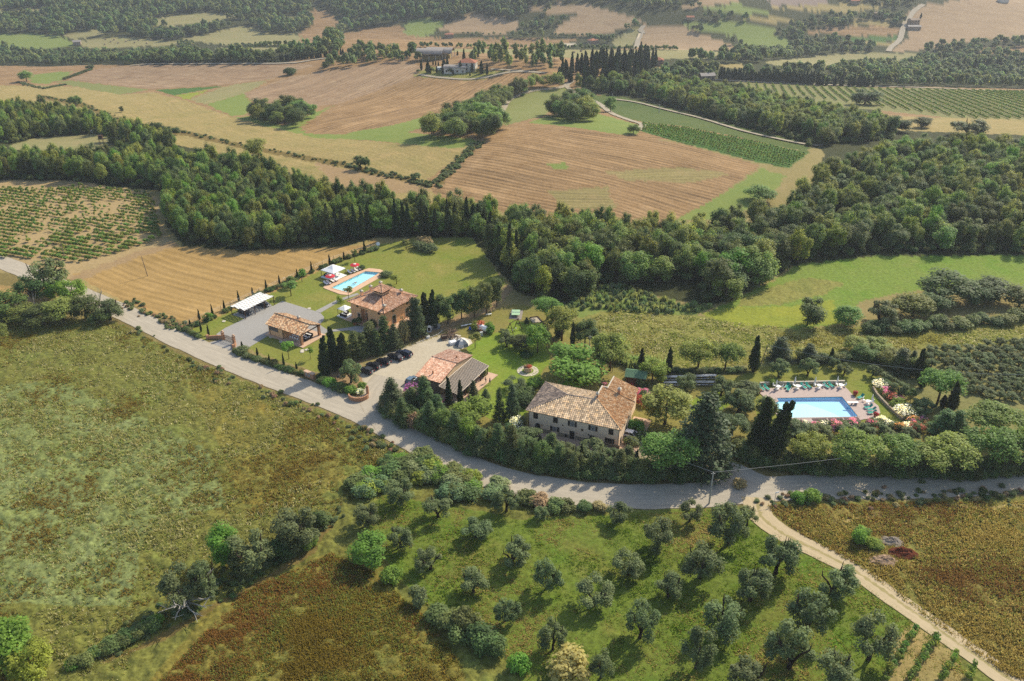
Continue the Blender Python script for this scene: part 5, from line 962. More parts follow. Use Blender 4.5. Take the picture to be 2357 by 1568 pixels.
# well and its ring of stones
wp = P('K', 1975, 1185); we = thing('well_planter', 'round stone well planted with reddish shrubs on the lawn', 'well', wp); m = M(); m.lathe([(1.0, 0), (1.0, 1.05), (1.1, 1.05), (1.1, 1.2), (.75, 1.2), (.75, .9)], n=20); m.obj('wall', msand, we)
pv = thing('stone_ring', 'ring of pale paving stones round the well', 'paving', wp); mst = [mat('pale_flagstone', [c * f for c in lin('#d8cfb4')], .9, .1, noise=.12) for f in (.7, .78, .86)]
for ringi, (r0, r1, n_) in enumerate(((1.45, 2.05, 18), (2.12, 2.7, 24))):
    for k in range(n_):
        a0, a1 = 2 * math.pi * (k + .07) / n_, 2 * math.pi * (k + .93) / n_; j = random.uniform(-.04, .04); m = M()
        m.prism([(r * math.cos(a_), r * math.sin(a_)) for r, a_ in ((r0 + j, a0), (r1 + j, a0), (r1 + j, a1), (r0 + j, a1))], 0, .07 + random.uniform(0, .03)); m.obj('stone', random.choice(mst), pv)
# ping-pong table on its paved square, swing, tank, tent, wood heap, benches
mpave = mat('grey_paving', [c * .7 for c in lin('#a99e92')], .9, .1, noise=.25, nscale=1.5)
q = [P('K', *s_) for s_ in ((1645, 262), (1860, 282), (1895, 118), (1690, 100))]; m = M(); m.prism([(p.x, p.y) for p in q], 0, .08); tag(m.obj('paved_square', mpave), 'paved square under the table tennis table', 'paving', kind='structure')
p = P('K', 1765, 195); t = thing('table_tennis_table', 'pale green table tennis table on a paved square', 'table', p + Z * .08, -.05); m = M(); m.box((0, 0, .74), (2.3, 3.4, .05)); m.obj('table_top', mat('pale_green_board', lin('#9dbb94'), .6, .2), t)
for x in (-.9, .9):
    for y in (-1.2, 1.2): m = M(); m.box((x, y, .36), (.08, .08, .72)); m.obj('leg', mgrey, t)
m = M(); m.box((0, 0, .83), (2.5, .03, .15)); m.obj('net', mwhite, t)
a_, b_ = P('K', 1688, 470), P('K', 1790, 478); sp = thing('swing_frame', 'dark timber A-frame swing on the lawn', 'swing', P('K', 1735, 475), .9)
for s in (-1, 1):
    for y in (-1, 1): m = M(); m.tube([(s * 1.9, y * 1.25, 0), (s * 1.7, 0, 3.0)], .1, 6); m.obj('leg', mwood, sp)
    m = M(); m.tube([(s * 1.8, -.62, 1.5), (s * 1.8, .62, 1.5)], .07, 6); m.obj('cross_brace', mwood, sp)
m = M(); m.tube([(-2.0, 0, 3.0), (2.0, 0, 3.0)], .1, 6); m.obj('top_beam', mwood, sp)
for x in (-.7, .7):
    m = M(); m.box((x, 0, .5), (.5, .22, .05)); o = m.obj('swing_seat', mwhite, sp); m = M()
    for e in (-.22, .22): m.tube([(x + e, 0, .5), (x + e, 0, 3.0)], .015, 4)
    m.obj('chain', mgrey, o)
p = P('K', 1155, 480); tk = thing('gas_tank', 'white cylindrical gas tank in front of the red hedge', 'tank', p, -.55); m = M(); m.lathe([(.02, -2.1), (.5, -2.0), (.78, -1.75), (.82, -1.5), (.82, 1.5), (.78, 1.75), (.5, 2.0), (.02, 2.1)], n=16); ob = m.obj('tank_body', mwhite, tk, True, (0, 0, 1.15)); ob.rotation_euler = (0, math.pi / 2, 0)
for x in (-1.2, 1.2): m = M(); m.box((x, 0, .2), (.25, 1.2, .4)); m.obj('foot', mgrey, tk)
m = M(); m.lathe([(.22, 1.9), (.22, 2.1), (.1, 2.14)], n=10); m.obj('valve_dome', mblack, tk)
p = P('K', 815, 720); te = thing('tent', 'grey dome tent with dark panels at the car park edge', 'tent', p, .3); mtd = mat('dark_tent_cloth', lin('#5d6670'), .8, .1); mtl = mat('pale_tent_cloth', lin('#cfcac0'), .8, .1)
for k in range(8):
    a0, a1 = 2 * math.pi * k / 8, 2 * math.pi * (k + 1) / 8; m = M()
    for (r0, z0), (r1, z1) in (((2.0, 0), (1.75, .8)), ((1.75, .8), (1.05, 1.5)), ((1.05, 1.5), (0.02, 1.8))): m.face(*[(r * math.cos(a_), r * math.sin(a_), z) for r, z, a_ in ((r0, z0, a0), (r0, z0, a1), (r1, z1, a1), (r1, z1, a0))])
    m.obj('panel', mtd if k in (4, 6, 2) else mtl, te)
p = P('K', 650, 705); m = M(); m.box((0, 0, .35), (1.9, 1.5, .7)); m.box((.1, 0, .75), (1.7, 1.3, .1)); tag(m.obj('white_crate', mwhite, loc=p, rz=.5), 'white box standing beside the grey tent', 'box')
m = M(); rr_ = random.Random(3)
for k in range(60):
    a_ = rr_.uniform(0, 3.14); c_ = P('K', rr_.uniform(560, 720), rr_.uniform(500, 640)); L_ = rr_.uniform(1, 2.6); z = rr_.uniform(.1, 1.2)
    m.tube([(c_.x - L_ / 2 * math.cos(a_), c_.y - L_ / 2 * math.sin(a_), z), (c_.x + L_ / 2 * math.cos(a_), c_.y + L_ / 2 * math.sin(a_), z + rr_.uniform(-.3, .3))], rr_.uniform(.03, .09), 5)
tag(m.obj('brushwood_heap', mat('dry_brushwood', lin('#7c6858'), .9, .1, noise=.3)), 'heap of dry brushwood behind the grey tent', 'brushwood', kind='stuff')
wl = thing('log_pile', 'stack of cut logs beside the brushwood heap', 'log pile', P('K', 495, 620), .35)
for r_ in range(4):
    for k in range(6 - r_): m = M(); m.tube([(-.7, (k - 2.5 + r_ * .5) * .36, .18 + r_ * .31), (.7, (k - 2.5 + r_ * .5) * .36, .18 + r_ * .31)], .17, 8); m.obj('log', mwood if (r_ + k) % 3 else mdado, wl)
q = [P('K', *s_) for s_ in ((640, 640), (700, 760), (820, 800), (1000, 700), (960, 630), (800, 590))]; m = M(); m.prism([(p.x, p.y) for p in q], 0, .1); tag(m.obj('rubble_pad', mstone), 'pale concrete pad under the grey tent', 'paving', kind='structure')
q = [P('K', *s_) for s_ in ((640, 610), (740, 570), (800, 600), (700, 660))]; m = M()
for k in range(14): a_ = rr_.random(); b_ = rr_.random(); c_ = q[0].lerp(q[1], a_).lerp(q[3].lerp(q[2], a_), b_); m.box((c_.x, c_.y, .25 + rr_.random() * .3), (rr_.uniform(.4, 1), rr_.uniform(.3, .7), rr_.uniform(.2, .5)), rz=rr_.uniform(0, 3))
tag(m.obj('stone_heap', mstone), 'heap of pale rubble blocks behind the tent', 'rubble', kind='stuff')
for x, y, lb, w_ in ((235, 500, 'white arched panel leaning by the dark hedge', .9), (345, 450, 'grey glazed panel leaning by the dark hedge', 1.3)):
    p = P('K', x, y); t = thing('leaning_panel', lb, 'panel', p, .35); m = M(); fr_ = (Vector((0, 0, 0)), X, (-Y * .95 + Z * .3).normalized()); on_face(m, fr_, arch_pts(w_ * 1.3, 2.1) if w_ < 1 else [(-w_, 0), (w_, 0), (w_, 1.7), (-w_, 1.7)], 0, .1); m.obj('board', mwhite if w_ < 1 else mgrey, t); m = M(); fbox(m, fr_, 0, .3, w_ * .8, 1.1, .1, .12); m.obj('pane', mdark, t)
p = P('K', 210, 605); m = M(); m.box((0, 0, .3), (.9, .6, .6)); m.box((0, 0, .64), (1.0, .7, .08)); tag(m.obj('utility_box', mwhite, loc=p, rz=.4), 'small white box on the kerb by the hedge', 'box')
m = M(); pts = [P('K', x, y) for x, y in ((0, 700), (210, 610), (390, 540), (470, 470))]
for a_, b_ in zip(pts, pts[1:]): d_ = b_ - a_; m.box(((a_ + b_) / 2 + Z * .08), (d_.length, .25, .2), rz=math.atan2(d_.y, d_.x))
tag(m.obj('kerb', mstone), 'stone kerb between hedge and car park', 'kerb', kind='structure')
for x, y, rz, lb in ((845, 405, .3, 'first white bench under the dark trees'), (930, 385, .35, 'second white bench under the dark trees'), (1285, 205, .3, 'third pale bench farther under the dark trees')):
    t = thing('bench', lb, 'bench', P('K', x, y), rz, 'benches under the dark trees'); m = M(); m.box((0, 0, .45), (1.7, .4, .07)); m.obj('seat', mwhite, t)
    for s in (-.65, .65): m = M(); m.box((s, 0, .2), (.1, .35, .4)); m.obj('leg', mgrey, t)
mblue = mat('blue_plastic', lin('#3f62b8'), .6, .2)
for x, y, m_, lb in ((965, 445, mblue, 'blue sack beside the gas tank'), (1030, 445, mat('pale_blue_plastic', lin('#8ab4d8'), .6, .2), 'pale blue sack nearer the gas tank')): p = P('K', x, y); m = M(); m.lathe([(.5, 0), (.55, .3), (.4, .6), (.1, .75)], n=9); tag(m.obj('sack', m_, loc=p), lb, 'sack')
p = P('K', 1155, 560); m = M(); m.box((0, 0, .5), (.7, .4, 1.0)); m.box((0, 0, 1.04), (.8, .5, .1)); tag(m.obj('meter_box', mat('pale_grey_paint', (.5, .5, .48), .6), loc=p, rz=.4), 'pale grey cabinet in front of the gas tank', 'cabinet')
# sand pit with timber edge
q = [P('K', *s_) for s_ in ((2010, 250), (2150, 232), (2230, 320), (2060, 335))]; m = M(); m.prism([(p.x, p.y) for p in q], 0, .1); tag(m.obj('sand_pit', mat('pale_sand', [c * .75 for c in lin('#c8b9a0')], .95)), 'pale sand pit behind the fruit trees', 'sand pit', kind='structure')
m = M()
for a_, b_ in ((q[0], q[1]), (q[1], q[2]), (q[2], P('B', 1555, 445))): d_ = b_ - a_; m.box(((a_ + b_) / 2 + Z * .15), (d_.length, .22, .3), rz=math.atan2(d_.y, d_.x))
tag(m.obj('timber_edging', mwood), 'dark timber edging beside the sand pit', 'edging')
# picnic tables under the pines
for k, (x, y, lb) in enumerate(((830, 842, 'picnic table nearest the dark cypress'), (955, 838, 'second picnic table behind the olive'), (1120, 834, 'third picnic table under the pines'), (1200, 830, 'end picnic table under the pines'), (820, 898, 'front picnic table beside the shed tree'), (1110, 893, 'front picnic table between two olives'), (1190, 895, 'front picnic table at the lawn end'))):
    t = thing('picnic_table', lb, 'table', P('C', x, y), .03, 'picnic tables by the pines'); m = M(); m.box((0, 0, .76), (3.4, .9, .07)); m.obj('table_top', mgrey, t)
    for s in (-1, 1): m = M(); m.box((0, s * .85, .45), (3.4, .32, .06)); m.obj('bench_seat', mgrey, t)
    for s in (-1.2, 1.2): m = M(); m.box((s, 0, .38), (.12, 1.8, .1)); m.box((s, 0, .4), (.12, .5, .76)); m.obj('leg', mwood, t)
# shed by the farmhouse
p = P('C', 480, 868); sh_ = thing('shed', 'dark shed with a green gable roof behind the farmhouse', 'shed', p, -.25); m = M(); m.box((0, 0, 1.15), (4.6, 3.6, 2.3)); m.obj('wall', mwood, sh_); m = M(); m.add([(-2.6, -2.1, 2.25), (2.6, -2.1, 2.25), (2.6, 2.1, 2.25), (-2.6, 2.1, 2.25), (-2.6, 0, 3.3), (2.6, 0, 3.3)], [(0, 1, 5, 4), (2, 3, 4, 5), (1, 2, 5), (3, 0, 4), (3, 2, 1, 0)]); m.obj('roof', mat('green_felt_roof', lin('#5d7a60'), .9, .1, noise=.15), sh_)
m = M(); m.box((.5, -1.82, 1.0), (1.1, .06, 2.0)); m.obj('door', mwood, sh_)
# low stone wall beside the flower bank
m = M(); pts = [PZ('D', x, y) for x, y in ((1118, 345), (1150, 400), (1200, 455), (1260, 515), (1330, 580), (1365, 605))]
for a_, b_ in zip(pts, pts[1:]): d_ = b_ - a_; m.box(((a_ + b_) / 2 + Z * .35), (d_.length + .1, .45, .7), rz=math.atan2(d_.y, d_.x))
tag(m.obj('retaining_wall', mdado), 'low stone wall below the oleander bank', 'wall')

# ------------------------------------------------------------------ cars
def paint(n, c): return mat(n, c, .25, .5)
mtyre = mat('tyre_rubber', (.02, .02, .02), .9, .1); mrim = mat('wheel_rim', (.5, .5, .5), .3, .5, metal=.8); mglass = mat('car_glass', (.02, .025, .03), .08, .6); mhl = mat('headlamp_glass', (.75, .76, .78), .1, .6); mtl_ = mat('tail_lamp', (.35, .02, .02), .2, .5)
def car(label, loc, rz, m_, estate=True, L_=4.4, plate=True):
    t = thing('parked_car', label, 'car', loc, rz, 'cars parked at the farm'); h = L_ / 2; w_ = .88
    sec = [(-h, .35, .78, .74), (-h + .12, .26, .92, .82), (-h + .8, .2, .95, .88), (0, .2, .93, .89), (h - 1.1, .2, .90, .88), (h - .35, .24, .78, .82), (h - .05, .34, .66, .72), (h, .4, .6, .64)]
    m = M(); n = 8
    for x, z0, z1, ww in sec: m.v += [(x, -ww * .86, z0), (x, -ww, z0 + .16), (x, -ww * 1.0, z1 - .16), (x, -ww * .88, z1), (x, ww * .88, z1), (x, ww, z1 - .16), (x, ww, z0 + .16), (x, ww * .86, z0)]
    for i_ in range(len(sec) - 1):
        for k in range(n): m.f.append((i_ * n + k, i_ * n + (k + 1) % n, (i_ + 1) * n + (k + 1) % n, (i_ + 1) * n + k))
    m.f += [tuple(range(n)), tuple((len(sec) - 1) * n + k for k in range(n - 1, -1, -1))]; m.obj('body', m_, t, True)
    r0, r1 = (-h + .22, -h + .45) if estate else (-h + .55, -h + 1.15); f1, f0 = h - 2.05, h - 1.25; zr = 1.44
    m = M(); m.add([(r0, -.8, .9), (f0, -.8, .88), (f0, .8, .88), (r0, .8, .9), (r1, -.62, zr), (f1, -.62, zr), (f1, .62, zr), (r1, .62, zr)], [(0, 1, 5, 4), (1, 2, 6, 5), (2, 3, 7, 6), (3, 0, 4, 7), (4, 5, 6, 7)]); m.obj('window', mglass, t)
    m = M(); m.box(((r1 + f1) / 2, 0, zr + .03), (f1 - r1 + .08, 1.3, .06))
    for s in (-1, 1):
        for a_, b_ in (((r0, .8, .9), (r1, .62, zr)), ((f0, .8, .88), (f1, .62, zr)), (((r0 + f0) / 2, .8, .9), ((r1 + f1) / 2, .62, zr))): m.tube([(a_[0], s * (a_[1] + .005), a_[2]), (b_[0], s * (b_[1] + .005), b_[2])], .045, 4)
    m.obj('roof_panel', m_, t)
    for x in (-h + .85, h - .85):
        for s in (-1, 1):
            wl_ = M(); wl_.tube([(x, s * .72, .32), (x, s * .92, .32)], .32, 14); o = wl_.obj('wheel', mtyre, t); m = M(); m.tube([(x, s * .9, .32), (x, s * .935, .32)], .2, 10); m.obj('rim', mrim, o)
    for s in (-1, 1): m = M(); m.box((h - .08, s * .56, .58), (.2, .26, .11)); m.obj('headlight', mhl, t); m = M(); m.box((-h + .06, s * .68, .82), (.12, .2, .24)); m.obj('tail_light', mtl_, t); m = M(); m.box((f0 - .25, s * .98, .95), (.16, .2, .13)); m.obj('mirror', m_, t)
    for x, nm in ((h + .01, 'number_plate'), (-h - .01, 'number_plate')): m = M(); m.box((x, 0, .48), (.03, .5, .12)); m.obj(nm, mwhite, t)
    return t
mcb, mcn, mcg = paint('black_car_paint', (.012, .012, .014)), paint('navy_car_paint', (.018, .024, .045)), paint('charcoal_car_paint', (.03, .032, .035))
CR = [(1803, 1255, mcg, True, 'charcoal hatchback with a pale rear nearest the shrub'), (1868, 1210, mcb, True, 'second dark hatchback in the car park row'), (1960, 1172, mcb, True, 'third black hatchback in the car park row'), (2072, 1130, mcb, False, 'black saloon, fourth in the car park row'), (2153, 1098, mcn, True, 'navy estate car at the barn end of the row')]
for x, y, m_, e, lb in CR: p = P('A', x, y + 12); car(lb, p, math.radians(147), m_, e, 4.1 if x < 2000 else 4.6)
p = local(CARP, -2.9, 2.6, .02); car('dark car parked under the near half of the carport', p, CARP[1] + .08, mcg, True, 4.2); p = local(CARP, -2.6, 8.9, .02); car('black car at the far end of the carport', p, CARP[1] + .05, mcb, True, 4.4)
car('blue car tucked against the plank wall of the barn', P('B', 330, 752), math.radians(60), paint('blue_grey_car_paint', (.10, .15, .2)), True, 4.0)
car('white car half hidden by shrubs beside the farmhouse', P('C', 450, 1412), math.radians(-25), mwhite, True, 4.1)
p = P('A', 1540, 1335); mb = thing('motorbike', 'dark motorbike parked between hedge and shrub', 'motorbike', p, .6)
for x in (-.68, .68): m = M(); m.tube([(x, -.06, .31), (x, .06, .31)], .31, 14); o = m.obj('wheel', mtyre, mb); m = M(); m.tube([(x, -.07, .31), (x, .07, .31)], .18, 10); m.obj('rim', mrim, o)
m = M(); m.box((.1, 0, .55), (.6, .3, .4)); m.obj('engine', mgrey, mb); m = M(); m.box((.15, 0, .85), (.55, .32, .25)); m.obj('fuel_tank', mcn, mb); m = M(); m.box((-.45, 0, .82), (.7, .28, .12)); m.obj('seat', mblack, mb); m = M(); m.tube([(.68, 0, .31), (.45, 0, 1.05)], .04, 5); m.tube([(.45, -.36, 1.08), (.45, .36, 1.08)], .03, 5); m.obj('handlebar', mgrey, mb)

# ------------------------------------------------------------------ people
mskin = mat('skin', (.45, .27, .19), .6, .3); mhair = mat('dark_hair', (.03, .02, .015), .8, .2)
def person(label, loc, rz, shirt, shorts, stride=.12, arms=.25):
    t = thing('person', label, 'person', loc, rz)
    J = {'p': (0, 0, .95, .15), 'w': (0, 0, 1.12, .14), 'c': (0, 0, 1.32, .17), 'n': (0, 0, 1.48, .06), 'h0': (.01, 0, 1.56, .085), 'h1': (.02, 0, 1.66, .10), 'h2': (.01, 0, 1.74, .07)}
    E_ = [('p', 'w'), ('w', 'c'), ('c', 'n'), ('n', 'h0'), ('h0', 'h1'), ('h1', 'h2')]
    for s, n_ in ((1, 'l'), (-1, 'r')):
        f = stride * s
        J.update({n_ + 'hip': (f * .2, s * .1, .9, .10), n_ + 'kn': (f, s * .11, .5, .065), n_ + 'an': (f * .9 - .03, s * .11, .09, .042), n_ + 'to': (f * .9 + .15, s * .12, .04, .035), n_ + 'sh': (0, s * .18, 1.40, .07), n_ + 'el': (-f * .6, s * .25, 1.13, .045), n_ + 'wr': (arms - f, s * .26, .93, .032), n_ + 'ha': (arms - f + .07, s * .26, .86, .035)})
        E_ += [('p', n_ + 'hip'), (n_ + 'hip', n_ + 'kn'), (n_ + 'kn', n_ + 'an'), (n_ + 'an', n_ + 'to'), ('c', n_ + 'sh'), (n_ + 'sh', n_ + 'el'), (n_ + 'el', n_ + 'wr'), (n_ + 'wr', n_ + 'ha')]
    ks = list(J); me = bpy.data.meshes.new('body'); me.from_pydata([J[k][:3] for k in ks], [(ks.index(a_), ks.index(b_)) for a_, b_ in E_], []); o = obj('body', me)
    md = o.modifiers.new('skin', 'SKIN'); sv_ = me.skin_vertices[0].data
    for i_, k in enumerate(ks): sv_[i_].radius = (J[k][3], J[k][3]); sv_[i_].use_root = (k == 'p')
    o.modifiers.new('sub', 'SUBSURF').levels = 1
    dg = bpy.context.evaluated_depsgraph_get(); me2 = bpy.data.meshes.new_from_object(o.evaluated_get(dg)); o.modifiers.clear(); o.data = me2
    for m_ in (mskin, shirt, shorts): me2.materials.append(m_)
    for f in me2.polygons:
        z, y = f.center.z, abs(f.center.y); f.use_smooth = True
        f.material_index = 2 if .5 < z < .98 and y < .22 else (1 if .98 <= z < 1.47 and (y < .22 or z > 1.15) else 0)
    o.parent = t; m = M(); m.lathe([(.11, 1.64), (.115, 1.7), (.08, 1.79), (.02, 1.81)], (-.015, 0, 0), 10); m.obj('hair', mhair, t, True); return t
person('standing person in a dark blue shirt on the lawn by the porch', P('B', 990, 775), 2.4, mat('navy_shirt', (.02, .03, .09), .85), mat('dark_shorts', (.04, .045, .07), .85))
person('person in a dark red shirt at the porch edge', P('B', 955, 768), .4, mat('dark_red_shirt', (.12, .03, .03), .85), mat('pale_shorts', (.5, .48, .42), .85), .2)
for k, (x, y) in enumerate(((880, 712), (900, 700))):
    p = P('B', x, y); chair(('dark chair on the porch nearer the barn', 'dark chair on the porch nearer the lawn')[k], p + Z * .16, 2 + k, 'dark porch chairs', mwood)
# swimmer: prone figure at the water surface
sw = person('swimmer crossing the villa pool', PZ('A', 1668, 452), 0, mskin, mat('swim_shorts', (.05, .05, .12), .8), .1, .1); sw.rotation_euler = (0, math.radians(84), math.radians(38)); sw.location.z = -.12
# ------------------------------------------------------------------ poles, wires, signs, fence
mcon = mat('concrete_pole', [c * .75 for c in lin('#b8b4aa')], .85, .2); mpole = mat('weathered_pole', lin('#6e6256'), .9, .1)
CAMF = Vector((0, math.cos(TILT), -math.sin(TILT)))
def span_h(k, x, by, ty):      # height of an upright thing from the picture heights of its foot and top
    p = P(k, x, by); d = p - Vector((0, 0, CAMH)); dep = math.atan2(-d.z, math.hypot(d.x, d.y)); zc = d.dot(CAMF); o = SH[k]
    py = o[1] + o[2] * by; s = FPX / zc
    # solve for the height whose top projects to ty
    lo, hi = 0.0, 60.0; T = o[1] + o[2] * ty
    for _ in range(40):
        mid = (lo + hi) / 2; q_ = d + Z * mid; yy = 784 - FPX * (q_.z * math.cos(TILT) + q_.y * math.sin(TILT)) / q_.dot(CAMF)
        if yy > T: lo = mid
        else: hi = mid
    return p, (lo + hi) / 2, s
def pole(label, k, x, by, ty, m_=mpole, r=.13, arm=None, lean=0):
    p, h, s = span_h(k, x, by, ty); t = thing('utility_pole', label, 'pole', p); m = M(); m.tube([(0, 0, -.2), (lean, 0, h)], [r, r * .7], 8); m.obj('pole_shaft', m_, t)
    if arm: m = M(); m.box((lean, 0, h - .35), (arm, .1, .1)); m.obj('cross_arm', m_, t)
    return p + Vector((lean, 0, h))
t1 = pole('pale concrete utility pole beside the road at the olive grove corner', '', 1632, 1160, 1087, mcon, .17, .8)
t2 = pole('pale utility pole among the round pines', 'D', 1850, 935, 760, mcon, .16, .7)
t3 = pole('dark wooden pole leaning beside the cypress near the picnic tables', 'C', 1705, 695, 505, mpole, .12, None, 1.0)
t4 = pole('thin wooden pole alone in the harvested field', '', 340, 636, 590, mpole, .12, None, -.6); t5 = pole('thin wooden pole at the edge of the small vineyard', '', 150, 598, 552, mpole, .12)
t6 = pole('pale lamp post behind the farm garden', 'B', 1833, 520, 360, mcon, .12, .9)
pole('white pole on the young vineyard slope', 'R', 610, 880, 770, mcon, .2, .9); pole('pole beside the knoll lane', 'M', 1465, 572, 520, mcon, .2, 1.2); pole('pole standing in the shrubs beside the sloping lane', 'M', 2193, 780, 720, mcon, .2, 1.2); pole('pole above the grass slope near the lone tree', 'M', 1872, 690, 640, mcon, .2)
pole('short wooden pole at the end of the garden fence', 'A', 85, 835, 785, mpole, .08, None, -.6)
def wire(label, a_, b_, sag): m = M(); n = 14; m.tube([a_.lerp(b_, i_ / n) - Z * sag * 4 * (i_ / n) * (1 - i_ / n) for i_ in range(n + 1)], .04, 4, False); tag(m.obj('overhead_wire', mcon), label, 'wire')
wire('pale overhead wire from the roadside pole to the pine pole', t1, t2, .6); wire('pale overhead wire running on from the pine pole', t2, t2 + Vector((40, 5, .5)), .8); wire('overhead wire from the roadside pole down to the farmhouse', t1, local((farm.location, farm.rotation_euler[2]), .2, .3, 4.2), .4)
wire('thin wire from the leaning pole across the olive grove', t3, t3 + Vector((62, -18, 2)), 2.5)
p, h, s = span_h('I', 632, 250, 175); rs_ = thing('road_sign', 'thin signpost with a small pale plate at the track junction', 'sign', p, .4); m = M(); m.tube([(0, 0, 0), (0, 0, h)], .05, 6); m.obj('post', mgrey, rs_); m = M(); m.box((.25, 0, h - .2), (.9, .05, .28)); m.obj('plate', mwhite, rs_)
fe = thing('wire_fence', 'thin post and wire fence between the villa garden and the field', 'fence', (0, 0, 0)); pts = [P('A', x, y) for x, y in ((130, 845), (380, 735), (640, 620), (900, 500), (1150, 390), (1400, 280), (1600, 200), (1790, 145), (1900, 115))]; c = smooth_line([(p.x, p.y) for p in pts], 3.2)
for x, y in c: m = M(); m.box((x, y, .75), (.09, .09, 1.5)); m.obj('post', mpole, fe)
m = M()
for z in (.4, .8, 1.2, 1.42): m.tube([(x, y, z) for x, y in c], .012, 3)
m.obj('wire', mgrey, fe)
fe = thing('wire_fence', 'post and wire fence behind the pines and picnic tables', 'fence', (0, 0, 0)); pts = [P('C', x, y) for x, y in ((50, 690), (250, 770), (500, 800), (830, 775), (1050, 790), (1350, 770), (1600, 740), (1800, 712), (2150, 690))]; c = smooth_line([(p.x, p.y) for p in pts], 3)
for x, y in c: m = M(); m.box((x, y, .7), (.1, .1, 1.4)); m.obj('post', mpole, fe)
m = M()
for z in (.4, .8, 1.2): m.tube([(x, y, z) for x, y in c], .012, 3)
m.obj('wire', mgrey, fe)
p, h, s = span_h('A', 1912, 125, 85); sdh = thing('satellite_dish', 'white satellite dish at the end of the garden hedge', 'dish', p, .2); m = M(); m.tube([(0, 0, 0), (0, 0, 1.0)], .05, 6); m.obj('stand', mgrey, sdh); m = M(); m.lathe([(.02, 0), (.4, .06), (.65, .16), (.66, .18), (.38, .1), (.02, .04)], n=14); o = m.obj('dish', mwhite, sdh, True, (0, 0, 1.5)); o.rotation_euler = (1.2, 0, 0)
# hay bales, hives and the hunting stand far out
for k, (x, y) in enumerate([(728, 275), (790, 278), (815, 300), (930, 298), (725, 310), (1015, 302), (1040, 278), (870, 290), (960, 282), (765, 292)]):
    p = P('L', x, y); m = M(); m.tube([(-.75, 0, .8), (.75, 0, .8)], .8, 12); tag(m.obj('hay_bale', mfar_s, loc=p, rz=random.uniform(0, 3)), 'round hay bale on the far pale field', 'hay bale', 'bales on the far hay field')
for k, (x, y) in enumerate([(1083, 344), (1028, 360), (1608, 366), (1655, 358), (1735, 352), (1495, 345)]):
    p = P('M', x, y); m = M(); m.tube([(-.75, 0, .8), (.75, 0, .8)], .8, 12); tag(m.obj('hay_bale', mwhite if k in (0, 1) else mfar_s, loc=p, rz=random.uniform(0, 3)), 'wrapped white bale on the hay meadow' if k < 2 else 'round bale on the hay meadow behind the poplars', 'hay bale', 'bales on the hay meadow')
for x, y, lb in ((638, 917, 'first white hive at the clearing edge'), (660, 913, 'second white hive at the clearing edge'), (683, 911, 'third white hive at the clearing edge')): p = P('L', x, y); m = M(); m.box((0, 0, .6), (1.3, 1.3, 1.2)); m.box((0, 0, 1.25), (1.5, 1.5, .12)); tag(m.obj('bee_hive', mwhite, loc=p), lb, 'hive', 'hives at the clearing')
p = P('L', 706, 1005); hs = thing('hunting_stand', 'dark raised hunting stand at the clearing edge', 'stand', p, .2); m = M(); m.box((0, 0, 4), (1.8, 1.8, 1.8)); m.obj('cabin', mwood, hs)
for x in (-.8, .8):
    for y in (-.8, .8): m = M(); m.box((x, y, 1.6), (.15, .15, 3.2)); m.obj('leg', mwood, hs)
# earth and stone heap in the dry meadow
mrub = mat('dull_rubble', lin('#80766a'), .95, .05, noise=.5, nscale=2); mrub2 = mat('pinkish_rubble', lin('#8f7862'), .95, .05, noise=.5, nscale=2)
for k, (x, y, rx_, ry_, hh, m_, lb) in enumerate(((1440, 520, 2.6, 1.8, .7, mrub, 'dull grey rubble heap in the dry meadow'), (1510, 600, 3.2, 1.8, .9, mat('burnt_red_brush', lin('#5a3020'), .95, .05, noise=.5, nscale=3), 'reddish burnt brush heap in the dry meadow'), (1390, 650, 3.0, 1.8, .7, mrub2, 'pale stony heap nearest the dirt track'))):
    p = P('I', x, y); n = 16; V_ = []; F_ = []; rg = np.random.default_rng(90 + k)
    for i_ in range(7):
        for j in range(n):
            r_ = 1 - i_ / 7; V_.append((rx_ * r_ * math.cos(2 * math.pi * j / n) * rg.uniform(.8, 1.15), ry_ * r_ * math.sin(2 * math.pi * j / n) * rg.uniform(.8, 1.15), hh * (1 - r_ * r_) * rg.uniform(.6, 1.2)))
    for i_ in range(6):
        for j in range(n): F_.append((i_ * n + j, i_ * n + (j + 1) % n, (i_ + 1) * n + (j + 1) % n, (i_ + 1) * n + j))
    F_.append(tuple(6 * n + j for j in range(n))); m = M(); m.add(V_, F_); tag(m.obj('spoil_heap', m_, loc=p), lb, 'heap')
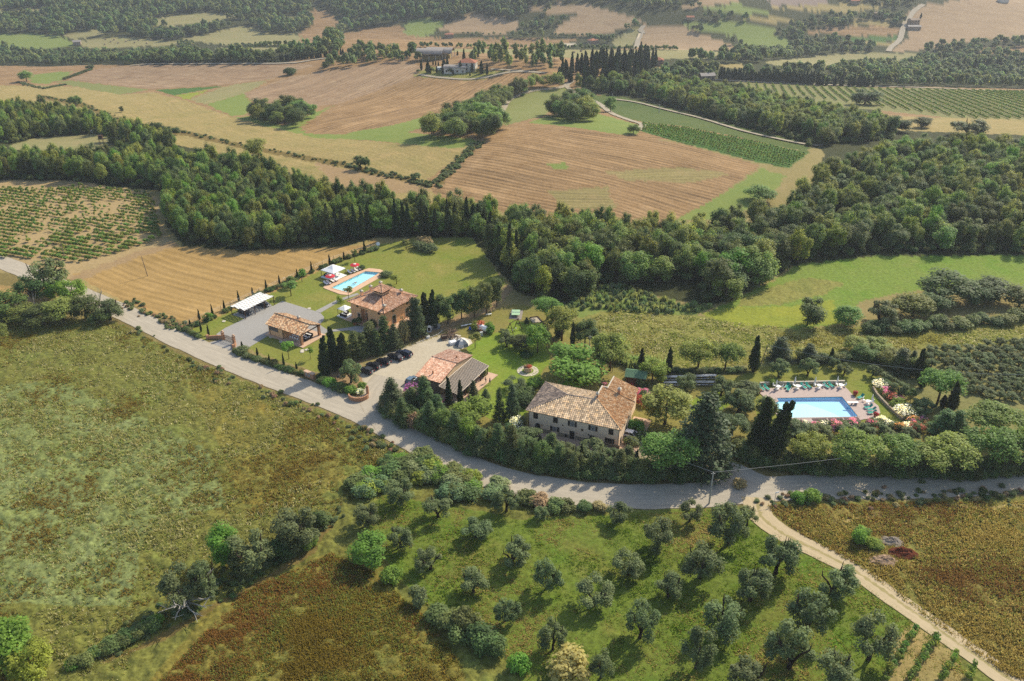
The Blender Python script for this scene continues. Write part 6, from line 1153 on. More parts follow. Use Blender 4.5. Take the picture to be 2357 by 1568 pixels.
# ------------------------------------------------------------------ plants: crowns of many small leaf faces
def leaf_shell(cs, rs, per, size, r, up=.25, flat=1.0, spread=.7, tall=1.0, lo=.78, hi=1.1):
    """leaf faces spread over lobes: cs centres (n,3), rs radii (n,3)"""
    n = len(cs); k = np.repeat(np.arange(n), per); N = len(k)
    d = r.normal(size=(N, 3)); d /= np.linalg.norm(d, axis=1)[:, None]; d[:, 2] += up; d /= np.linalg.norm(d, axis=1)[:, None]
    rad = r.uniform(lo, hi, N) ** .8
    c = cs[k] + d * rs[k] * rad[:, None]
    nn = d + r.normal(size=(N, 3)) * spread * .6; nn[:, 2] = nn[:, 2] * flat + .85; nn /= np.linalg.norm(nn, axis=1)[:, None]
    a = np.cross(nn, r.normal(size=(N, 3))); a /= np.linalg.norm(a, axis=1)[:, None] + 1e-9; b = np.cross(nn, a)
    if tall > 1: b = np.stack([d[:, 0] * .35, d[:, 1] * .35, np.ones(N)], 1); b /= np.linalg.norm(b, axis=1)[:, None]; a = np.cross(nn, b); a /= np.linalg.norm(a, axis=1)[:, None] + 1e-9
    s = size * r.uniform(.55, 1.35, N)[:, None]
    V = np.stack([c - a * s * .5, c + b * s * .6 * tall - nn * s * .12, c + a * s * .5, c - b * s * .6 * tall - nn * s * .12], 1).reshape(-1, 3)
    F = np.arange(N * 4).reshape(N, 4); lv = np.repeat(r.uniform(.72, 1.3, N) * np.repeat(r.uniform(.85, 1.15, n), per), 4)
    return V, F, lv
OCT = np.array([(1, 0, 0), (0, 1, 0), (-1, 0, 0), (0, -1, 0), (0, 0, 1), (0, 0, -1)], float); OCF = [(0, 1, 4), (1, 2, 4), (2, 3, 4), (3, 0, 4), (1, 0, 5), (2, 1, 5), (3, 2, 5), (0, 3, 5)]
def crown(name, cs, rs, per, size, m, seed, core=.7, **kw):
    r = np.random.default_rng(seed); cs = np.array(cs, float); rs = np.array(rs, float)
    if rs.ndim == 1: rs = np.stack([rs] * 3, 1)
    V, F, lv = leaf_shell(cs, rs, per, size, r, **kw); Fs = [F]
    if core:
        n0 = len(V); cv = (cs[:, None, :] + OCT[None] * rs[:, None, :] * core).reshape(-1, 3); tri = np.concatenate([np.array(OCF) + n0 + 6 * i for i in range(len(cs))])
        V = np.concatenate([V, cv]); lv = np.concatenate([lv, np.full(len(cv), .9)]); Fs = [F, tri]
    return mesh_np(name, V, Fs, m, vattr={'lv': lv})
LK = 2.25
def fo(n, c, v=.2, t=.5, h=.03): return foliage(n, [q * LK for q in c], v, t, h * 1.4)
mleaf = fo('broad_leaves', (.088, .116, .030), .34); mleaf2 = fo('dark_broad_leaves', (.050, .071, .023), .28); mbright = fo('bright_leaves', (.094, .138, .022), .14); molive = fo('olive_leaves', (.070, .090, .036), .16, .4, .015)
mcyp = fo('cypress_leaves', (.020, .032, .013), .2, .2); mpine = fo('pine_needles', (.090, .122, .026), .16, .45); mconi = fo('conifer_needles', (.056, .078, .028), .24, .4); mdk = fo('dark_conifer_needles', (.033, .048, .020), .18, .2)
mbush = fo('bush_leaves', (.066, .086, .028), .28); mdry = fo('dry_leaves', (.15, .11, .052), .15, .3); mreed = fo('reed_leaves', (.100, .130, .058), .2); mvine = fo('vine_leaves', (.085, .125, .024), .18); myel = fo('yellow_willow_leaves', (.19, .18, .06), .1)
mpink = fo('pink_blossom', (.43, .17, .25), .15, .4, .02); mwhf = fo('white_blossom', (.5, .5, .44), .1); morf = fo('orange_blossom', (.34, .15, .07), .15); mredb = fo('red_leaves', (.22, .05, .04), .15); mpurp = fo('purple_blossom', (.20, .075, .22), .15)
mfarl = fo('far_leaves', (.076, .104, .038), .3)
mbark = mat('grey_brown_bark', lin('#5b4a3c'), .95, .05, noise=.25, nscale=3); mbarkd = mat('dark_olive_bark', lin('#3a3028'), .95, .05, noise=.25); mbarkg = mat('bleached_branches', lin('#a09a90'), .9, .05)
PROTO = {}
def trunk_mesh(name, h, r0, limbs, m_, lean=0.0, forks=None):
    t = M(); t.tube([(0, 0, -.4), (lean * .4, 0, h * .45), (lean, 0, h)], [r0, r0 * .75, r0 * .35], 6)
    for (a, z0, L, rise) in limbs:
        p0 = Vector((lean * z0 / h, 0, z0)); p2 = p0 + Vector((math.cos(a) * L, math.sin(a) * L, rise)); pm = p0.lerp(p2, .5) + Vector((0, 0, -.08 * L)); t.tube([p0, pm, p2], [r0 * .5, r0 * .38, r0 * .15], 5)
    return t.mesh(name, m_, True)
def lobes(r, n, c, R, rr, low=-.6):
    out, rad = [], []
    while len(out) < n:
        p = r.normal(size=3); p /= np.linalg.norm(p)
        if p[2] < low: continue
        k = r.uniform(.55, 1.0) ** .6; out.append(np.array(c) + p * np.array(R) * k * .78); rad.append(r.uniform(*rr))
    return out, rad
def proto(kind, n, fn):
    PROTO[kind] = []
    for i in range(n):
        t, c, h, w_ = fn(i); v = np.empty(len(c.vertices) * 3, np.float32); c.vertices.foreach_get('co', v); v = v.reshape(-1, 3); r = np.hypot(v[:, 0], v[:, 1])
        ex = [np.percentile(v[:, a], 97.5) - np.percentile(v[:, a], 2.5) for a in (0, 1)]; PROTO[kind].append((t, c, float(np.percentile(v[:, 2], 99)), float(sum(ex) / 2)))
def broad(mt):
    def f(i):
        r = np.random.default_rng(100 + i); cs, rs = lobes(r, 19, (0, 0, 5.5), (3.5, 3.5, 4.9), (1.0, 1.7), low=-.85)
        return (trunk_mesh('trunk', 6.5, .24, [(a, 3 + .5 * k, 2.4, 2.2) for k, a in enumerate(r.uniform(0, 6.28, 4))], mbark), crown('crown', cs, rs, 165, .33, mt, 200 + i, lo=.68, hi=1.28), 10.2, 8.0)
    return f
proto('broadleaf_tree', 6, broad(mleaf)); proto('dark_tree', 4, broad(mleaf2)); proto('bright_tree', 3, broad(mbright))
def olive_f(i):
    r = np.random.default_rng(300 + i); cs, rs = [], []
    for k in range(24):
        a = r.uniform(0, 6.28); q = 2.0 * math.sqrt(r.uniform(.05, 1)); cs.append((q * math.cos(a), q * math.sin(a), r.uniform(1.4, 4.2) if q > 1.3 else r.uniform(2.4, 4.5))); rs.append(r.uniform(.5, .85))
    t = M(); t.tube([(0, 0, -.3), (.1, .05, .9)], [.28, .2], 7)
    for k in range(4):
        a = r.uniform(0, 6.28) if k else 0; e = Vector((1.5 * math.cos(a + k * 1.6), 1.5 * math.sin(a + k * 1.6), 3.6)); s_ = Vector((.1, .05, .8)); t.tube([s_, s_.lerp(e, .5) + Vector((0, 0, .35)), e, e * 1.08 + Z * .7], [.16, .12, .08, .03], 5)
    return (t.mesh('trunk', mbarkd, True), crown('crown', cs, rs, 170, .18, molive, 320 + i, core=.6, spread=1.0, lo=.65, hi=1.15), 5.2, 4.7)
proto('olive_tree', 6, olive_f)
def cyp_f(i):
    r = np.random.default_rng(400 + i); cs, rs = [], []
    for k in range(22):
        z = .8 + 10.4 * k / 21; w_ = 1.0 * min(1, .55 + z / 5) * max(.12, 1 - max(0, z - 4) / 8.2) ** .8
        cs.append((r.normal() * .12, r.normal() * .12, z)); rs.append((w_, w_, .75))
    return (trunk_mesh('trunk', 2, .2, [], mbark), crown('crown', cs, rs, 130, .25, mcyp, 420 + i, core=.8, up=.3, tall=1.8, spread=.8, lo=.75, hi=1.25), 12.0, 2.2)
proto('cypress', 5, cyp_f)
def pine_f(i):
    r = np.random.default_rng(500 + i); cs, rs = [], []
    for k in range(30):
        a = r.uniform(0, 6.28); q = 3.0 * math.sqrt(r.uniform(0, 1)); cs.append((q * math.cos(a), q * math.sin(a), 3.6 + 3.4 * math.sqrt(max(0, 1 - (q / 3.5) ** 2)) * r.uniform(.3, 1))); rs.append(r.uniform(.75, 1.15))
    return (trunk_mesh('trunk', 5.5, .24, [(a, 2.6 + .3 * k, 2.2, 2.2) for k, a in enumerate(r.uniform(0, 6.28, 6))], mbark), crown('crown', cs, rs, 150, .24, mpine, 520 + i, core=.65, up=.35, spread=1.0, lo=.65, hi=1.25), 7.8, 7.4)
proto('round_pine', 4, pine_f)
def conif_f(mt):
    def f(i):
        r = np.random.default_rng(600 + i); cs, rs = [], []
        for k in range(11):
            z = 1.0 + 8 * k / 10; w_ = 2.5 * (1 - (z - .4) / 9.6) ** .85 + .15; n = max(1, int(2 + w_ * 2.6))
            for j in range(n):
                a = 6.28 * j / n + r.uniform(-.4, .4); q = w_ * r.uniform(.55, .95); cs.append((q * math.cos(a), q * math.sin(a), z + r.uniform(-.3, .3) - .12 * q)); rs.append((.5 + .16 * w_, .5 + .16 * w_, .42))
            cs.append((0, 0, z)); rs.append((max(.25, w_ * .55), max(.25, w_ * .55), .6))
        return (trunk_mesh('trunk', 7, .18, [], mbark), crown('crown', cs, rs, 72, .23, mt, 620 + i, core=.6, up=.1, spread=1.0, lo=.6, hi=1.4), 9.8, 5.2)
    return f
proto('conifer', 4, conif_f(mconi)); proto('dark_conifer', 3, conif_f(mdk))
def bush_f(mt, seed, leaf=.2, per=150):
    def f(i):
        r = np.random.default_rng(seed + i); cs, rs = lobes(r, 9, (0, 0, .75), (1.15, 1.15, .75), (.45, .75), low=-.3)
        return (None, crown('crown', cs, rs, per, leaf, mt, seed + 20 + i, core=.7, lo=.65, hi=1.25), 2.0, 3.2)
    return f
for k, (nm, mt) in enumerate((('bush', mbush), ('bright_bush', mbright), ('dark_bush', mleaf2), ('grey_bush', molive), ('dry_bush', mdry), ('reed_bush', mreed), ('red_bush', mredb), ('yellow_bush', myel))): proto(nm, 3, bush_f(mt, 700 + 50 * k))
def flower_f(mf, seed):
    def f(i):
        tr, cr, h, w_ = bush_f(mbush, seed)(i); r = np.random.default_rng(seed + 9 + i); cs, rs = lobes(r, 9, (0, 0, .85), (1.2, 1.2, .8), (.45, .75), low=-.1)
        return (cr, crown('blossom', cs, rs, 75, .15, mf, seed + 60 + i, core=0), 2.0, 3.2)
    return f
for k, (nm, mt) in enumerate((('pink_oleander', mpink), ('white_oleander', mwhf), ('orange_oleander', morf), ('purple_bush', mpurp))): proto(nm, 2, flower_f(mt, 1200 + 80 * k))
def young_f(i):
    r = np.random.default_rng(1600 + i); cs, rs = lobes(r, 7, (0, 0, 2.9), (.8, .8, 1.1), (.3, .55)); return (trunk_mesh('trunk', 3, .06, [(a, 1.8, .6, .8) for a in r.uniform(0, 6.28, 3)], mbark), crown('crown', cs, rs, 60, .22, mbright if i else mleaf, 1620 + i, core=.3), 4.2, 2.2)
proto('young_tree', 3, young_f)
def vine_f(i):
    r = np.random.default_rng(1700 + i); cs = [(r.uniform(-.5, .5), r.normal() * .15, r.uniform(.6, 1.2)) for _ in range(5)]; return (None, crown('crown', cs, [r.uniform(.25, .42) for _ in cs], 16, .3, mvine, 1720 + i, core=.5), 1.5, 1.5)
proto('vine', 4, vine_f)
def reed_f(i):
    r = np.random.default_rng(1800 + i); N = 70; x = r.normal(size=(N, 2)) * .6; h = r.uniform(1.4, 2.6, N); ln = r.normal(size=(N, 2)) * .4; a = r.uniform(0, 6.28, N); wv = .12
    dx, dy = np.cos(a) * wv, np.sin(a) * wv; V = np.stack([np.stack([x[:, 0] - dx, x[:, 1] - dy, 0 * h], 1), np.stack([x[:, 0] + dx, x[:, 1] + dy, 0 * h], 1), np.stack([x[:, 0] + ln[:, 0] * .4 + dx, x[:, 1] + ln[:, 1] * .4 + dy, h * .7], 1), np.stack([x[:, 0] + ln[:, 0], x[:, 1] + ln[:, 1], h], 1)], 1).reshape(-1, 3)
    return (None, mesh_np('crown', V, [np.arange(N * 4).reshape(N, 4)], mreed, vattr={'lv': np.repeat(r.uniform(.7, 1.3, N), 4)}), 2.2, 2.0)
proto('reed', 3, reed_f)
CAT = {'broadleaf_tree': 'tree', 'dark_tree': 'tree', 'bright_tree': 'tree', 'olive_tree': 'olive tree', 'cypress': 'cypress', 'round_pine': 'pine', 'conifer': 'conifer', 'dark_conifer': 'conifer', 'young_tree': 'tree', 'vine': 'vine'}
NAME = {'dark_tree': 'broadleaf_tree', 'bright_tree': 'broadleaf_tree', 'dark_conifer': 'conifer', 'bright_bush': 'bush', 'dark_bush': 'bush', 'grey_bush': 'bush', 'dry_bush': 'bush', 'reed_bush': 'bush', 'yellow_bush': 'bush', 'red_bush': 'bush', 'pink_oleander': 'oleander_bush', 'white_oleander': 'oleander_bush', 'orange_oleander': 'oleander_bush', 'purple_bush': 'flowering_bush', 'round_pine': 'pine_tree'}
tr_rng = random.Random(11)
def plant(kind, p, h, w_, label, group=None, single=False, lean=0.0, tilt_dir=0.0):
    v = PROTO[kind]; trunk, cr, h0, w0 = v[tr_rng.randrange(len(v))]; sc = (w_ / w0, w_ / w0 * tr_rng.uniform(.92, 1.08), h / h0); rz = tr_rng.uniform(0, 6.28); nm = 'hedge_shrub' if 'hedge' in label and kind.endswith('bush') else NAME.get(kind, kind); ct = CAT.get(kind, 'bush')
    if single or (trunk is None):
        o = obj(nm, cr); tag(o, label, ct, group)
    else:
        o = thing(nm, label, ct, group=group); t = obj('trunk' if trunk.materials[0].name.find('bark') >= 0 else 'foliage', trunk, o); obj('crown' if cr.name.find('blossom') < 0 else 'blossom', cr, o)
    o.location = p; o.scale = sc; o.rotation_euler = (lean * math.sin(tilt_dir), lean * math.cos(tilt_dir), rz)
    if lean: o.rotation_euler = (0, lean, 0) if tilt_dir == 0 else o.rotation_euler
    return o
def plant_px(kind, k, x, by, ty, wpx, label, group=None, single=False, lean=0.0, lift=0.0):
    """plant placed and sized from image pixels: foot, top and crown width"""
    o = SH[k]; p0, _, s = span_h(k, x, by, ty); wm = wpx * o[2] / s
    low = .0 if kind in ('cypress', 'young_tree') else (.1 if kind == 'round_pine' else .28)
    p, h, s = span_h(k, x, by - low * wm * s * .5 / o[2], ty)
    if kind not in ('cypress', 'conifer', 'dark_conifer', 'young_tree'): h = max(h - (.08 if kind == 'round_pine' else .18) * wm, .55 * wm)
    return plant(kind, p, h, wm, label, group, single, lean)
# --- the front olive grove
ORD = ['first', 'second', 'third', 'fourth', 'fifth', 'sixth', 'seventh', 'eighth', 'ninth', 'tenth']
G1 = 'olive trees in the front grove'
OL = [('H', 405, 270, 75, 200, 'olive tree below the climbing thicket at the far left grove corner'), ('H', 180, 420, 245, 180, 'leftmost small olive tree in the front grove'), ('H', 670, 370, 190, 190, 'olive tree alone in bright grass below the thicket'), ('H', 1140, 330, 140, 180, 'olive tree pressed against the right end of the thicket'), ('H', 930, 510, 350, 210, 'olive tree right of the lone bright grass olive'), ('H', 410, 575, 400, 170, 'round olive beside the bright green tree at the grove edge'), ('H', 1385, 370, 275, 100, 'smallest thin olive tree near the road'), ('H', 1180, 700, 480, 220, 'wide olive in the middle of the upper grove'), ('H', 615, 730, 560, 190, 'hollow crowned olive below the bright green tree'), ('H', 1910, 400, 245, 160, 'olive with a round shadow just below the road bend'), ('H', 2175, 600, 350, 230, 'tall double olive right of the bend'), ('H', 1430, 860, 610, 200, 'open olive with two dark stems in mid grove'), ('H', 915, 890, 710, 190, 'olive above the scrub line'), ('H', 1980, 770, 580, 220, 'olive with a dark leaning stem in the grass strip'), ('H', 2255, 920, 740, 180, 'thin olive with a bent dark stem'), ('H', 1740, 990, 770, 250, 'broad olive casting a long shadow in mid grove'), ('H', 1140, 1080, 880, 170, 'slim olive at the end of the scrub line'), ('H', 2060, 1210, 930, 240, 'dense dark olive in the lower grove'), ('H', 1460, 1290, 1060, 200, 'olive above the yellow willow'), ('H', 1790, 1480, 1270, 170, 'blue grey olive right of the yellow willow'),
      ('I', 310, 570, 250, 270, 'largest double olive near the track junction'), ('I', 445, 420, 262, 120, 'olive touching the track junction'), ('I', 115, 800, 530, 260, 'olive below the roadside pole'), ('I', 640, 770, 480, 260, 'olive beside the upper dirt track'), ('I', 45, 400, 235, 150, 'olive beside the roadside pole'), ('I', 465, 955, 700, 240, 'olive in the second row from the track'), ('I', 1028, 920, 650, 270, 'olive overlapping the edge of the dirt track'), ('I', 270, 1190, 900, 290, 'wide olive with three dark stems'), ('I', 860, 1180, 870, 290, 'large dense olive in the second row from the track'), ('I', 90, 1420, 1120, 230, 'olive low in the grove left of the wide three stemmed one'), ('I', 730, 1430, 1090, 300, 'large olive in the lower right grove'), ('I', 1280, 1370, 1030, 290, 'last olive beside the small vineyard'), ('I', 470, 1620, 1340, 300, 'cut off olive at the lower edge of the grove'), ('I', 1040, 1610, 1290, 300, 'cut off olive at the lower edge nearest the vineyard rows'), ('I', 2150, 1750, 1600, 200, 'olive below the frame near the track')]
for k, x, by, ty, w_, lb in OL: plant_px('olive_tree', k, x, by, ty + .05 * w_, w_ * .86, lb, G1)
plant_px('yellow_bush', 'H', 1600, 1500, 1290, 270, 'yellow willow bush at the lower edge of the grove')
plant_px('bright_tree', 'H', 220, 690, 480, 250, 'bright green tree at the left edge of the olive grove'); plant_px('bright_bush', 'H', 340, 800, 690, 130, 'light green shrub below the bright green tree')
plant_px('bright_bush', 'H', 1225, 1430, 1290, 130, 'bright shrub at the lower end of the scrub line'); plant_px('grey_bush', 'H', 520, 960, 830, 120, 'pale grey shrub at the upper end of the scrub line')
for i, (x, by, ty, w_) in enumerate(((660, 1060, 960, 140), (760, 1130, 1000, 170), (860, 1150, 985, 170), (830, 1210, 1080, 160), (950, 1230, 1080, 170), (1010, 1280, 1130, 170), (1070, 1300, 1170, 130))): plant_px('bush', 'H', x, by, ty, w_, 'dark green scrub in the diagonal line below the grove', 'scrub line between the grove and the rust meadow')
plant_px('bright_tree', 'G', 1565, 700, 400, 210, 'bright green tree leftmost on the field path'); plant_px('olive_tree', 'G', 1740, 750, 470, 260, 'grey green tree beside the bright one on the field path'); plant_px('olive_tree', 'G', 2060, 580, 290, 270, 'grey hazy tree at the top of the field path'); plant_px('olive_tree', 'G', 1460, 930, 640, 190, 'slim grey tree on the field path'); plant_px('bright_bush', 'G', 2110, 560, 440, 140, 'green shrub at the foot of the hazy grey tree'); plant_px('dark_bush', 'G', 1930, 640, 480, 150, 'dark shrub between the grey trees'); plant_px('bush', 'G', 2200, 420, 300, 120, 'dark green shrub at the head of the field path')
o = plant_px('olive_tree', 'G', 1290, 1000, 700, 260, 'half dead tree with bleached branches on the field path'); t = M(); r2 = random.Random(5)
for k in range(16):
    a = r2.uniform(0, 6.28); e = Vector((2.4 * math.cos(a), 2.4 * math.sin(a) - .8, r2.uniform(1.2, 3.4))); s_ = Vector((0, 0, .7)); md_ = s_.lerp(e, .55) + Vector((r2.uniform(-.4, .4), r2.uniform(-.4, .4), .3)); t.tube([s_, md_, e], [.1, .07, .03], 4)
    for q_ in range(3): e2 = e + Vector((r2.uniform(-.8, .8), r2.uniform(-.8, .8), r2.uniform(-.2, .7))); t.tube([md_.lerp(e, .6), e2], [.05, .02], 4)
t.obj('dead_branches', mbarkg, o)
for i, (x, by, ty, w_) in enumerate(((110, 1430, 1060, 330), (250, 1500, 1200, 230), (-60, 1400, 1040, 260))): plant_px('bright_tree', 'G', x, by, ty, w_, ('large bright green tree in the bottom left corner', 'lower bright green tree in the bottom left corner', 'bright green tree cut by the lower left frame')[i])
for i in range(16): t_ = i / 15; plant_px('bright_bush' if i % 3 == 0 else 'bush', 'G', 520 + 560 * t_ + r2.uniform(-30, 30), 1400 - 300 * t_ + r2.uniform(-20, 25), 1330 - 300 * t_, r2.uniform(80, 130), 'low green bush in the ditch line below the field path', 'bushes along the ditch of the left meadow')
# climbing thicket
rt = random.Random(21); th = np.array([(100, 590), (230, 470), (380, 385), (560, 385), (750, 450), (900, 540), (1080, 610), (1060, 680), (900, 690), (700, 640), (540, 560), (400, 560), (250, 620), (160, 640)])
cnt = 0
while cnt < 46:
    x, y = rt.uniform(100, 1080), rt.uniform(385, 690)
    if inside(th, np.array([x]), np.array([y]))[0]:
        cnt += 1; plant_px(('bush', 'reed_bush', 'bush', 'bright_bush')[cnt % 4], 'E', x, y + 25, y - 32, rt.uniform(100, 150), 'leafy climbing shrub in the thicket below the road', 'thicket between the road and the olive grove')
for x, by, ty, w_ in ((1280, 720, 640, 130), (1370, 740, 660, 130), (1480, 770, 690, 120), (1560, 770, 715, 110), (1680, 770, 725, 100), (1790, 765, 730, 90)): plant_px('dry_bush' if x % 4 else 'bush', 'E', x, by, ty, w_, 'olive brown shrub on the verge above the grove', 'verge shrubs above the grove')
# left clump by the road
G2 = 'clump of trees by the road at the far left'
for kd, x, by, ty, w_, lb in (('olive_tree', 340, 400, 100, 210, 'hazy blue green tree standing highest in the roadside clump'), ('dark_tree', 225, 470, 240, 160, 'dark tree in front of the hazy one in the clump'), ('bright_tree', 515, 440, 250, 160, 'pointed green tree right of the road in the clump'), ('bright_tree', 385, 430, 270, 120, 'light green tree in the middle of the clump'), ('broadleaf_tree', 50, 580, 340, 250, 'broad green tree leftmost in the clump'), ('broadleaf_tree', 170, 590, 430, 200, 'low green tree in the shade of the clump'), ('broadleaf_tree', 440, 590, 380, 220, 'wide green tree in the front of the clump'), ('dark_tree', 600, 570, 360, 200, 'dark green tree near the road side of the clump'), ('olive_tree', 765, 570, 410, 150, 'grey green tree at the road end of the clump'), ('dark_tree', 310, 620, 430, 240, 'shadowed tree at the foot of the clump'), ('broadleaf_tree', -20, 720, 560, 140, 'green tree cut by the left frame below the clump'), ('dark_tree', 690, 590, 470, 150, 'small dark tree second from the road end of the clump')): plant_px(kd, 'F', x, by, ty, w_, lb, G2)
t = M()
for x, y, hh in ((690, 440, 5), (240, 470, 6), (170, 430, 5)):
    p = P('F', x, y)
    for k in range(9): a = r2.uniform(0, 6.28); e = p + Vector((1.6 * math.cos(a), 1.6 * math.sin(a), hh * r2.uniform(.6, 1.1))); t.tube([p, p.lerp(e, .5) + Z * .6, e], [.1, .06, .02], 4)
tag(t.obj('bare_branches', mbarkg), 'bleached bare branches sticking out of the roadside clump', 'dead tree', kind='thing')
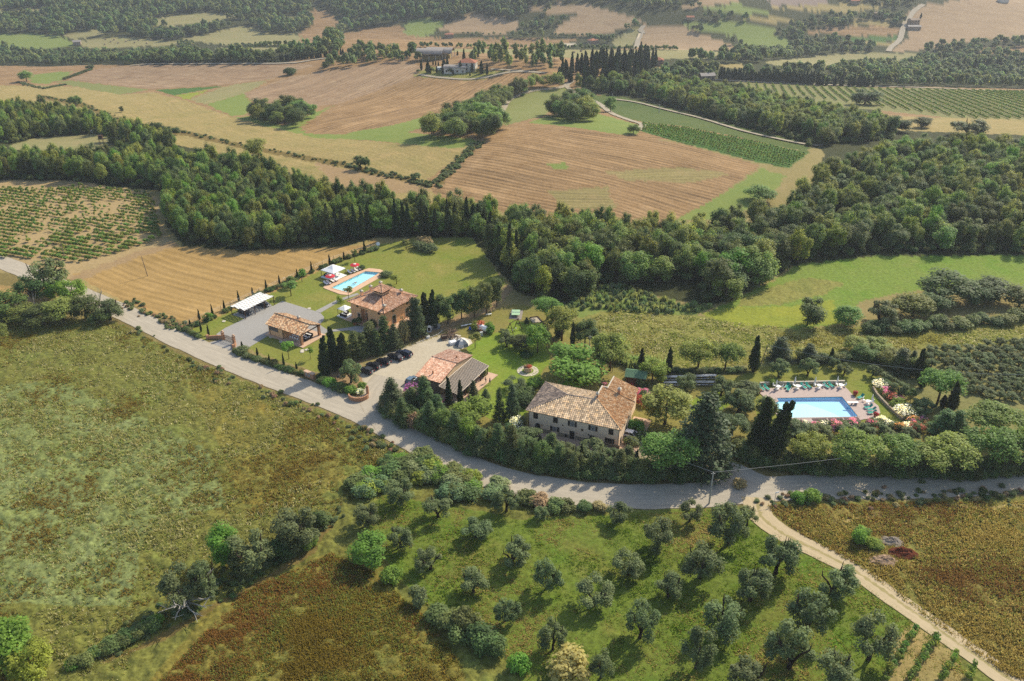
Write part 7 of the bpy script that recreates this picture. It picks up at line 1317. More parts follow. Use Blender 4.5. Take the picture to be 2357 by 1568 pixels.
# --- roadside planting of the lower farm
RP = [('dark_conifer', 'B', 165, 1010, 735, 190, 'dark conifer at the corner of the car park mouth'), ('conifer', 'B', 440, 1010, 715, 170, 'tall light conifer in front of the plank wall'), ('conifer', 'B', 325, 1010, 810, 150, 'conifer below the purple flowers'), ('conifer', 'B', 540, 1060, 870, 150, 'conifer right of the tall light one'), ('bright_tree', 'B', 850, 1180, 900, 330, 'feathery light green tree in front of the porch'), ('cypress', 'B', 642, 945, 715, 46, 'slim cypress rising left over the porch slats'), ('cypress', 'B', 738, 955, 738, 42, 'slim cypress rising right over the porch slats'), ('conifer', 'B', 955, 910, 815, 70, 'small conifer on the lawn below the porch'), ('conifer', 'B', 1072, 1095, 810, 90, 'narrow conifer nearest the lawn edge'), ('dark_conifer', 'B', 1180, 1085, 785, 115, 'dark conifer left of the farmhouse'), ('white_oleander', 'B', 1238, 1165, 1035, 110, 'white flowering bush at the left corner of the farmhouse'), ('olive_tree', 'B', 1310, 1340, 1150, 220, 'grey green tree before the arched farmhouse door'), ('conifer', 'B', 1510, 1410, 1195, 150, 'conifer before the middle of the farmhouse'), ('cypress', 'B', 1415, 1340, 1205, 42, 'small cypress beside the farmhouse conifer'), ('cypress', 'B', 1765, 1480, 1285, 42, 'small cypress before the right farmhouse doors'), ('cypress', 'B', 2045, 1490, 1350, 44, 'small cypress below the farmhouse corner'), ('cypress', 'B', 2230, 1490, 1335, 44, 'small cypress right of the farmhouse drive'), ('olive_tree', 'B', 1840, 1440, 1230, 220, 'olive tree before the right end of the farmhouse'), ('olive_tree', 'B', 1640, 1400, 1260, 150, 'small olive tree between the farmhouse conifers'), ('conifer', 'B', 2160, 1470, 1300, 130, 'conifer at the farmhouse drive'), ('olive_tree', 'B', 2030, 1450, 1310, 130, 'grey tree beside the lower farmhouse corner'), ('conifer', 'B', 1160, 1330, 1120, 170, 'conifer in the hedge left of the grey tree'), ('broadleaf_tree', 'B', 1040, 1330, 1120, 180, 'green tree in the hedge below the narrow conifer'), ('broadleaf_tree', 'B', 680, 1170, 980, 180, 'green tree in the hedge below the slim cypresses'), ('bush', 'B', 1290, 900, 830, 140, 'shrub behind the left corner of the farmhouse'), ('dark_bush', 'B', 1290, 960, 860, 150, 'dark shrub beside the farmhouse hip roof'),
      ('purple_bush', 'B', 340, 880, 745, 150, 'purple flowering bush against the plank wall'), ('pink_oleander', 'B', 600, 950, 900, 60, 'small pink oleander below the porch'), ('white_oleander', 'B', 700, 950, 910, 50, 'small white bush below the porch'), ('dark_conifer', 'B', 850, 890, 745, 75, 'small dark conifer at the porch steps'), ('bush', 'B', 795, 850, 790, 50, 'green creeper on the porch post'), ('dark_bush', 'B', 940, 720, 640, 50, 'ivy clad post at the far porch corner'),
      ('round_pine', '', 1540, 1105, 1000, 112, 'round green pine at the farm drive'), ('dark_conifer', '', 1612, 1090, 912, 118, 'big dark conifer below the garden'), ('broadleaf_tree', 'C', 765, 1345, 885, 430, 'broad green tree right of the farmhouse'), ('olive_tree', 'C', 960, 985, 780, 180, 'olive between the two rows of picnic tables'), ('olive_tree', 'C', 1310, 1030, 820, 190, 'olive right of the picnic tables'), ('olive_tree', 'C', 1570, 1020, 870, 200, 'olive at the left end of the pool deck'), ('olive_tree', 'C', 1480, 1200, 950, 230, 'olive below the pool end olive'), ('olive_tree', 'C', 1420, 1420, 1180, 260, 'olive left of the leaning cypresses'), ('olive_tree', 'C', 1750, 1250, 1030, 160, 'olive between cypress and pool'), ('olive_tree', 'C', 1880, 845, 650, 170, 'olive on the lawn behind the pool'), ('olive_tree', 'C', 2160, 830, 640, 150, 'second olive on the lawn behind the pool'), ('dark_conifer', 'C', 1885, 680, 435, 190, 'dark conifer at the fence behind the pool'), ('dark_conifer', 'C', 2160, 700, 505, 160, 'second dark conifer at the fence behind the pool'), ('cypress', 'C', 1628, 765, 420, 88, 'tall cypress casting a long shadow over the lawn'), ('cypress', 'C', 797, 795, 535, 56, 'dark cypress left of the two round pines'), ('cypress', 'C', 528, 740, 538, 52, 'dark cypress behind the shed'), ('round_pine', 'C', 1085, 785, 458, 320, 'left of the two round pines by the picnic tables'), ('round_pine', 'C', 1350, 790, 478, 255, 'right of the two round pines by the picnic tables'), ('round_pine', 'C', 225, 775, 400, 330, 'single round pine behind the big light tree'), ('bright_tree', 'C', 640, 900, 640, 230, 'light green tree beside the shed'), ('red_bush', 'C', 530, 1115, 1005, 110, 'red bush on the terrace of the farmhouse'), ('pink_oleander', 'C', 545, 1010, 930, 120, 'pale pink oleander above the red bush'), ('dark_bush', 'C', 530, 935, 828, 105, 'dark rounded bush beside the shed'), ('red_bush', 'C', 430, 900, 848, 60, 'red flowers behind the farmhouse roof'), ('bright_bush', 'C', 480, 1340, 1250, 150, 'bright hedge on the farmhouse terrace'), ('dark_bush', 'C', 440, 1510, 1400, 130, 'dark shrub below the white car'), ('dark_bush', 'C', 590, 1470, 1370, 160, 'shrub between the car and the broad tree'), ('bright_bush', 'C', 1820, 900, 850, 90, 'low round shrub behind the pool wall'), ('pink_oleander', 'C', 170, 910, 880, 60, 'pink flowers behind the roof parapet'),
      ('round_pine', 'B', 1475, 235, 30, 212, 'round pine beside the sand pit'), ('round_pine', 'B', 1600, 412, 108, 245, 'tall round pine in front of the reeds'), ('dark_tree', 'B', 1795, 490, 215, 200, 'dark green tree before the lamp post'), ('cypress', 'B', 1692, 452, 248, 36, 'thin cypress between the pines'), ('cypress', 'B', 1575, 372, 235, 62, 'stout cypress under the tall round pine'), ('bright_tree', 'B', 1395, 530, 245, 200, 'dense fruit tree with bright leaves on the lawn'), ('dark_tree', 'B', 1260, 505, 340, 170, 'grey green round tree on the lawn'), ('olive_tree', 'B', 1130, 472, 330, 130, 'small round tree with a bare ring on the lawn'), ('olive_tree', 'B', 1110, 370, 290, 80, 'grey tree in front of the swing'), ('bright_tree', 'B', 1660, 810, 425, 440, 'biggest bright green tree behind the farmhouse'), ('young_tree', 'B', 865, 465, 340, 95, 'small fruit tree beside the tent'), ('olive_tree', 'B', 1195, 840, 715, 165, 'drooping grey tree below the stone well'), ('bright_bush', 'B', 1375, 800, 730, 120, 'bright shrub at the foot of the biggest tree'), ('dark_conifer', 'B', 1302, 258, 205, 34, 'tiny dark conifer beside the sand pit'), ('dark_bush', 'B', 1305, 540, 480, 90, 'shrub under the fruit tree'),
      ('dark_conifer', 'B', 382, 385, 55, 125, 'dark conifer at the corner of the villa'), ('cypress', 'B', 440, 295, -5, 84, 'tall dark cypress behind the villa corner'), ('cypress', 'B', 512, 295, -25, 72, 'second tall cypress behind the villa corner'), ('dark_tree', 'B', 635, 280, -10, 190, 'dark spreading tree above the car park'), ('dark_tree', 'B', 750, 240, -60, 150, 'second dark tree above the car park'), ('dark_tree', 'B', 860, 225, -90, 150, 'third dark tree above the benches'), ('dark_tree', 'B', 960, 190, -120, 130, 'fourth dark tree above the benches'), ('dark_tree', 'B', 1050, 130, -150, 130, 'last dark tree of the row behind the villa'), ('dark_tree', 'B', 560, 260, -10, 120, 'dark narrow tree behind the cypress pair')]
for kd, k, x, by, ty, w_, lb in RP: plant_px(kd, k, x, by, ty, w_, lb)
for x, by, ty, w_ in ((880, 320, 235, 90), (930, 320, 225, 100), (985, 330, 235, 80), (1000, 350, 270, 60)): plant_px('bright_bush' if x != 930 else 'red_bush', 'B', x, by, ty, w_, 'red tipped hedge bush round the gas tank', 'hedge round the gas tank')
for x, y in ((-1.0, 0), (.9, .3), (.1, -.7), (0, .8), (.5, 0)): plant('red_bush' if x > 0 else 'dry_bush', wp + Vector((x * .5, y * .5, .95)), .7, .95, 'reddish shrub growing in the stone well', 'shrubs in the well', True)
o = plant_px('cypress', 'C', 1655, 1590, 1030, 165, 'big leaning cypress, left of the pair by the pool', lean=.06); o = plant_px('cypress', 'C', 1790, 1650, 1060, 185, 'big leaning cypress, right of the pair by the pool', lean=.12)
plant('dark_bush', VPOT + Z * .6, 1.3, 1.4, 'round clipped shrub in the pot on the villa path'); plant('dark_bush', PZ('A', 1740, 812, .6), 1.6, 1.6, 'shrub in the pot beside the villa portal'); plant('dark_bush', PZ('A', 1855, 850), 2.2, 2.2, 'dark round shrub against the villa front')
for p, lb in zip(PD, ('flowers in the pot at the lawn corner of the pool', 'flowers in the pot at the olive corner of the pool', 'flowers in the pot beside the last loungers')): plant('red_bush', p + Z * .6, .7, 1.0, lb)
# hedge along the road below the farm
for i, (x, by, ty, w_, kd) in enumerate(((250, 1130, 900, 130, 'conifer'), (480, 1180, 930, 150, 'conifer'), (590, 1210, 960, 130, 'broadleaf_tree'), (700, 1260, 1010, 150, 'conifer'), (820, 1300, 1050, 160, 'bright_tree'), (940, 1350, 1110, 140, 'olive_tree'), (1060, 1390, 1120, 150, 'conifer'), (1180, 1420, 1130, 140, 'conifer'), (1300, 1460, 1210, 150, 'olive_tree'), (1430, 1490, 1250, 150, 'broadleaf_tree'), (1580, 1510, 1280, 140, 'conifer'), (1700, 1540, 1300, 150, 'olive_tree'), (1930, 1550, 1320, 140, 'olive_tree'), (2090, 1550, 1330, 130, 'conifer'))): plant_px(kd, 'B', x, by, ty, w_, {'conifer': 'feathery conifer', 'olive_tree': 'grey green tree'}.get(kd, 'leafy tree') + ' rising from the roadside hedge ' + ('before the plank barn', 'left of the slim porch cypresses', 'below the slim porch cypresses', 'below the porch steps', 'below the feathery light tree', 'below the narrow lawn conifer', 'below the dark conifer', 'left of the white flowering bush', 'below the arched door', 'below the first shuttered window', 'below the middle farmhouse door', 'below the right farmhouse door', 'at the right end of the farmhouse', 'at the farmhouse drive')[i])
HB_ = []
def back(k, x, y): q = P(k, x, y); HB_.append((q.x, q.y))
rh = random.Random(31); hl = [(100, 1000), (200, 1090), (330, 1150), (480, 1210), (620, 1270), (760, 1330), (900, 1390), (1050, 1430), (1200, 1470), (1350, 1500), (1500, 1535), (1650, 1555), (1800, 1570), (1950, 1580), (2100, 1590), (2250, 1600), (2400, 1600), (2600, 1600), (2760, 1590)]
for i in range(len(hl) - 1):
    for j in range(4):
        t_ = (j + rh.random() * .6) / 4; x = hl[i][0] + (hl[i + 1][0] - hl[i][0]) * t_; y = hl[i][1] + (hl[i + 1][1] - hl[i][1]) * t_
        back('B', x + 20, y - 50); back('B', x, y - 70)
        for row in (0,): yy = y - 45 * row + rh.uniform(-14, 6); plant_px(rh.choice(('bush', 'dark_bush', 'bush', 'dry_bush' if i < 3 else 'bush', 'grey_bush')), 'B', x + 20 * row, yy, yy - rh.uniform(100, 160) * (1 if i < 8 else .8), rh.uniform(90, 140), 'dense green hedge shrub along the road below the farm', 'roadside hedge below the farm')
hd = [(20, 925), (150, 985), (400, 1020), (700, 1050), (1000, 1062), (1300, 1078), (1600, 1085), (1900, 1080), (2200, 1060), (2420, 1050)]
for i in range(len(hd) - 1):
    for j in range(7):
        t_ = (j + rh.random() * .6) / 7; x = hd[i][0] + (hd[i + 1][0] - hd[i][0]) * t_; y = hd[i][1] + (hd[i + 1][1] - hd[i][1]) * t_
        back('D', x, y - 45); back('D', x + 15, y - 65)
        for row in (0,): yy = y - 40 * row + rh.uniform(-12, 6); plant_px(rh.choice(('bush', 'dark_bush', 'dark_bush')), 'D', x, yy, yy - rh.uniform(80, 120), rh.uniform(80, 125), 'dark hedge shrub along the road below the round pines', 'roadside hedge below the pines')
# --- right hand garden
RG = [('round_pine', 'D', 585, 985, 725, 260, 'round pine right of the leaning cypresses'), ('round_pine', 'D', 950, 1040, 705, 370, 'large round pine second in the roadside row'), ('round_pine', 'D', 1310, 1030, 755, 330, 'round pine third in the roadside row'), ('round_pine', 'D', 1690, 1060, 745, 400, 'large round pine beside the pale pole'), ('round_pine', 'D', 2065, 1020, 670, 400, 'fifth round pine right of the pale pole'), ('round_pine', 'D', 2330, 990, 665, 260, 'last round pine cut by the right frame'), ('round_pine', 'D', 1645, 480, 195, 275, 'round pine standing behind the oleander bank'), ('round_pine', 'D', 2100, 730, 480, 360, 'round pine behind the roadside row'), ('conifer', 'D', 1685, 755, 525, 200, 'left of two conifers below the oleander bank'), ('conifer', 'D', 1785, 760, 530, 160, 'right of two conifers below the oleander bank'), ('dark_conifer', 'D', 1340, 230, 20, 160, 'dark conifer at the upper end of the pool garden'), ('dark_conifer', 'D', 1420, 220, 40, 90, 'narrow dark conifer beside the upper garden end'), ('cypress', 'D', 1478, 260, 20, 72, 'cypress at the edge of the right olive grove'), ('cypress', 'D', 1512, 335, 150, 52, 'small cypress below the grove edge cypress'), ('cypress', 'D', 1752, 530, 290, 72, 'cypress among the pines behind the oleanders'), ('cypress', 'D', 770, 130, 10, 36, 'thin cypress at the fence behind the lawn'), ('cypress', 'D', 370, 930, 860, 28, 'tiny cypress under the roadside pine'), ('cypress', 'D', 1690, 490, 400, 50, 'stout dark shrub cypress under the bank pine'),
      ('olive_tree', 'D', 795, 185, 78, 85, 'young olive on the lawn near the fence'), ('olive_tree', 'D', 880, 250, 135, 110, 'olive with a bare ring on the pool lawn'), ('olive_tree', 'D', 1120, 250, 135, 100, 'pale olive at the shady end of the lawn'), ('olive_tree', 'D', 1235, 300, 205, 100, 'small olive above the white oleander'), ('olive_tree', 'D', 1330, 410, 270, 140, 'olive behind the oleander bank'), ('young_tree', 'D', 1420, 470, 350, 70, 'thin young tree behind the bank'), ('olive_tree', 'D', 1550, 580, 430, 180, 'round olive right of the oleander bank'), ('olive_tree', 'D', 1420, 760, 645, 125, 'small olive with a bare ring below the bank'), ('olive_tree', 'D', 1250, 755, 655, 115, 'small olive below the oleander hedge'), ('olive_tree', 'D', 1185, 720, 610, 110, 'olive beside the small one under the hedge'), ('olive_tree', 'D', 1045, 760, 635, 155, 'olive in front of the pink oleanders'), ('olive_tree', 'D', 900, 760, 640, 150, 'olive below the middle of the pool'), ('olive_tree', 'D', 690, 790, 635, 160, 'olive below the near pool edge'), ('olive_tree', 'D', 520, 760, 620, 200, 'wide olive at the near left pool corner'), ('olive_tree', 'D', 70, 420, 280, 180, 'olive at the far left of the pool deck'), ('olive_tree', 'D', 40, 560, 370, 190, 'olive left of the leaning cypress tops'), ('olive_tree', 'D', 250, 620, 410, 150, 'olive beside the pool behind the cypress'),
      ('white_oleander', 'D', 1190, 345, 265, 115, 'white oleander at the top of the bank'), ('pink_oleander', 'D', 1225, 395, 335, 90, 'pale pink oleander second on the bank'), ('orange_oleander', 'D', 1260, 435, 360, 100, 'orange oleander on the bank'), ('pink_oleander', 'D', 1320, 455, 395, 85, 'bright pink oleander on the bank'), ('bright_bush', 'D', 1330, 510, 435, 125, 'yellow green bush in the middle of the bank'), ('white_oleander', 'D', 1400, 580, 485, 150, 'large white oleander on the bank'), ('orange_oleander', 'D', 1440, 625, 545, 100, 'orange oleander low on the bank'), ('pink_oleander', 'D', 1455, 640, 585, 90, 'pink oleander at the foot of the bank'), ('pink_oleander', 'D', 1515, 620, 555, 70, 'second pink oleander at the foot of the bank'), ('orange_oleander', 'D', 1545, 655, 590, 80, 'orange bush ending the bank'), ('bush', 'D', 1480, 570, 500, 100, 'green bush behind the white oleander'),
      ('pink_oleander', 'D', 430, 710, 635, 90, 'pink oleander at the near left pool corner'), ('pink_oleander', 'D', 520, 680, 620, 90, 'pink oleander along the near pool edge'), ('white_oleander', 'D', 565, 670, 605, 80, 'whitish oleander along the near pool edge'), ('pink_oleander', 'D', 640, 690, 615, 90, 'pale pink oleander by the shaded pool tiles'), ('white_oleander', 'D', 710, 670, 600, 95, 'pale oleander by the shaded pool tiles'), ('pink_oleander', 'D', 800, 715, 590, 100, 'tall magenta oleander below the pool'), ('bush', 'D', 880, 660, 605, 90, 'green oleander without flowers below the pool'), ('pink_oleander', 'D', 955, 660, 585, 95, 'bright pink oleander below the diving end'), ('pink_oleander', 'D', 1105, 685, 585, 95, 'bright pink oleander below the three loungers'), ('white_oleander', 'D', 1190, 640, 590, 90, 'white flecked shrub right of the pink oleanders'), ('white_oleander', 'D', 1250, 670, 600, 90, 'second white flecked shrub right of the pink oleanders'), ('orange_oleander', 'D', 1330, 690, 610, 90, 'reddish oleander in the lower hedge'), ('white_oleander', 'D', 1420, 680, 615, 90, 'white oleander in the lower hedge'), ('orange_oleander', 'D', 1480, 700, 610, 110, 'orange oleander in the lower hedge')]
for kd, k, x, by, ty, w_, lb in RG: plant_px(kd, k, x, by, ty, w_, lb)
HQ = np.array(HB_); s_ = np.random.default_rng(3).uniform(.9, 1.6, len(HQ))
def later(): stuff_obj('hedge_growth', 'dense growth at the back of the roadside hedges', HQ[:, 0], HQ[:, 1], s_h, s_h * 1.25, [p[1] for p in PROTO['bush'] + PROTO['dark_bush']], 80)
s_h = s_
# shrubs along the fences behind the pool garden
for i, (x, by) in enumerate(((600, 130), (660, 130), (900, 110), (960, 100), (1020, 105), (1080, 110), (1140, 120), (1200, 140), (1250, 170), (1290, 190), (840, 110), (720, 120), (560, 120))): plant_px('dark_bush' if i % 2 else 'bush', 'D', x, by + 10, by - rh.uniform(60, 110), rh.uniform(80, 120), 'dark shrub at the upper edge of the pool garden', 'shrubs behind the pool garden')
# hedge under the picnic pines and reeds behind
for i in range(26): x = 830 + 700 * i / 25; plant_px('dark_bush' if x < 1400 else 'bush', 'C', x, 790 - 20 * abs(x - 1050) / 500 + rh.uniform(-4, 4), 725 + rh.uniform(-10, 8), rh.uniform(60, 85), 'clipped green hedge shrub behind the picnic tables', 'hedge behind the picnic tables')
# --- the right olive grove
pg = np.array([(1530, 20), (2400, -60), (2500, 470), (2200, 470), (1850, 330), (1800, 250), (1560, 120)]); ct = 0; pts = []
for r_ in range(9):
    for c_ in range(10):
        x = 1540 + c_ * 104 + (r_ % 2) * 52 + rh.uniform(-14, 14); y = -30 + r_ * 54 + rh.uniform(-8, 8)
        if inside(pg, np.array([x]), np.array([y]))[0]: pts.append((x, y))
for x, y in pts: plant_px('olive_tree', 'D', x, y + 36, y - 45, rh.uniform(72, 96), 'grey green olive tree in the right hand grove beyond the pines', 'olive trees in the right hand grove')
# --- villa garden
VG = [('cypress', 1430, 1300, 945, 92), ('cypress', 1512, 1250, 855, 88), ('cypress', 1602, 1240, 905, 100)]
for (kd, x, by, ty, w_), lb in zip(VG, ('left of three big cypresses by the pavilion lawn', 'tallest of three big cypresses by the pavilion lawn', 'right of three big cypresses by the pavilion lawn')): plant_px(kd, 'A', x, by, ty, w_, lb)
for kd, x, by, ty, w_, lb in (('conifer', 1700, 1160, 895, 150, 'conifer beside the big cypresses before the villa'), ('conifer', 1840, 1100, 815, 180, 'light conifer before the villa door'), ('conifer', 1980, 1070, 760, 150, 'conifer before the front corner of the villa'), ('dark_conifer', 2060, 1060, 830, 120, 'dark conifer before the arched villa window'), ('dry_bush', 2140, 1000, 760, 110, 'withered brown conifer before the villa'), ('conifer', 1900, 1110, 880, 110, 'small conifer in the hedge above the parked cars'), ('conifer', 1770, 1140, 920, 120, 'conifer above the second parked car'), ('dark_conifer', 2250, 950, 590, 150, 'dark conifer at the right corner of the villa'), ('olive_tree', 1660, 1390, 1150, 185, 'pale green leafy tree beside the charcoal car'), ('young_tree', 1110, 565, 430, 110, 'young tree on the lawn above the carport'), ('young_tree', 1130, 480, 390, 100, 'round young tree by the garden fence'), ('young_tree', 1210, 435, 315, 80, 'young tree on the lawn before the gazebo'), ('young_tree', 1090, 1145, 995, 95, 'young tree before the pavilion'), ('young_tree', 1290, 1148, 1035, 55, 'slim young tree near the white slabs'), ('young_tree', 1640, 590, 480, 72, 'young tree at the near pool corner'), ('young_tree', 1575, 730, 560, 60, 'thin young tree beside the villa shade canopy'), ('young_tree', 2170, 135, 55, 80, 'pale young tree far up the villa lawn'), ('young_tree', 2080, 455, 375, 95, 'grey young tree behind the villa'), ('young_tree', 345, 800, 725, 75, 'young tree by the fence near the road'), ('young_tree', 1695, 245, 135, 52, 'small young tree by the far garden fence'), ('grey_bush', 2280, 150, 60, 130, 'grey rounded shrub in the far villa bed'), ('dry_bush', 2330, 110, 30, 130, 'yellowish shrub in the far villa bed'), ('grey_bush', 2400, 170, 70, 130, 'pale grey shrub in the far villa bed'), ('dark_bush', 1760, 325, 290, 60, 'dark shrub at the far end of the villa pool'), ('grey_bush', 1990, 392, 360, 90, 'low grey shrub at the pool deck corner'), ('grey_bush', 665, 1105, 1040, 110, 'grey round shrub beside the gate'), ('dark_bush', 955, 1215, 1140, 80, 'grey green shrub in the roadside bed')): plant_px(kd, 'A', x, by, ty, w_, lb)
FC = [(183, 845, 782), (268, 785, 688), (283, 895, 800), (352, 925, 828), (390, 758, 640), (498, 695, 602), (628, 612, 515), (757, 558, 488), (883, 508, 413), (1005, 468, 375), (1168, 402, 315), (1300, 347, 248), (1465, 272, 183), (1597, 236, 158), (1787, 168, 62), (800, 1112, 1040), (912, 1182, 1103), (1045, 1218, 1088), (1160, 1242, 1175), (660, 1045, 982)]
for i, (x, by, ty) in enumerate(FC): plant_px('cypress', 'A', x, by, ty, 17 if x != 1787 else 24, 'slender young cypress along the villa garden fence' if not (i > 14 or i in (2, 3)) else 'slender young cypress in the roadside bed of the villa', 'slender cypresses along the garden fence' if not (i > 14 or i in (2, 3)) else 'slender cypresses beside the road')
fl_ = [(190, 850), (390, 765), (640, 640), (860, 530), (1000, 480), (1150, 408), (1400, 300), (1600, 220), (1790, 160), (1900, 130)]
for i in range(len(fl_) - 1):
    for j in range(4):
        t_ = (j + rh.random() * .8) / 4; x = fl_[i][0] + (fl_[i + 1][0] - fl_[i][0]) * t_; y = fl_[i][1] + (fl_[i + 1][1] - fl_[i][1]) * t_
        plant_px(rh.choice(('dark_bush', 'bush', 'dark_bush', 'grey_bush')), 'A', x + 8, y + 10, y - rh.uniform(22, 42), rh.uniform(36, 62), 'low rounded shrub along the villa garden fence', 'shrubs along the garden fence')
rb = [(600, 1080), (720, 1140), (900, 1195), (1040, 1245), (1240, 1300)]
for i in range(len(rb) - 1):
    for j in range(6):
        t_ = (j + rh.random() * .8) / 6; x = rb[i][0] + (rb[i + 1][0] - rb[i][0]) * t_; y = rb[i][1] + (rb[i + 1][1] - rb[i][1]) * t_
        plant_px(rh.choice(('grey_bush', 'bush', 'dark_bush')), 'A', x, y + 5, y - rh.uniform(28, 50), rh.uniform(50, 80), 'low grey green shrub in the roadside bed of the villa', 'shrubs in the roadside bed')
for i in range(6): x = 140 + 24 * i; y = 860 + 14 * i; plant_px('bush', 'A', x, y + 30, y - 20, 50, 'low hedge shrub below the villa lawn beside the gate wall', 'shrubs in the roadside bed')
for x, by, ty, w_, kd in ((1400, 1380, 1300, 90, 'bush'), (1460, 1400, 1310, 110, 'bright_bush'), (1530, 1430, 1350, 110, 'dark_bush'), (1600, 1450, 1370, 110, 'bush'), (1660, 1470, 1380, 110, 'bright_bush'), (1740, 1470, 1410, 70, 'white_oleander'), (1760, 1420, 1350, 70, 'bright_bush'), (1380, 1320, 1270, 60, 'dark_bush')): plant_px(kd, 'A', x, by, ty, w_, 'shrub in the bed between the road and the parked cars', 'shrubs before the car park', kd != 'white_oleander')
# cypress row behind the villa garden
CB = [(738, 548, 495), (757, 545, 470), (775, 543, 478), (790, 545, 480), (818, 545, 470), (835, 545, 475), (850, 540, 470), (912, 538, 460), (930, 538, 465), (941, 538, 470), (972, 540, 460), (985, 540, 476), (1003, 540, 480), (1032, 536, 460), (1048, 536, 468), (1075, 530, 455), (1090, 530, 470), (1101, 532, 470), (1115, 535, 480), (1129, 540, 487), (1150, 605, 520), (1172, 625, 515), (1188, 615, 530)]
for x, by, ty in CB: plant_px('cypress', '', x, by + 6, ty, 13, 'dark cypress in the row between the villa garden and the wood' if x < 1140 else 'dark cypress at the right corner of the villa garden', 'cypress row behind the villa garden' if x < 1140 else 'cypresses at the garden corner')

# ------------------------------------------------------------------ woods
ALLF = [(c, world_poly([(o[j], o[j + 1]) for j in range(0, len(o), 2)], sh)) for c, n_, o, s_, sh in LAND]
def scatter(poly, sp, k='', jit=.8, seed=0, avoid=True, flat=True):
    r = np.random.default_rng(seed + 900); w_ = world_poly(poly if not flat else [(poly[i], poly[i + 1]) for i in range(0, len(poly), 2)], k)
    x0, y0 = w_.min(0); x1, y1 = w_.max(0); gx, gy = np.meshgrid(np.arange(x0, x1, sp), np.arange(y0, y1, sp)); gx = gx.ravel() + r.uniform(-jit, jit, gx.size) * sp * .6; gy = gy.ravel() + r.uniform(-jit, jit, gy.size) * sp * .6
    ok = inside(w_, gx, gy)
    gx, gy = gx[ok], gy[ok]
    if avoid:
        top = np.full(len(gx), -1)
        for i, (c, pl) in enumerate(ALLF): top[inside(pl, gx, gy)] = i
        good = np.array([t <= 0 or ALLF[t][0] in ('wood_floor', 'bank', 'straw') and LAND[t][1] in ('woodland_floor', 'rough_slope', 'ditch_bank', 'valley_floor', 'dry_slope') or LAND[t][1] == 'reed_bed_floor' for t in top]) if len(gx) else np.zeros(0, bool); gx, gy = gx[good], gy[good]
    return gx, gy
def stuff_obj(name, label, x, y, sx, sz, kinds, seed=0, z=None):
    """one object that sets plants out over its own points with geometry nodes"""
    r = np.random.default_rng(seed); n = len(x); z = height(x, y) if z is None else z
    me = bpy.data.meshes.new(name); me.vertices.add(n); me.vertices.foreach_set('co', np.stack([x, y, z], 1).astype(np.float32).ravel())
    col = bpy.data.collections.new(name + '_kinds')
    for i, m_ in enumerate(kinds): col.objects.link(bpy.data.objects.new('%s_%02d' % (name, i), m_))
    for an, ty, v in (('scl', 'FLOAT_VECTOR', np.stack([sx, sx, sz], 1).astype(np.float32)), ('rz', 'FLOAT', r.uniform(0, 6.28, n).astype(np.float32)), ('vi', 'INT', r.integers(0, len(kinds), n).astype(np.int32))):
        a = me.attributes.new(an, ty, 'POINT'); a.data.foreach_set('vector' if ty == 'FLOAT_VECTOR' else 'value', v.ravel())
    ng = bpy.data.node_groups.new(name, 'GeometryNodeTree'); ng.interface.new_socket('Geometry', in_out='INPUT', socket_type='NodeSocketGeometry'); ng.interface.new_socket('Geometry', in_out='OUTPUT', socket_type='NodeSocketGeometry')
    N, L = ng.nodes, ng.links; gi, go = N.new('NodeGroupInput'), N.new('NodeGroupOutput'); ip = N.new('GeometryNodeInstanceOnPoints'); ci = N.new('GeometryNodeCollectionInfo'); ci.inputs['Collection'].default_value = col; ci.inputs['Separate Children'].default_value = True; ci.inputs['Reset Children'].default_value = True
    def na(nm, ty): q = N.new('GeometryNodeInputNamedAttribute'); q.data_type = ty; q.inputs['Name'].default_value = nm; return q.outputs[0]
    cx = N.new('ShaderNodeCombineXYZ'); L.new(na('rz', 'FLOAT'), cx.inputs[2]); er = N.new('FunctionNodeEulerToRotation'); L.new(cx.outputs[0], er.inputs[0])
    L.new(gi.outputs[0], ip.inputs['Points']); L.new(ci.outputs[0], ip.inputs['Instance']); ip.inputs['Pick Instance'].default_value = True; L.new(na('vi', 'INT'), ip.inputs['Instance Index']); L.new(er.outputs[0], ip.inputs['Rotation']); L.new(na('scl', 'FLOAT_VECTOR'), ip.inputs['Scale']); L.new(ip.outputs[0], go.inputs[0])
    o = obj(name, me); md = o.modifiers.new('plants', 'NODES'); md.node_group = ng; tag(o, label, 'woodland', kind='stuff'); return o
def far_mesh(mt, seed, n=11, per=26, size=1.15, R=(3.4, 3.4, 3.6), c=(0, 0, 5.2)):
    r = np.random.default_rng(seed); cs, rs = lobes(r, n, c, R, (1.2, 2.0)); return crown('far_crown', cs, rs, per, size, mt, seed, core=.8)
later()
FARB = [far_mesh(mfarl, 2000 + i) for i in range(6)] + [far_mesh(mleaf2, 2010 + i) for i in range(2)] + [far_mesh(molive, 2018)]
FARC = [p[1] for p in PROTO['cypress'][:2]]
FARP = [far_mesh(mleaf2, 2030 + i, 12, 26, .9, (1.6, 1.6, 4.6), (0, 0, 6)) for i in range(2)]
MIDB = [p[1] for p in PROTO['broadleaf_tree']] + [p[1] for p in PROTO['dark_tree'][:3]] + [PROTO['bright_tree'][0][1], broad(molive)(9)[1]]
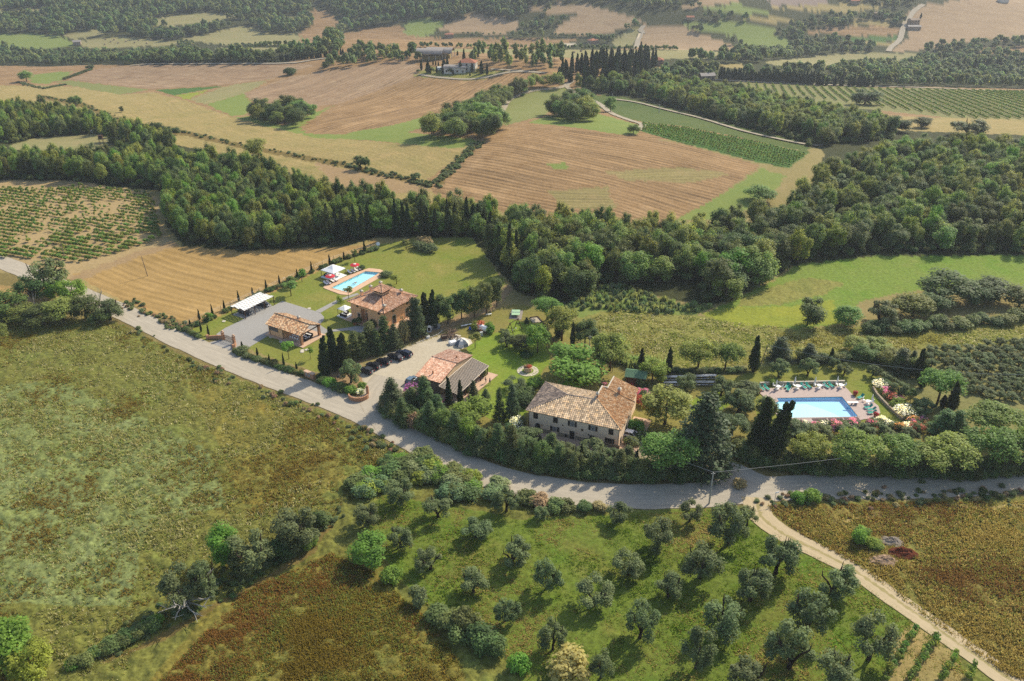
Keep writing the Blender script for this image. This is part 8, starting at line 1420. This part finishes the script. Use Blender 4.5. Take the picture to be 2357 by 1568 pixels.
# near woods: the nearest 300 as trees of their own, the rest one woodland
WN = [('the wood behind the villa', (0, 388, 120, 386, 260, 380, 330, 374, 420, 380, 570, 393, 720, 448, 880, 480, 1085, 505, 1150, 560, 1060, 545, 960, 535, 860, 540, 750, 560, 560, 578, 430, 558, 392, 520, 376, 436, 150, 416, 0, 416)), ('the wood between the two farms', (1085, 505, 1400, 535, 1520, 545, 1640, 560, 1640, 640, 1500, 655, 1400, 650, 1330, 690, 1240, 690, 1190, 655, 1140, 590, 1150, 560)),
      ('the wood on the right slope', (1560, 550, 1700, 530, 1800, 500, 1890, 420, 1960, 380, 2120, 350, 2357, 360, 2357, 578, 2000, 582, 1850, 598, 1760, 640, 1720, 690, 1640, 695, 1600, 690, 1640, 620)), ('the dark wood at the left', (0, 255, 100, 262, 220, 288, 330, 318, 420, 345, 330, 345, 250, 330, 90, 330, 0, 335)), ('the wooded ridge', (1330, 205, 1480, 225, 1600, 262, 1760, 310, 1860, 340, 1900, 335, 2060, 322, 2050, 297, 1900, 272, 1740, 236, 1660, 216, 1500, 195))]
cand = []
for i, (nm, pl) in enumerate(WN):
    x, y = scatter(pl, (4.5, 5.0, 6.2, 5.6, 6.0)[i], seed=i); cand += [(float(a), float(b), nm) for a, b in zip(x, y)]
cand.sort(key=lambda c_: c_[0] ** 2 + c_[1] ** 2); print('near wood trees', len(cand))
rw = random.Random(77); TINT = {'broadleaf_tree': 'mid green', 'dark_tree': 'dark green', 'bright_tree': 'light green', 'olive_tree': 'grey green'}
for x, y, nm in cand[:105]:
    kd = rw.choices(('broadleaf_tree', 'dark_tree', 'bright_tree', 'olive_tree'), (60, 22, 12, 6))[0]; w_ = rw.uniform(4.8, 7.6) * (1.25 if 'right slope' in nm else 1); h = rw.uniform(8, 12.5)
    if kd == 'olive_tree': w_ *= .8
    plant(kd, (x, y, float(height(x, y)) - .3), h, w_, '%s broadleaf tree standing in %s' % (TINT[kd], nm), '%s trees in %s' % (TINT[kd], nm))
for i in range(30):
    q = P('', 715 + 13.2 * i, 536 + rw.uniform(-7, 3) + (8 if i < 4 else 0)); w_ = rw.uniform(4, 6); plant('bright_tree' if i % 3 else 'broadleaf_tree', q, rw.uniform(5, 7.5), w_, 'small light green tree at the wood edge behind the cypress row', 'light trees behind the cypress row')
rest = np.array([(c_[0], c_[1]) for c_ in cand[105:]]); rg = np.random.default_rng(5); sx = np.where(rest[:, 0] > 60, rg.uniform(.75, 1.15, len(rest)), rg.uniform(.55, .85, len(rest)))
stuff_obj('woodland', 'dense broadleaf woodland covering the slopes behind the estate', rest[:, 0], rest[:, 1], sx, rg.uniform(.75, 1.15, len(rest)), MIDB, 1)
xs, ys = [], []
for i, (nm, pl) in enumerate(WN): x, y = scatter(pl, 3.2, seed=40 + i); xs.append(x); ys.append(y)
x = np.concatenate(xs); y = np.concatenate(ys); s_ = rg.uniform(.8, 1.6, len(x)); stuff_obj('undergrowth', 'green undergrowth beneath the near woods', x, y, s_, s_, [p[1] for p in PROTO['bush'] + PROTO['dark_bush']], 2)
for i in range(9): plant_px('dark_tree', '', 968 + 16 * i + rw.uniform(-5, 5), rw.uniform(163, 172), rw.uniform(150, 158), rw.uniform(8, 13), 'small dark tree among the cypresses of the hill farm', 'dark trees round the hill farm', True)
# middle clumps as trees of their own
for nm, pl, sp in (('the clump below the ploughed hill', (575, 280, 640, 288, 690, 295, 735, 268, 700, 258, 600, 262), 7.5), ('the belt beside the knoll', (950, 315, 1000, 322, 1140, 322, 1156, 295, 1140, 268, 1165, 240, 1225, 212, 1290, 202, 1285, 192, 1230, 200, 1110, 242, 1035, 285, 1020, 300), 7.5), ('the clump in the grass dip', (1262, 270, 1330, 284, 1366, 282, 1362, 270, 1345, 252, 1300, 256), 6.5)):
    x, y = scatter(pl, sp, seed=len(nm), avoid=False)
    for a, b in zip(x, y): kd = rw.choices(('broadleaf_tree', 'dark_tree'), (60, 40))[0]; w_ = rw.uniform(7, 10); plant(kd, (float(a), float(b), float(height(a, b)) - .3), w_ * rw.uniform(.9, 1.3), w_, '%s tree in %s' % (TINT[kd], nm), '%s trees in %s' % (TINT[kd], nm), True)
for k, x, by, ty, w_, kd, lb in (('', 830, 392, 355, 24, 'olive_tree', 'thin grey tree on the valley ditch'), ('', 842, 392, 357, 22, 'dark_tree', 'dark tree beside the thin grey tree on the ditch'), ('', 956, 418, 396, 22, 'olive_tree', 'round grey tree on the ditch in the brown field'), ('', 207, 163, 146, 18, 'dark_tree', 'dark tree at the tip of the green wedge'), ('', 62, 192, 158, 30, 'broadleaf_tree', 'green tree at the edge of the left valley'), ('', 175, 248, 215, 30, 'broadleaf_tree', 'tall tree above the dark left wood'), ('', 280, 260, 243, 10, 'dark_tree', 'tiny lone tree in the valley floor'), ('', 360, 318, 275, 40, 'dark_tree', 'dark tree at the right end of the left wood'), ('', 395, 316, 288, 30, 'dark_tree', 'smaller dark tree right of the left wood'), ('', 595, 365, 312, 50, 'broadleaf_tree', 'tallest light tree rising from the wood edge'), ('', 1405, 262, 218, 28, 'broadleaf_tree', 'lone tree beside the sloping lane'), ('', 1458, 312, 282, 28, 'broadleaf_tree', 'tree at the corner of the young vineyard'), ('', 1205, 222, 216, 10, 'dark_bush', 'single dark bush on the knoll'), ('', 668, 176, 160, 28, 'dark_bush', 'dark bush on the ploughed field edge'), ('', 1745, 470, 425, 60, 'broadleaf_tree', 'tree at the corner of the grass strip'), ('', 2120, 300, 262, 45, 'dark_tree', 'dark round tree on the dry slope'), ('', 2225, 322, 265, 66, 'olive_tree', 'big silvery tree on the dry slope'), ('', 2060, 310, 262, 50, 'dark_tree', 'round dark tree left of the dry slope'), ('', 1990, 250, 205, 60, 'dark_tree', 'dark tree below the vineyard corner')): plant_px(kd, k, x, by, ty, w_, lb)
for i in range(13): x, y = 150 + i * 5, 184 - i * 1.8; plant_px('dark_bush', '', x, y, y - 7, 9, 'dark bush in the hedge along the green wedge', 'hedge along the green wedge')
# right hand pasture trees
for kd, x, by, ty, w_, lb in (('dark_tree', 2170, 705, 612, 105, 'large dark tree in the pasture group'), ('dark_tree', 2280, 700, 640, 80, 'dark tree right in the pasture group'), ('dark_tree', 2235, 710, 650, 70, 'low dark tree in the pasture group'), ('broadleaf_tree', 2100, 738, 668, 75, 'green tree left in the pasture group'), ('olive_tree', 2022, 755, 690, 62, 'pale willow on the pasture'), ('broadleaf_tree', 1950, 757, 700, 55, 'bushy green tree on the pasture'), ('dark_tree', 1858, 757, 680, 58, 'tall thin tree on the yellow pasture'), ('dark_tree', 2345, 715, 650, 70, 'dark tree cut by the right frame'), ('dark_tree', 2140, 720, 655, 70, 'dark tree before the large pasture tree')): plant_px(kd, '', x, by, ty, w_, lb)
for x in range(2000, 2370, 26): plant_px('bush', '', x + rh.uniform(-8, 8), 775 - (x - 2000) * .1 + rh.uniform(-6, 6), 755 - (x - 2000) * .1, rh.uniform(28, 44), 'low bush along the lower edge of the pasture', 'bushes along the pasture edge')
for x, by, ty, w_ in ((1990, 835, 790, 50), (2050, 850, 800, 50), (2080, 865, 810, 40), (2015, 815, 775, 50), (1965, 815, 770, 50), (1850, 835, 795, 40)): plant_px('broadleaf_tree', '', x, by, ty, w_, 'leafy tree between the pool garden and the right grove', 'trees between pool garden and grove')
# --- reeds
x, y = scatter((1300, 715, 1330, 690, 1400, 655, 1470, 672, 1560, 702, 1650, 705, 1600, 722, 1500, 722, 1400, 715), 1.5, avoid=False); s_ = rg.uniform(.6, 1.1, len(x)); stuff_obj('reed_bed', 'tall pale green reeds in the wet hollow', x, y, s_ * .55, s_ * .8, [p[1] for p in PROTO['reed_bush'] + PROTO['reed'] + PROTO['reed_bush']], 6)
x, y = scatter((1365, 800, 1440, 828, 1530, 845, 1540, 858, 1450, 850, 1380, 825), 1.4, avoid=False); s_ = rg.uniform(.7, 1.2, len(x)); stuff_obj('reed_bed', 'pale reeds along the ditch behind the single round pine', x, y, s_, s_, [p[1] for p in PROTO['reed']], 7)
# --- vineyards
def rows(pl, heading, sp, along, seed, drop=0.0, wav=.2):
    w_ = world_poly([(pl[i], pl[i + 1]) for i in range(0, len(pl), 2)]); r = np.random.default_rng(seed); c_ = w_.mean(0); R_ = np.abs(w_ - c_).max() * 1.5
    u = np.arange(-R_, R_, along); v = np.arange(-R_, R_, sp); U, V_ = np.meshgrid(u, v); U = U + r.uniform(-.2, .2, U.shape); a = heading; x = c_[0] + U * math.cos(a) - V_ * math.sin(a) + r.normal(size=U.shape) * wav * .5; y = c_[1] + U * math.sin(a) + V_ * math.cos(a) + r.normal(size=U.shape) * wav * .5
    x, y = x.ravel(), y.ravel(); ok = inside(w_, x, y); x, y = x[ok], y[ok]
    if drop: k = fbm(x / 7, y / 7, seed, 2) + r.uniform(-.25, .25, len(x)) > drop; x, y = x[k], y[k]
    return x, y
a, b = P('', 100, 500), P('', 250, 522); hd_ = math.atan2(b.y - a.y, b.x - a.x); x, y = rows((0, 450, 180, 428, 348, 446, 360, 492, 375, 545, 330, 565, 190, 608, 70, 595, 0, 582), hd_, 2.6, 1.1, 8, .38)
od = np.argsort(x ** 2 + y ** 2)
for i in od[:295]: plant('vine', (float(x[i]), float(y[i]), float(height(x[i], y[i]))), rw.uniform(1.1, 1.7), rw.uniform(1.1, 1.7), 'leafy vine in the sparse sandy vineyard at the left', 'vines in the sandy vineyard', True).rotation_euler = (0, 0, hd_ + rw.uniform(-.3, .3))
k = od[295:]; s_ = rg.uniform(.75, 1.15, len(k)); stuff_obj('vineyard_vines', 'remaining vines of the sparse sandy vineyard', x[k], y[k], s_, s_, [p[1] for p in PROTO['vine']], 9)
a, b = P('', 1950, 205), P('', 2010, 246); hd_ = math.atan2(b.y - a.y, b.x - a.x); x, y = rows((1690, 190, 1871, 200, 2071, 206, 2357, 221, 2357, 280, 2238, 274, 2005, 244, 1848, 221, 1720, 212), hd_, 6.0, 1.4, 10, 0, .1); s_ = rg.uniform(.9, 1.2, len(x)); print('vines', len(x)); stuff_obj('vineyard_vines', 'long straight rows of vines on the right slope', x, y, s_, s_, [p[1] for p in PROTO['vine']], 11)
a, b = P('', 1500, 292), P('', 1820, 372); hd_ = math.atan2(b.y - a.y, b.x - a.x); x, y = rows((1478, 285, 1571, 295, 1711, 322, 1858, 355, 1815, 385, 1758, 375, 1571, 328, 1478, 302), hd_, 2.8, 1.4, 12, 0, .1); s_ = rg.uniform(.75, 1.05, len(x)); stuff_obj('vineyard_vines', 'dark green rows of the young vineyard above the brown field', x, y, s_, s_, [p[1] for p in PROTO['vine']], 13)
for i, (x0, y0, x1, y1) in enumerate(((1598, 1140, 1380, 1500), (1750, 1190, 1545, 1500), (1875, 1320, 1770, 1500), (2005, 1405, 1950, 1500))):
    a, b = P('I', x0, y0), P('I', x1, y1); d_ = b - a; n = int(d_.length / .9); t = thing('vine_row', ('first', 'second', 'third', 'fourth')[i] + ' vine row of the small vineyard counted from the olive grove', 'vine row', a, 0, 'vine rows of the small vineyard')
    m = M()
    for j in range(0, n, 6): q = d_ * (j / n); m.tube([(q.x, q.y, 0), (q.x, q.y, 1.7)], .05, 5)
    m.obj('stake', mpole, t)
    for j in range(n): o = obj('vine', rw.choice(PROTO['vine'])[1], t); o.location = d_ * (j / n) + Vector((rw.uniform(-.1, .1), rw.uniform(-.1, .1), 0)); o.rotation_euler = (0, 0, rw.uniform(0, 6.28)); o.scale = (1, 1, rw.uniform(.9, 1.25))
# --- far cypress rows and ridge cypresses, each a tree of its own
def row_of(pts, n, hp, wp_, label, group, jit=.3):
    q = [sheet('', *p) for p in pts]; L_ = [0]
    for i in range(1, len(q)): L_.append(L_[-1] + math.dist(q[i], q[i - 1]))
    for i in range(n):
        s_ = (i + rw.uniform(-jit, jit)) / max(1, n - 1) * L_[-1]; x = np.interp(s_, L_, [p[0] for p in q]); y = np.interp(s_, L_, [p[1] for p in q]); hh = hp * rw.uniform(.75, 1.15)
        plant_px('cypress', '', float(x), float(y), float(y) - hh, wp_, label, group, True)
row_of([(310, 147), (480, 146), (640, 145)], 46, 10, 3.6, 'small dark cypress in the far row behind the ploughed field', 'far cypress row')
row_of([(645, 140), (700, 136), (760, 131), (790, 126)], 24, 16, 4.5, 'taller dark cypress where the far row meets the pine wood', 'far cypress row by the pine wood')
row_of([(1655, 183), (1870, 195)], 40, 28, 7, 'dark cypress in the row above the vineyard', 'cypress row above the vineyard'); row_of([(1880, 196), (2010, 200)], 16, 27, 7, 'dark cypress in the thin end of the row above the vineyard', 'cypress row above the vineyard', .8)
row_of([(2190, 172), (2270, 165)], 14, 32, 7, 'tall cypress beside the house in the far right wood', 'cypresses in the far right wood', 1.5); row_of([(2275, 163), (2350, 160)], 10, 28, 7, 'tall cypress beside the house in the far right wood', 'cypresses in the far right wood', 1.5); row_of([(2180, 190), (2182, 191)], 2, 30, 8, 'single cypress before the far right wood', 'cypresses in the far right wood')
pl = (1255, 195, 1300, 165, 1400, 142, 1500, 128, 1520, 150, 1500, 175, 1420, 190, 1340, 200); x, y = scatter(pl, 8.5, avoid=False, seed=3)
od_ = np.random.default_rng(4).permutation(len(x))[:95]
for a, b in zip(x[od_], y[od_]): plant('cypress', (float(a), float(b), float(height(a, b))), rw.uniform(9, 15), rw.uniform(2.4, 3.6), 'dark cypress in the dense stand on the ridge', 'cypress stand on the ridge', True)
for i, (x, by, ty, w_) in enumerate(((970, 162, 135, 5), (985, 168, 138, 9), (990, 170, 150, 5), (1023, 165, 138, 11), (1030, 160, 130, 6), (1060, 168, 140, 6), (1068, 142, 112, 6), (1053, 128, 117, 4), (1092, 160, 140, 5), (1108, 170, 140, 8), (1121, 172, 145, 5), (1086, 166, 145, 5), (1005, 168, 152, 4), (1043, 172, 160, 4), (1033, 130, 113, 5), (1082, 175, 166, 3), (1020, 171, 160, 4), (1100, 132, 118, 4), (974, 134, 121, 4), (997, 150, 138, 3), (1003, 151, 140, 3), (1009, 152, 141, 3))): plant_px('cypress', '', x, by, ty, w_, 'dark cypress round the hill farm', 'cypresses round the hill farm', True)
for x, by, ty in ((1028, 45, 24), (1033, 46, 22), (1037, 45, 28), (2112, 55, 42), (2119, 42, 30)): plant_px('cypress', '', x, by, ty, 4, 'tall cypress beside a house on the far hills', 'cypresses on the far hills', True)
# --- far woods as one mass each
FW = [('far_woodland', 'hazy woodland covering the far left hills', [(0, 0, 720, 0, 715, 25, 690, 35, 560, 45, 480, 52, 330, 72, 260, 76, 240, 86, 130, 84, 0, 80), (250, 82, 330, 75, 420, 77, 500, 62, 600, 52, 720, 38, 723, 62, 685, 82, 600, 82, 590, 74, 540, 66, 470, 86, 400, 98, 360, 97, 280, 86), (715, 0, 1200, 0, 1290, 12, 1200, 36, 1190, 55, 1150, 44, 1090, 36, 1040, 48, 960, 46, 920, 34, 880, 38, 790, 48, 770, 34, 750, 30), (0, 112, 40, 108, 60, 112, 15, 118), (740, 95, 780, 60, 920, 45, 960, 40, 925, 52, 860, 65, 790, 80, 775, 110)]),
      ('far_woodland', 'hazy band of woods along the left valley bottom', [(0, 125, 60, 122, 150, 125, 300, 126, 640, 134, 640, 146, 320, 148, 0, 155), (640, 130, 700, 115, 760, 98, 795, 110, 785, 126, 760, 130, 650, 142), (320, 132, 640, 132, 640, 142, 320, 145)]),
      ('far_woodland', 'pine and oak wood beside the hill farm', [(728, 166, 786, 138, 830, 120, 900, 118, 960, 130, 985, 142, 940, 144, 860, 147, 790, 158)]),
      ('poplar_wood', 'pale poplar plantation behind the hill farm', [(1080, 130, 1290, 136, 1320, 150, 1280, 168, 1130, 168, 1085, 158)]),
      ('far_woodland', 'hazy woods on the far middle hills', [(1190, 60, 1330, 42, 1322, 50, 1272, 70, 1212, 70), (1160, 86, 1255, 84, 1260, 89, 1165, 90), (1335, 95, 1420, 85, 1432, 95, 1400, 102, 1350, 104), (1200, 0, 1600, 0, 1640, 6, 1600, 22, 1490, 20, 1350, 4, 1290, 6), (1440, 66, 1470, 58, 1462, 72, 1450, 76), (1482, 60, 1490, 66, 1480, 80, 1475, 74)]),
      ('far_woodland', 'hazy woods winding through the far right valley', [(1575, 62, 1625, 72, 1622, 80, 1590, 74), (1640, 88, 1710, 106, 1712, 114, 1690, 112), (1620, 24, 1690, 16, 1765, 19, 1765, 25, 1700, 28, 1640, 28), (1605, 36, 1690, 40, 1740, 50, 1700, 52, 1615, 48), (1780, 78, 1838, 55, 1900, 40, 1960, 36, 2080, 35, 2085, 58, 2064, 62, 2050, 52, 1970, 52, 1950, 62, 1870, 72, 1850, 82, 1835, 96, 1800, 90), (1800, 120, 1840, 98, 1900, 86, 1940, 90, 1960, 108, 2020, 108, 2012, 122, 1970, 124, 1760, 146, 1590, 146, 1575, 134, 1640, 134, 1715, 122), (2110, 120, 2200, 106, 2280, 95, 2357, 93, 2357, 103, 2240, 115, 2150, 132), (1800, 0, 2180, 0, 2100, 9, 2070, 20, 2000, 8, 1950, 4), (2172, 24, 2225, 44, 2200, 47, 2165, 32), (2310, 64, 2357, 70, 2357, 86, 2330, 80)]),
      ('far_woodland', 'woods between the vineyard row and the far right fields', [(1905, 165, 2040, 150, 2150, 140, 2240, 116, 2357, 130, 2357, 212, 2070, 200, 1990, 197, 1890, 192, 1880, 178, 1720, 182, 1700, 172, 1805, 166), (1520, 160, 1600, 158, 1650, 168, 1650, 182, 1560, 185, 1500, 190)]),
      ('hedgerow', 'hedges and ditch thickets across the left and middle valley', [(940, 107, 1280, 112, 1560, 114, 1560, 117, 1280, 114, 940, 110), (500, 105, 690, 104, 690, 107, 500, 108), (1060, 79, 1160, 81, 1160, 83, 1060, 82), (1270, 82, 1380, 83, 1400, 88, 1280, 86), (410, 96, 450, 98, 430, 118, 408, 116)])]
for i, (nm, lb, pls) in enumerate(FW):
    xs, ys = [], []
    for j, pl in enumerate(pls):
        w_ = world_poly([(pl[q], pl[q + 1]) for q in range(0, len(pl), 2)]); 
        x, y = scatter(pl, 8.6 if nm != 'hedgerow' else 4.5, seed=10 * i + j, avoid=nm not in ('hedgerow', 'poplar_wood') and i != 2); xs.append(x); ys.append(y)
    x, y = np.concatenate(xs), np.concatenate(ys); s_ = rg.uniform(.65, 1.05, len(x)) * (1 if nm != 'hedgerow' else .45) * (1.25 if i == 0 else 1); print(nm, len(x))
    stuff_obj(nm, lb, x, y, s_, s_ * rg.uniform(.85, 1.3, len(x)) * (1.15 if nm == 'poplar_wood' else 1), FARB if nm != 'poplar_wood' else [far_mesh(mfarl, 2050 + q, 9, 26, .9, (2.0, 2.0, 4.8), (0, 0, 6)) for q in range(3)], 20 + i)
# ditch growth in the middle valley
xs, ys = [], []
for pl in ([(90, 222), (187, 241), (300, 286), (420, 306)], [(430, 306), (567, 338), (786, 379), (870, 399), (950, 416), (1012, 432)], [(1000, 424), (1100, 332)], [(250, 1485), (420, 1396), (560, 1322), (700, 1240), (765, 1180)], [(300, 1455), (560, 1335), (740, 1210)], [(40, 190), (100, 205), (150, 195)]):
    for t_ in np.linspace(0, 1, 150): L_ = np.linspace(0, 1, len(pl)); q = ground(np.interp(t_, L_, [p[0] for p in pl]), np.interp(t_, L_, [p[1] for p in pl])); xs.append(float(q[0]) + rh.uniform(-2.5, 2.5)); ys.append(float(q[1]) + rh.uniform(-2.5, 2.5))
s_ = rg.uniform(.35, .8, len(xs)) * np.where(np.hypot(xs, ys) < 260, .6, 1); stuff_obj('ditch_scrub', 'green scrub growing along the valley ditches', np.array(xs), np.array(ys), s_, s_ * .8, [p[1] for p in PROTO['bush'] + PROTO['grey_bush']], 50)

# ------------------------------------------------------------------ tall grass of the near meadows
def meadow(name, label, pl, n, cols, hgt, seed, clump=.45):
    r = np.random.default_rng(seed); w_ = world_poly([(pl[i], pl[i + 1]) for i in range(0, len(pl), 2)]); x0, y0 = w_.min(0); x1, y1 = w_.max(0)
    x = r.uniform(x0, x1, n * 3); y = r.uniform(y0, y1, n * 3); d = np.hypot(x, y); ok = inside(w_, x, y) & (d < 330)
    for c, pl2 in ALLF:
        if c in ('bare', 'road_dirt', 'verge', 'vine_soil'): ok &= ~inside(pl2, x, y)
    cl = fbm(x / 2.6, y / 2.6, seed, 2) * .55 + fbm(x / 9, y / 9, seed + 3, 2) * .45; ok &= cl + r.uniform(-.22, .22, len(x)) > clump; x, y, cl = x[ok][:n], y[ok][:n], cl[ok][:n]; n = len(x)
    B_ = 4; xx = np.repeat(x, B_) + r.normal(size=n * B_) * .16; yy = np.repeat(y, B_) + r.normal(size=n * B_) * .16; N = len(xx); h = np.repeat(hgt * (.5 + cl), B_) * r.uniform(.5, 1.2, N); a = r.uniform(0, 6.28, N); wv = r.uniform(.07, .16, N); ln = r.normal(size=(N, 2)) * .28 + np.array([-.12, -.1]); z = height(xx, yy) - .05
    V = np.stack([np.stack([xx - np.cos(a) * wv, yy - np.sin(a) * wv, z], 1), np.stack([xx + np.cos(a) * wv, yy + np.sin(a) * wv, z], 1), np.stack([xx + ln[:, 0] * h + .0, yy + ln[:, 1] * h, z + h], 1)], 1).reshape(-1, 3)
    pk = np.clip(fbm(x / 11, y / 11, seed + 7, 3) * 2.4 - .7 + r.uniform(-.45, .45, n), 0, .999) * len(cols); C_ = np.array([lin(c) for c in cols]) * 1.4; col = np.repeat(C_[pk.astype(int)] * r.uniform(.75, 1.2, n)[:, None], B_ * 3, axis=0)
    o = obj(name, mesh_np(name, V, [np.arange(N * 3).reshape(N, 3)], mtuft, vattr={'c_t': col})); tag(o, label, 'grass', kind='stuff')
mtuft = mat('grass_blades', (.2, .2, .1), .8, .1, noise=.01, attr='c_t'); nt = mtuft.node_tree; tr_ = nt.nodes.new('ShaderNodeBsdfTranslucent'); nt.links.new(nt.nodes['Attribute'].outputs['Color'], tr_.inputs[0]); mx_ = nt.nodes.new('ShaderNodeMixShader'); mx_.inputs[0].default_value = .5
nt.links.new(nt.nodes['Principled BSDF'].outputs[0], mx_.inputs[1]); nt.links.new(tr_.outputs[0], mx_.inputs[2]); nt.links.new(mx_.outputs[0], nt.nodes['Material Output'].inputs['Surface'])
meadow('meadow_grass', 'rough green and brown grass below the road', (0, 700, 290, 750, 440, 826, 640, 912, 830, 990, 900, 1020, 830, 1130, 700, 1240, 560, 1330, 330, 1470, 200, 1568, 0, 1568), 72000, ['#7c6a32', '#858040', '#75803a', '#989258', '#b0a878', '#88864a'], .45, 61)
meadow('rust_grass', 'rust brown and green weeds in the lower meadow', (230, 1568, 560, 1365, 760, 1275, 850, 1310, 1000, 1440, 1180, 1568), 32000, ['#80702f', '#8f7a3a', '#7c8038', '#85904a', '#74702e', '#8a6836'], .48, 62)
meadow('dry_grass', 'tall dry golden grass beside the dirt track', (1765, 1165, 2357, 1142, 2357, 1568, 2320, 1555, 2190, 1465, 1970, 1300, 1840, 1228), 46000, ['#8a7a3e', '#9a8648', '#a8985a', '#787a3a', '#80803c', '#7a5e34'], .5, 63)
meadow('grove_grass', 'short green and dry grass under the olives', (840, 1190, 880, 1140, 1200, 1200, 1450, 1185, 1690, 1170, 1790, 1230, 1960, 1325, 2200, 1500, 2300, 1568, 1290, 1568, 1130, 1450, 960, 1385), 26000, ['#5c7424', '#6b8228', '#7d8438', '#8f8248', '#a08e58'], .22, 64, .42)
meadow('dry_grass', 'uneven dry grass and weeds on the slope behind the pines', (1340, 740, 1420, 712, 1640, 735, 1830, 758, 2100, 755, 2357, 725, 2357, 762, 2110, 805, 1900, 825, 1750, 845, 1560, 855, 1440, 826), 16000, ['#7f7a3a', '#98925a', '#b0a880', '#747c3e', '#7d843f'], .45, 65)
# low weeds along the road verges
xs, ys = [], []
for off, pl in ((0, [(300, 756), (440, 836), (560, 890), (700, 936), (830, 994), (900, 1034), (960, 1066)]), (0, [(290, 700), (380, 738), (440, 764)]), (0, [(1760, 1162), (1900, 1150), (2100, 1146), (2357, 1138)])):
    L_ = np.linspace(0, 1, len(pl))
    for t_ in rg.uniform(0, 1, 110): q = ground(np.interp(t_, L_, [p[0] for p in pl]), np.interp(t_, L_, [p[1] for p in pl])); xs.append(float(q[0]) + rh.gauss(0, 1.0)); ys.append(float(q[1]) + rh.gauss(0, 1.2))
s_ = rg.uniform(.25, .6, len(xs)); stuff_obj('verge_weeds', 'low weeds and dry scrub along the road verges', np.array(xs), np.array(ys), s_, s_ * .8, [p[1] for p in PROTO['bush'] + PROTO['dry_bush'] + PROTO['grey_bush']], 70)
plant_px('bright_bush', 'I', 800, 250, 170, 90, 'bright yellow green bush at the road edge by the junction'); plant_px('bright_bush', 'I', 885, 250, 150, 110, 'second bright yellow green bush at the road edge'); plant_px('dry_bush', 'I', 390, 150, 70, 80, 'brown shrub at the drive entrance')
for x, by, ty in ((1210, 540, 430), (1330, 570, 510), (1240, 480, 410), (1290, 560, 480)): plant_px('bright_bush', 'I', x, by, ty, 90, 'green weeds round the rubble heap', 'weeds round the rubble heap')
# ------------------------------------------------------------------ air
zl = float(min(height(np.tile(np.linspace(-4000, 4000, 200), 200), np.repeat(np.linspace(60, 8000, 200), 200)).min(), 0)) - 4
hb = M(); hb.box((0, 1500, (zl + CAMH + 6) / 2), (13000, 13500, CAMH + 6 - zl))
hm = bpy.data.materials.new('haze'); hm.use_nodes = True; nt = hm.node_tree; nt.nodes.remove(nt.nodes['Principled BSDF']); pv_ = nt.nodes.new('ShaderNodeVolumePrincipled'); pv_.inputs['Color'].default_value = (.80, .86, .95, 1); pv_.inputs['Density'].default_value = HAZE; pv_.inputs['Anisotropy'].default_value = .2
nt.links.new(pv_.outputs[0], nt.nodes['Material Output'].inputs['Volume'])
if HAZE > 0: o = hb.obj('haze', hm); tag(o, 'pale summer haze over the valley', 'haze', kind='stuff')
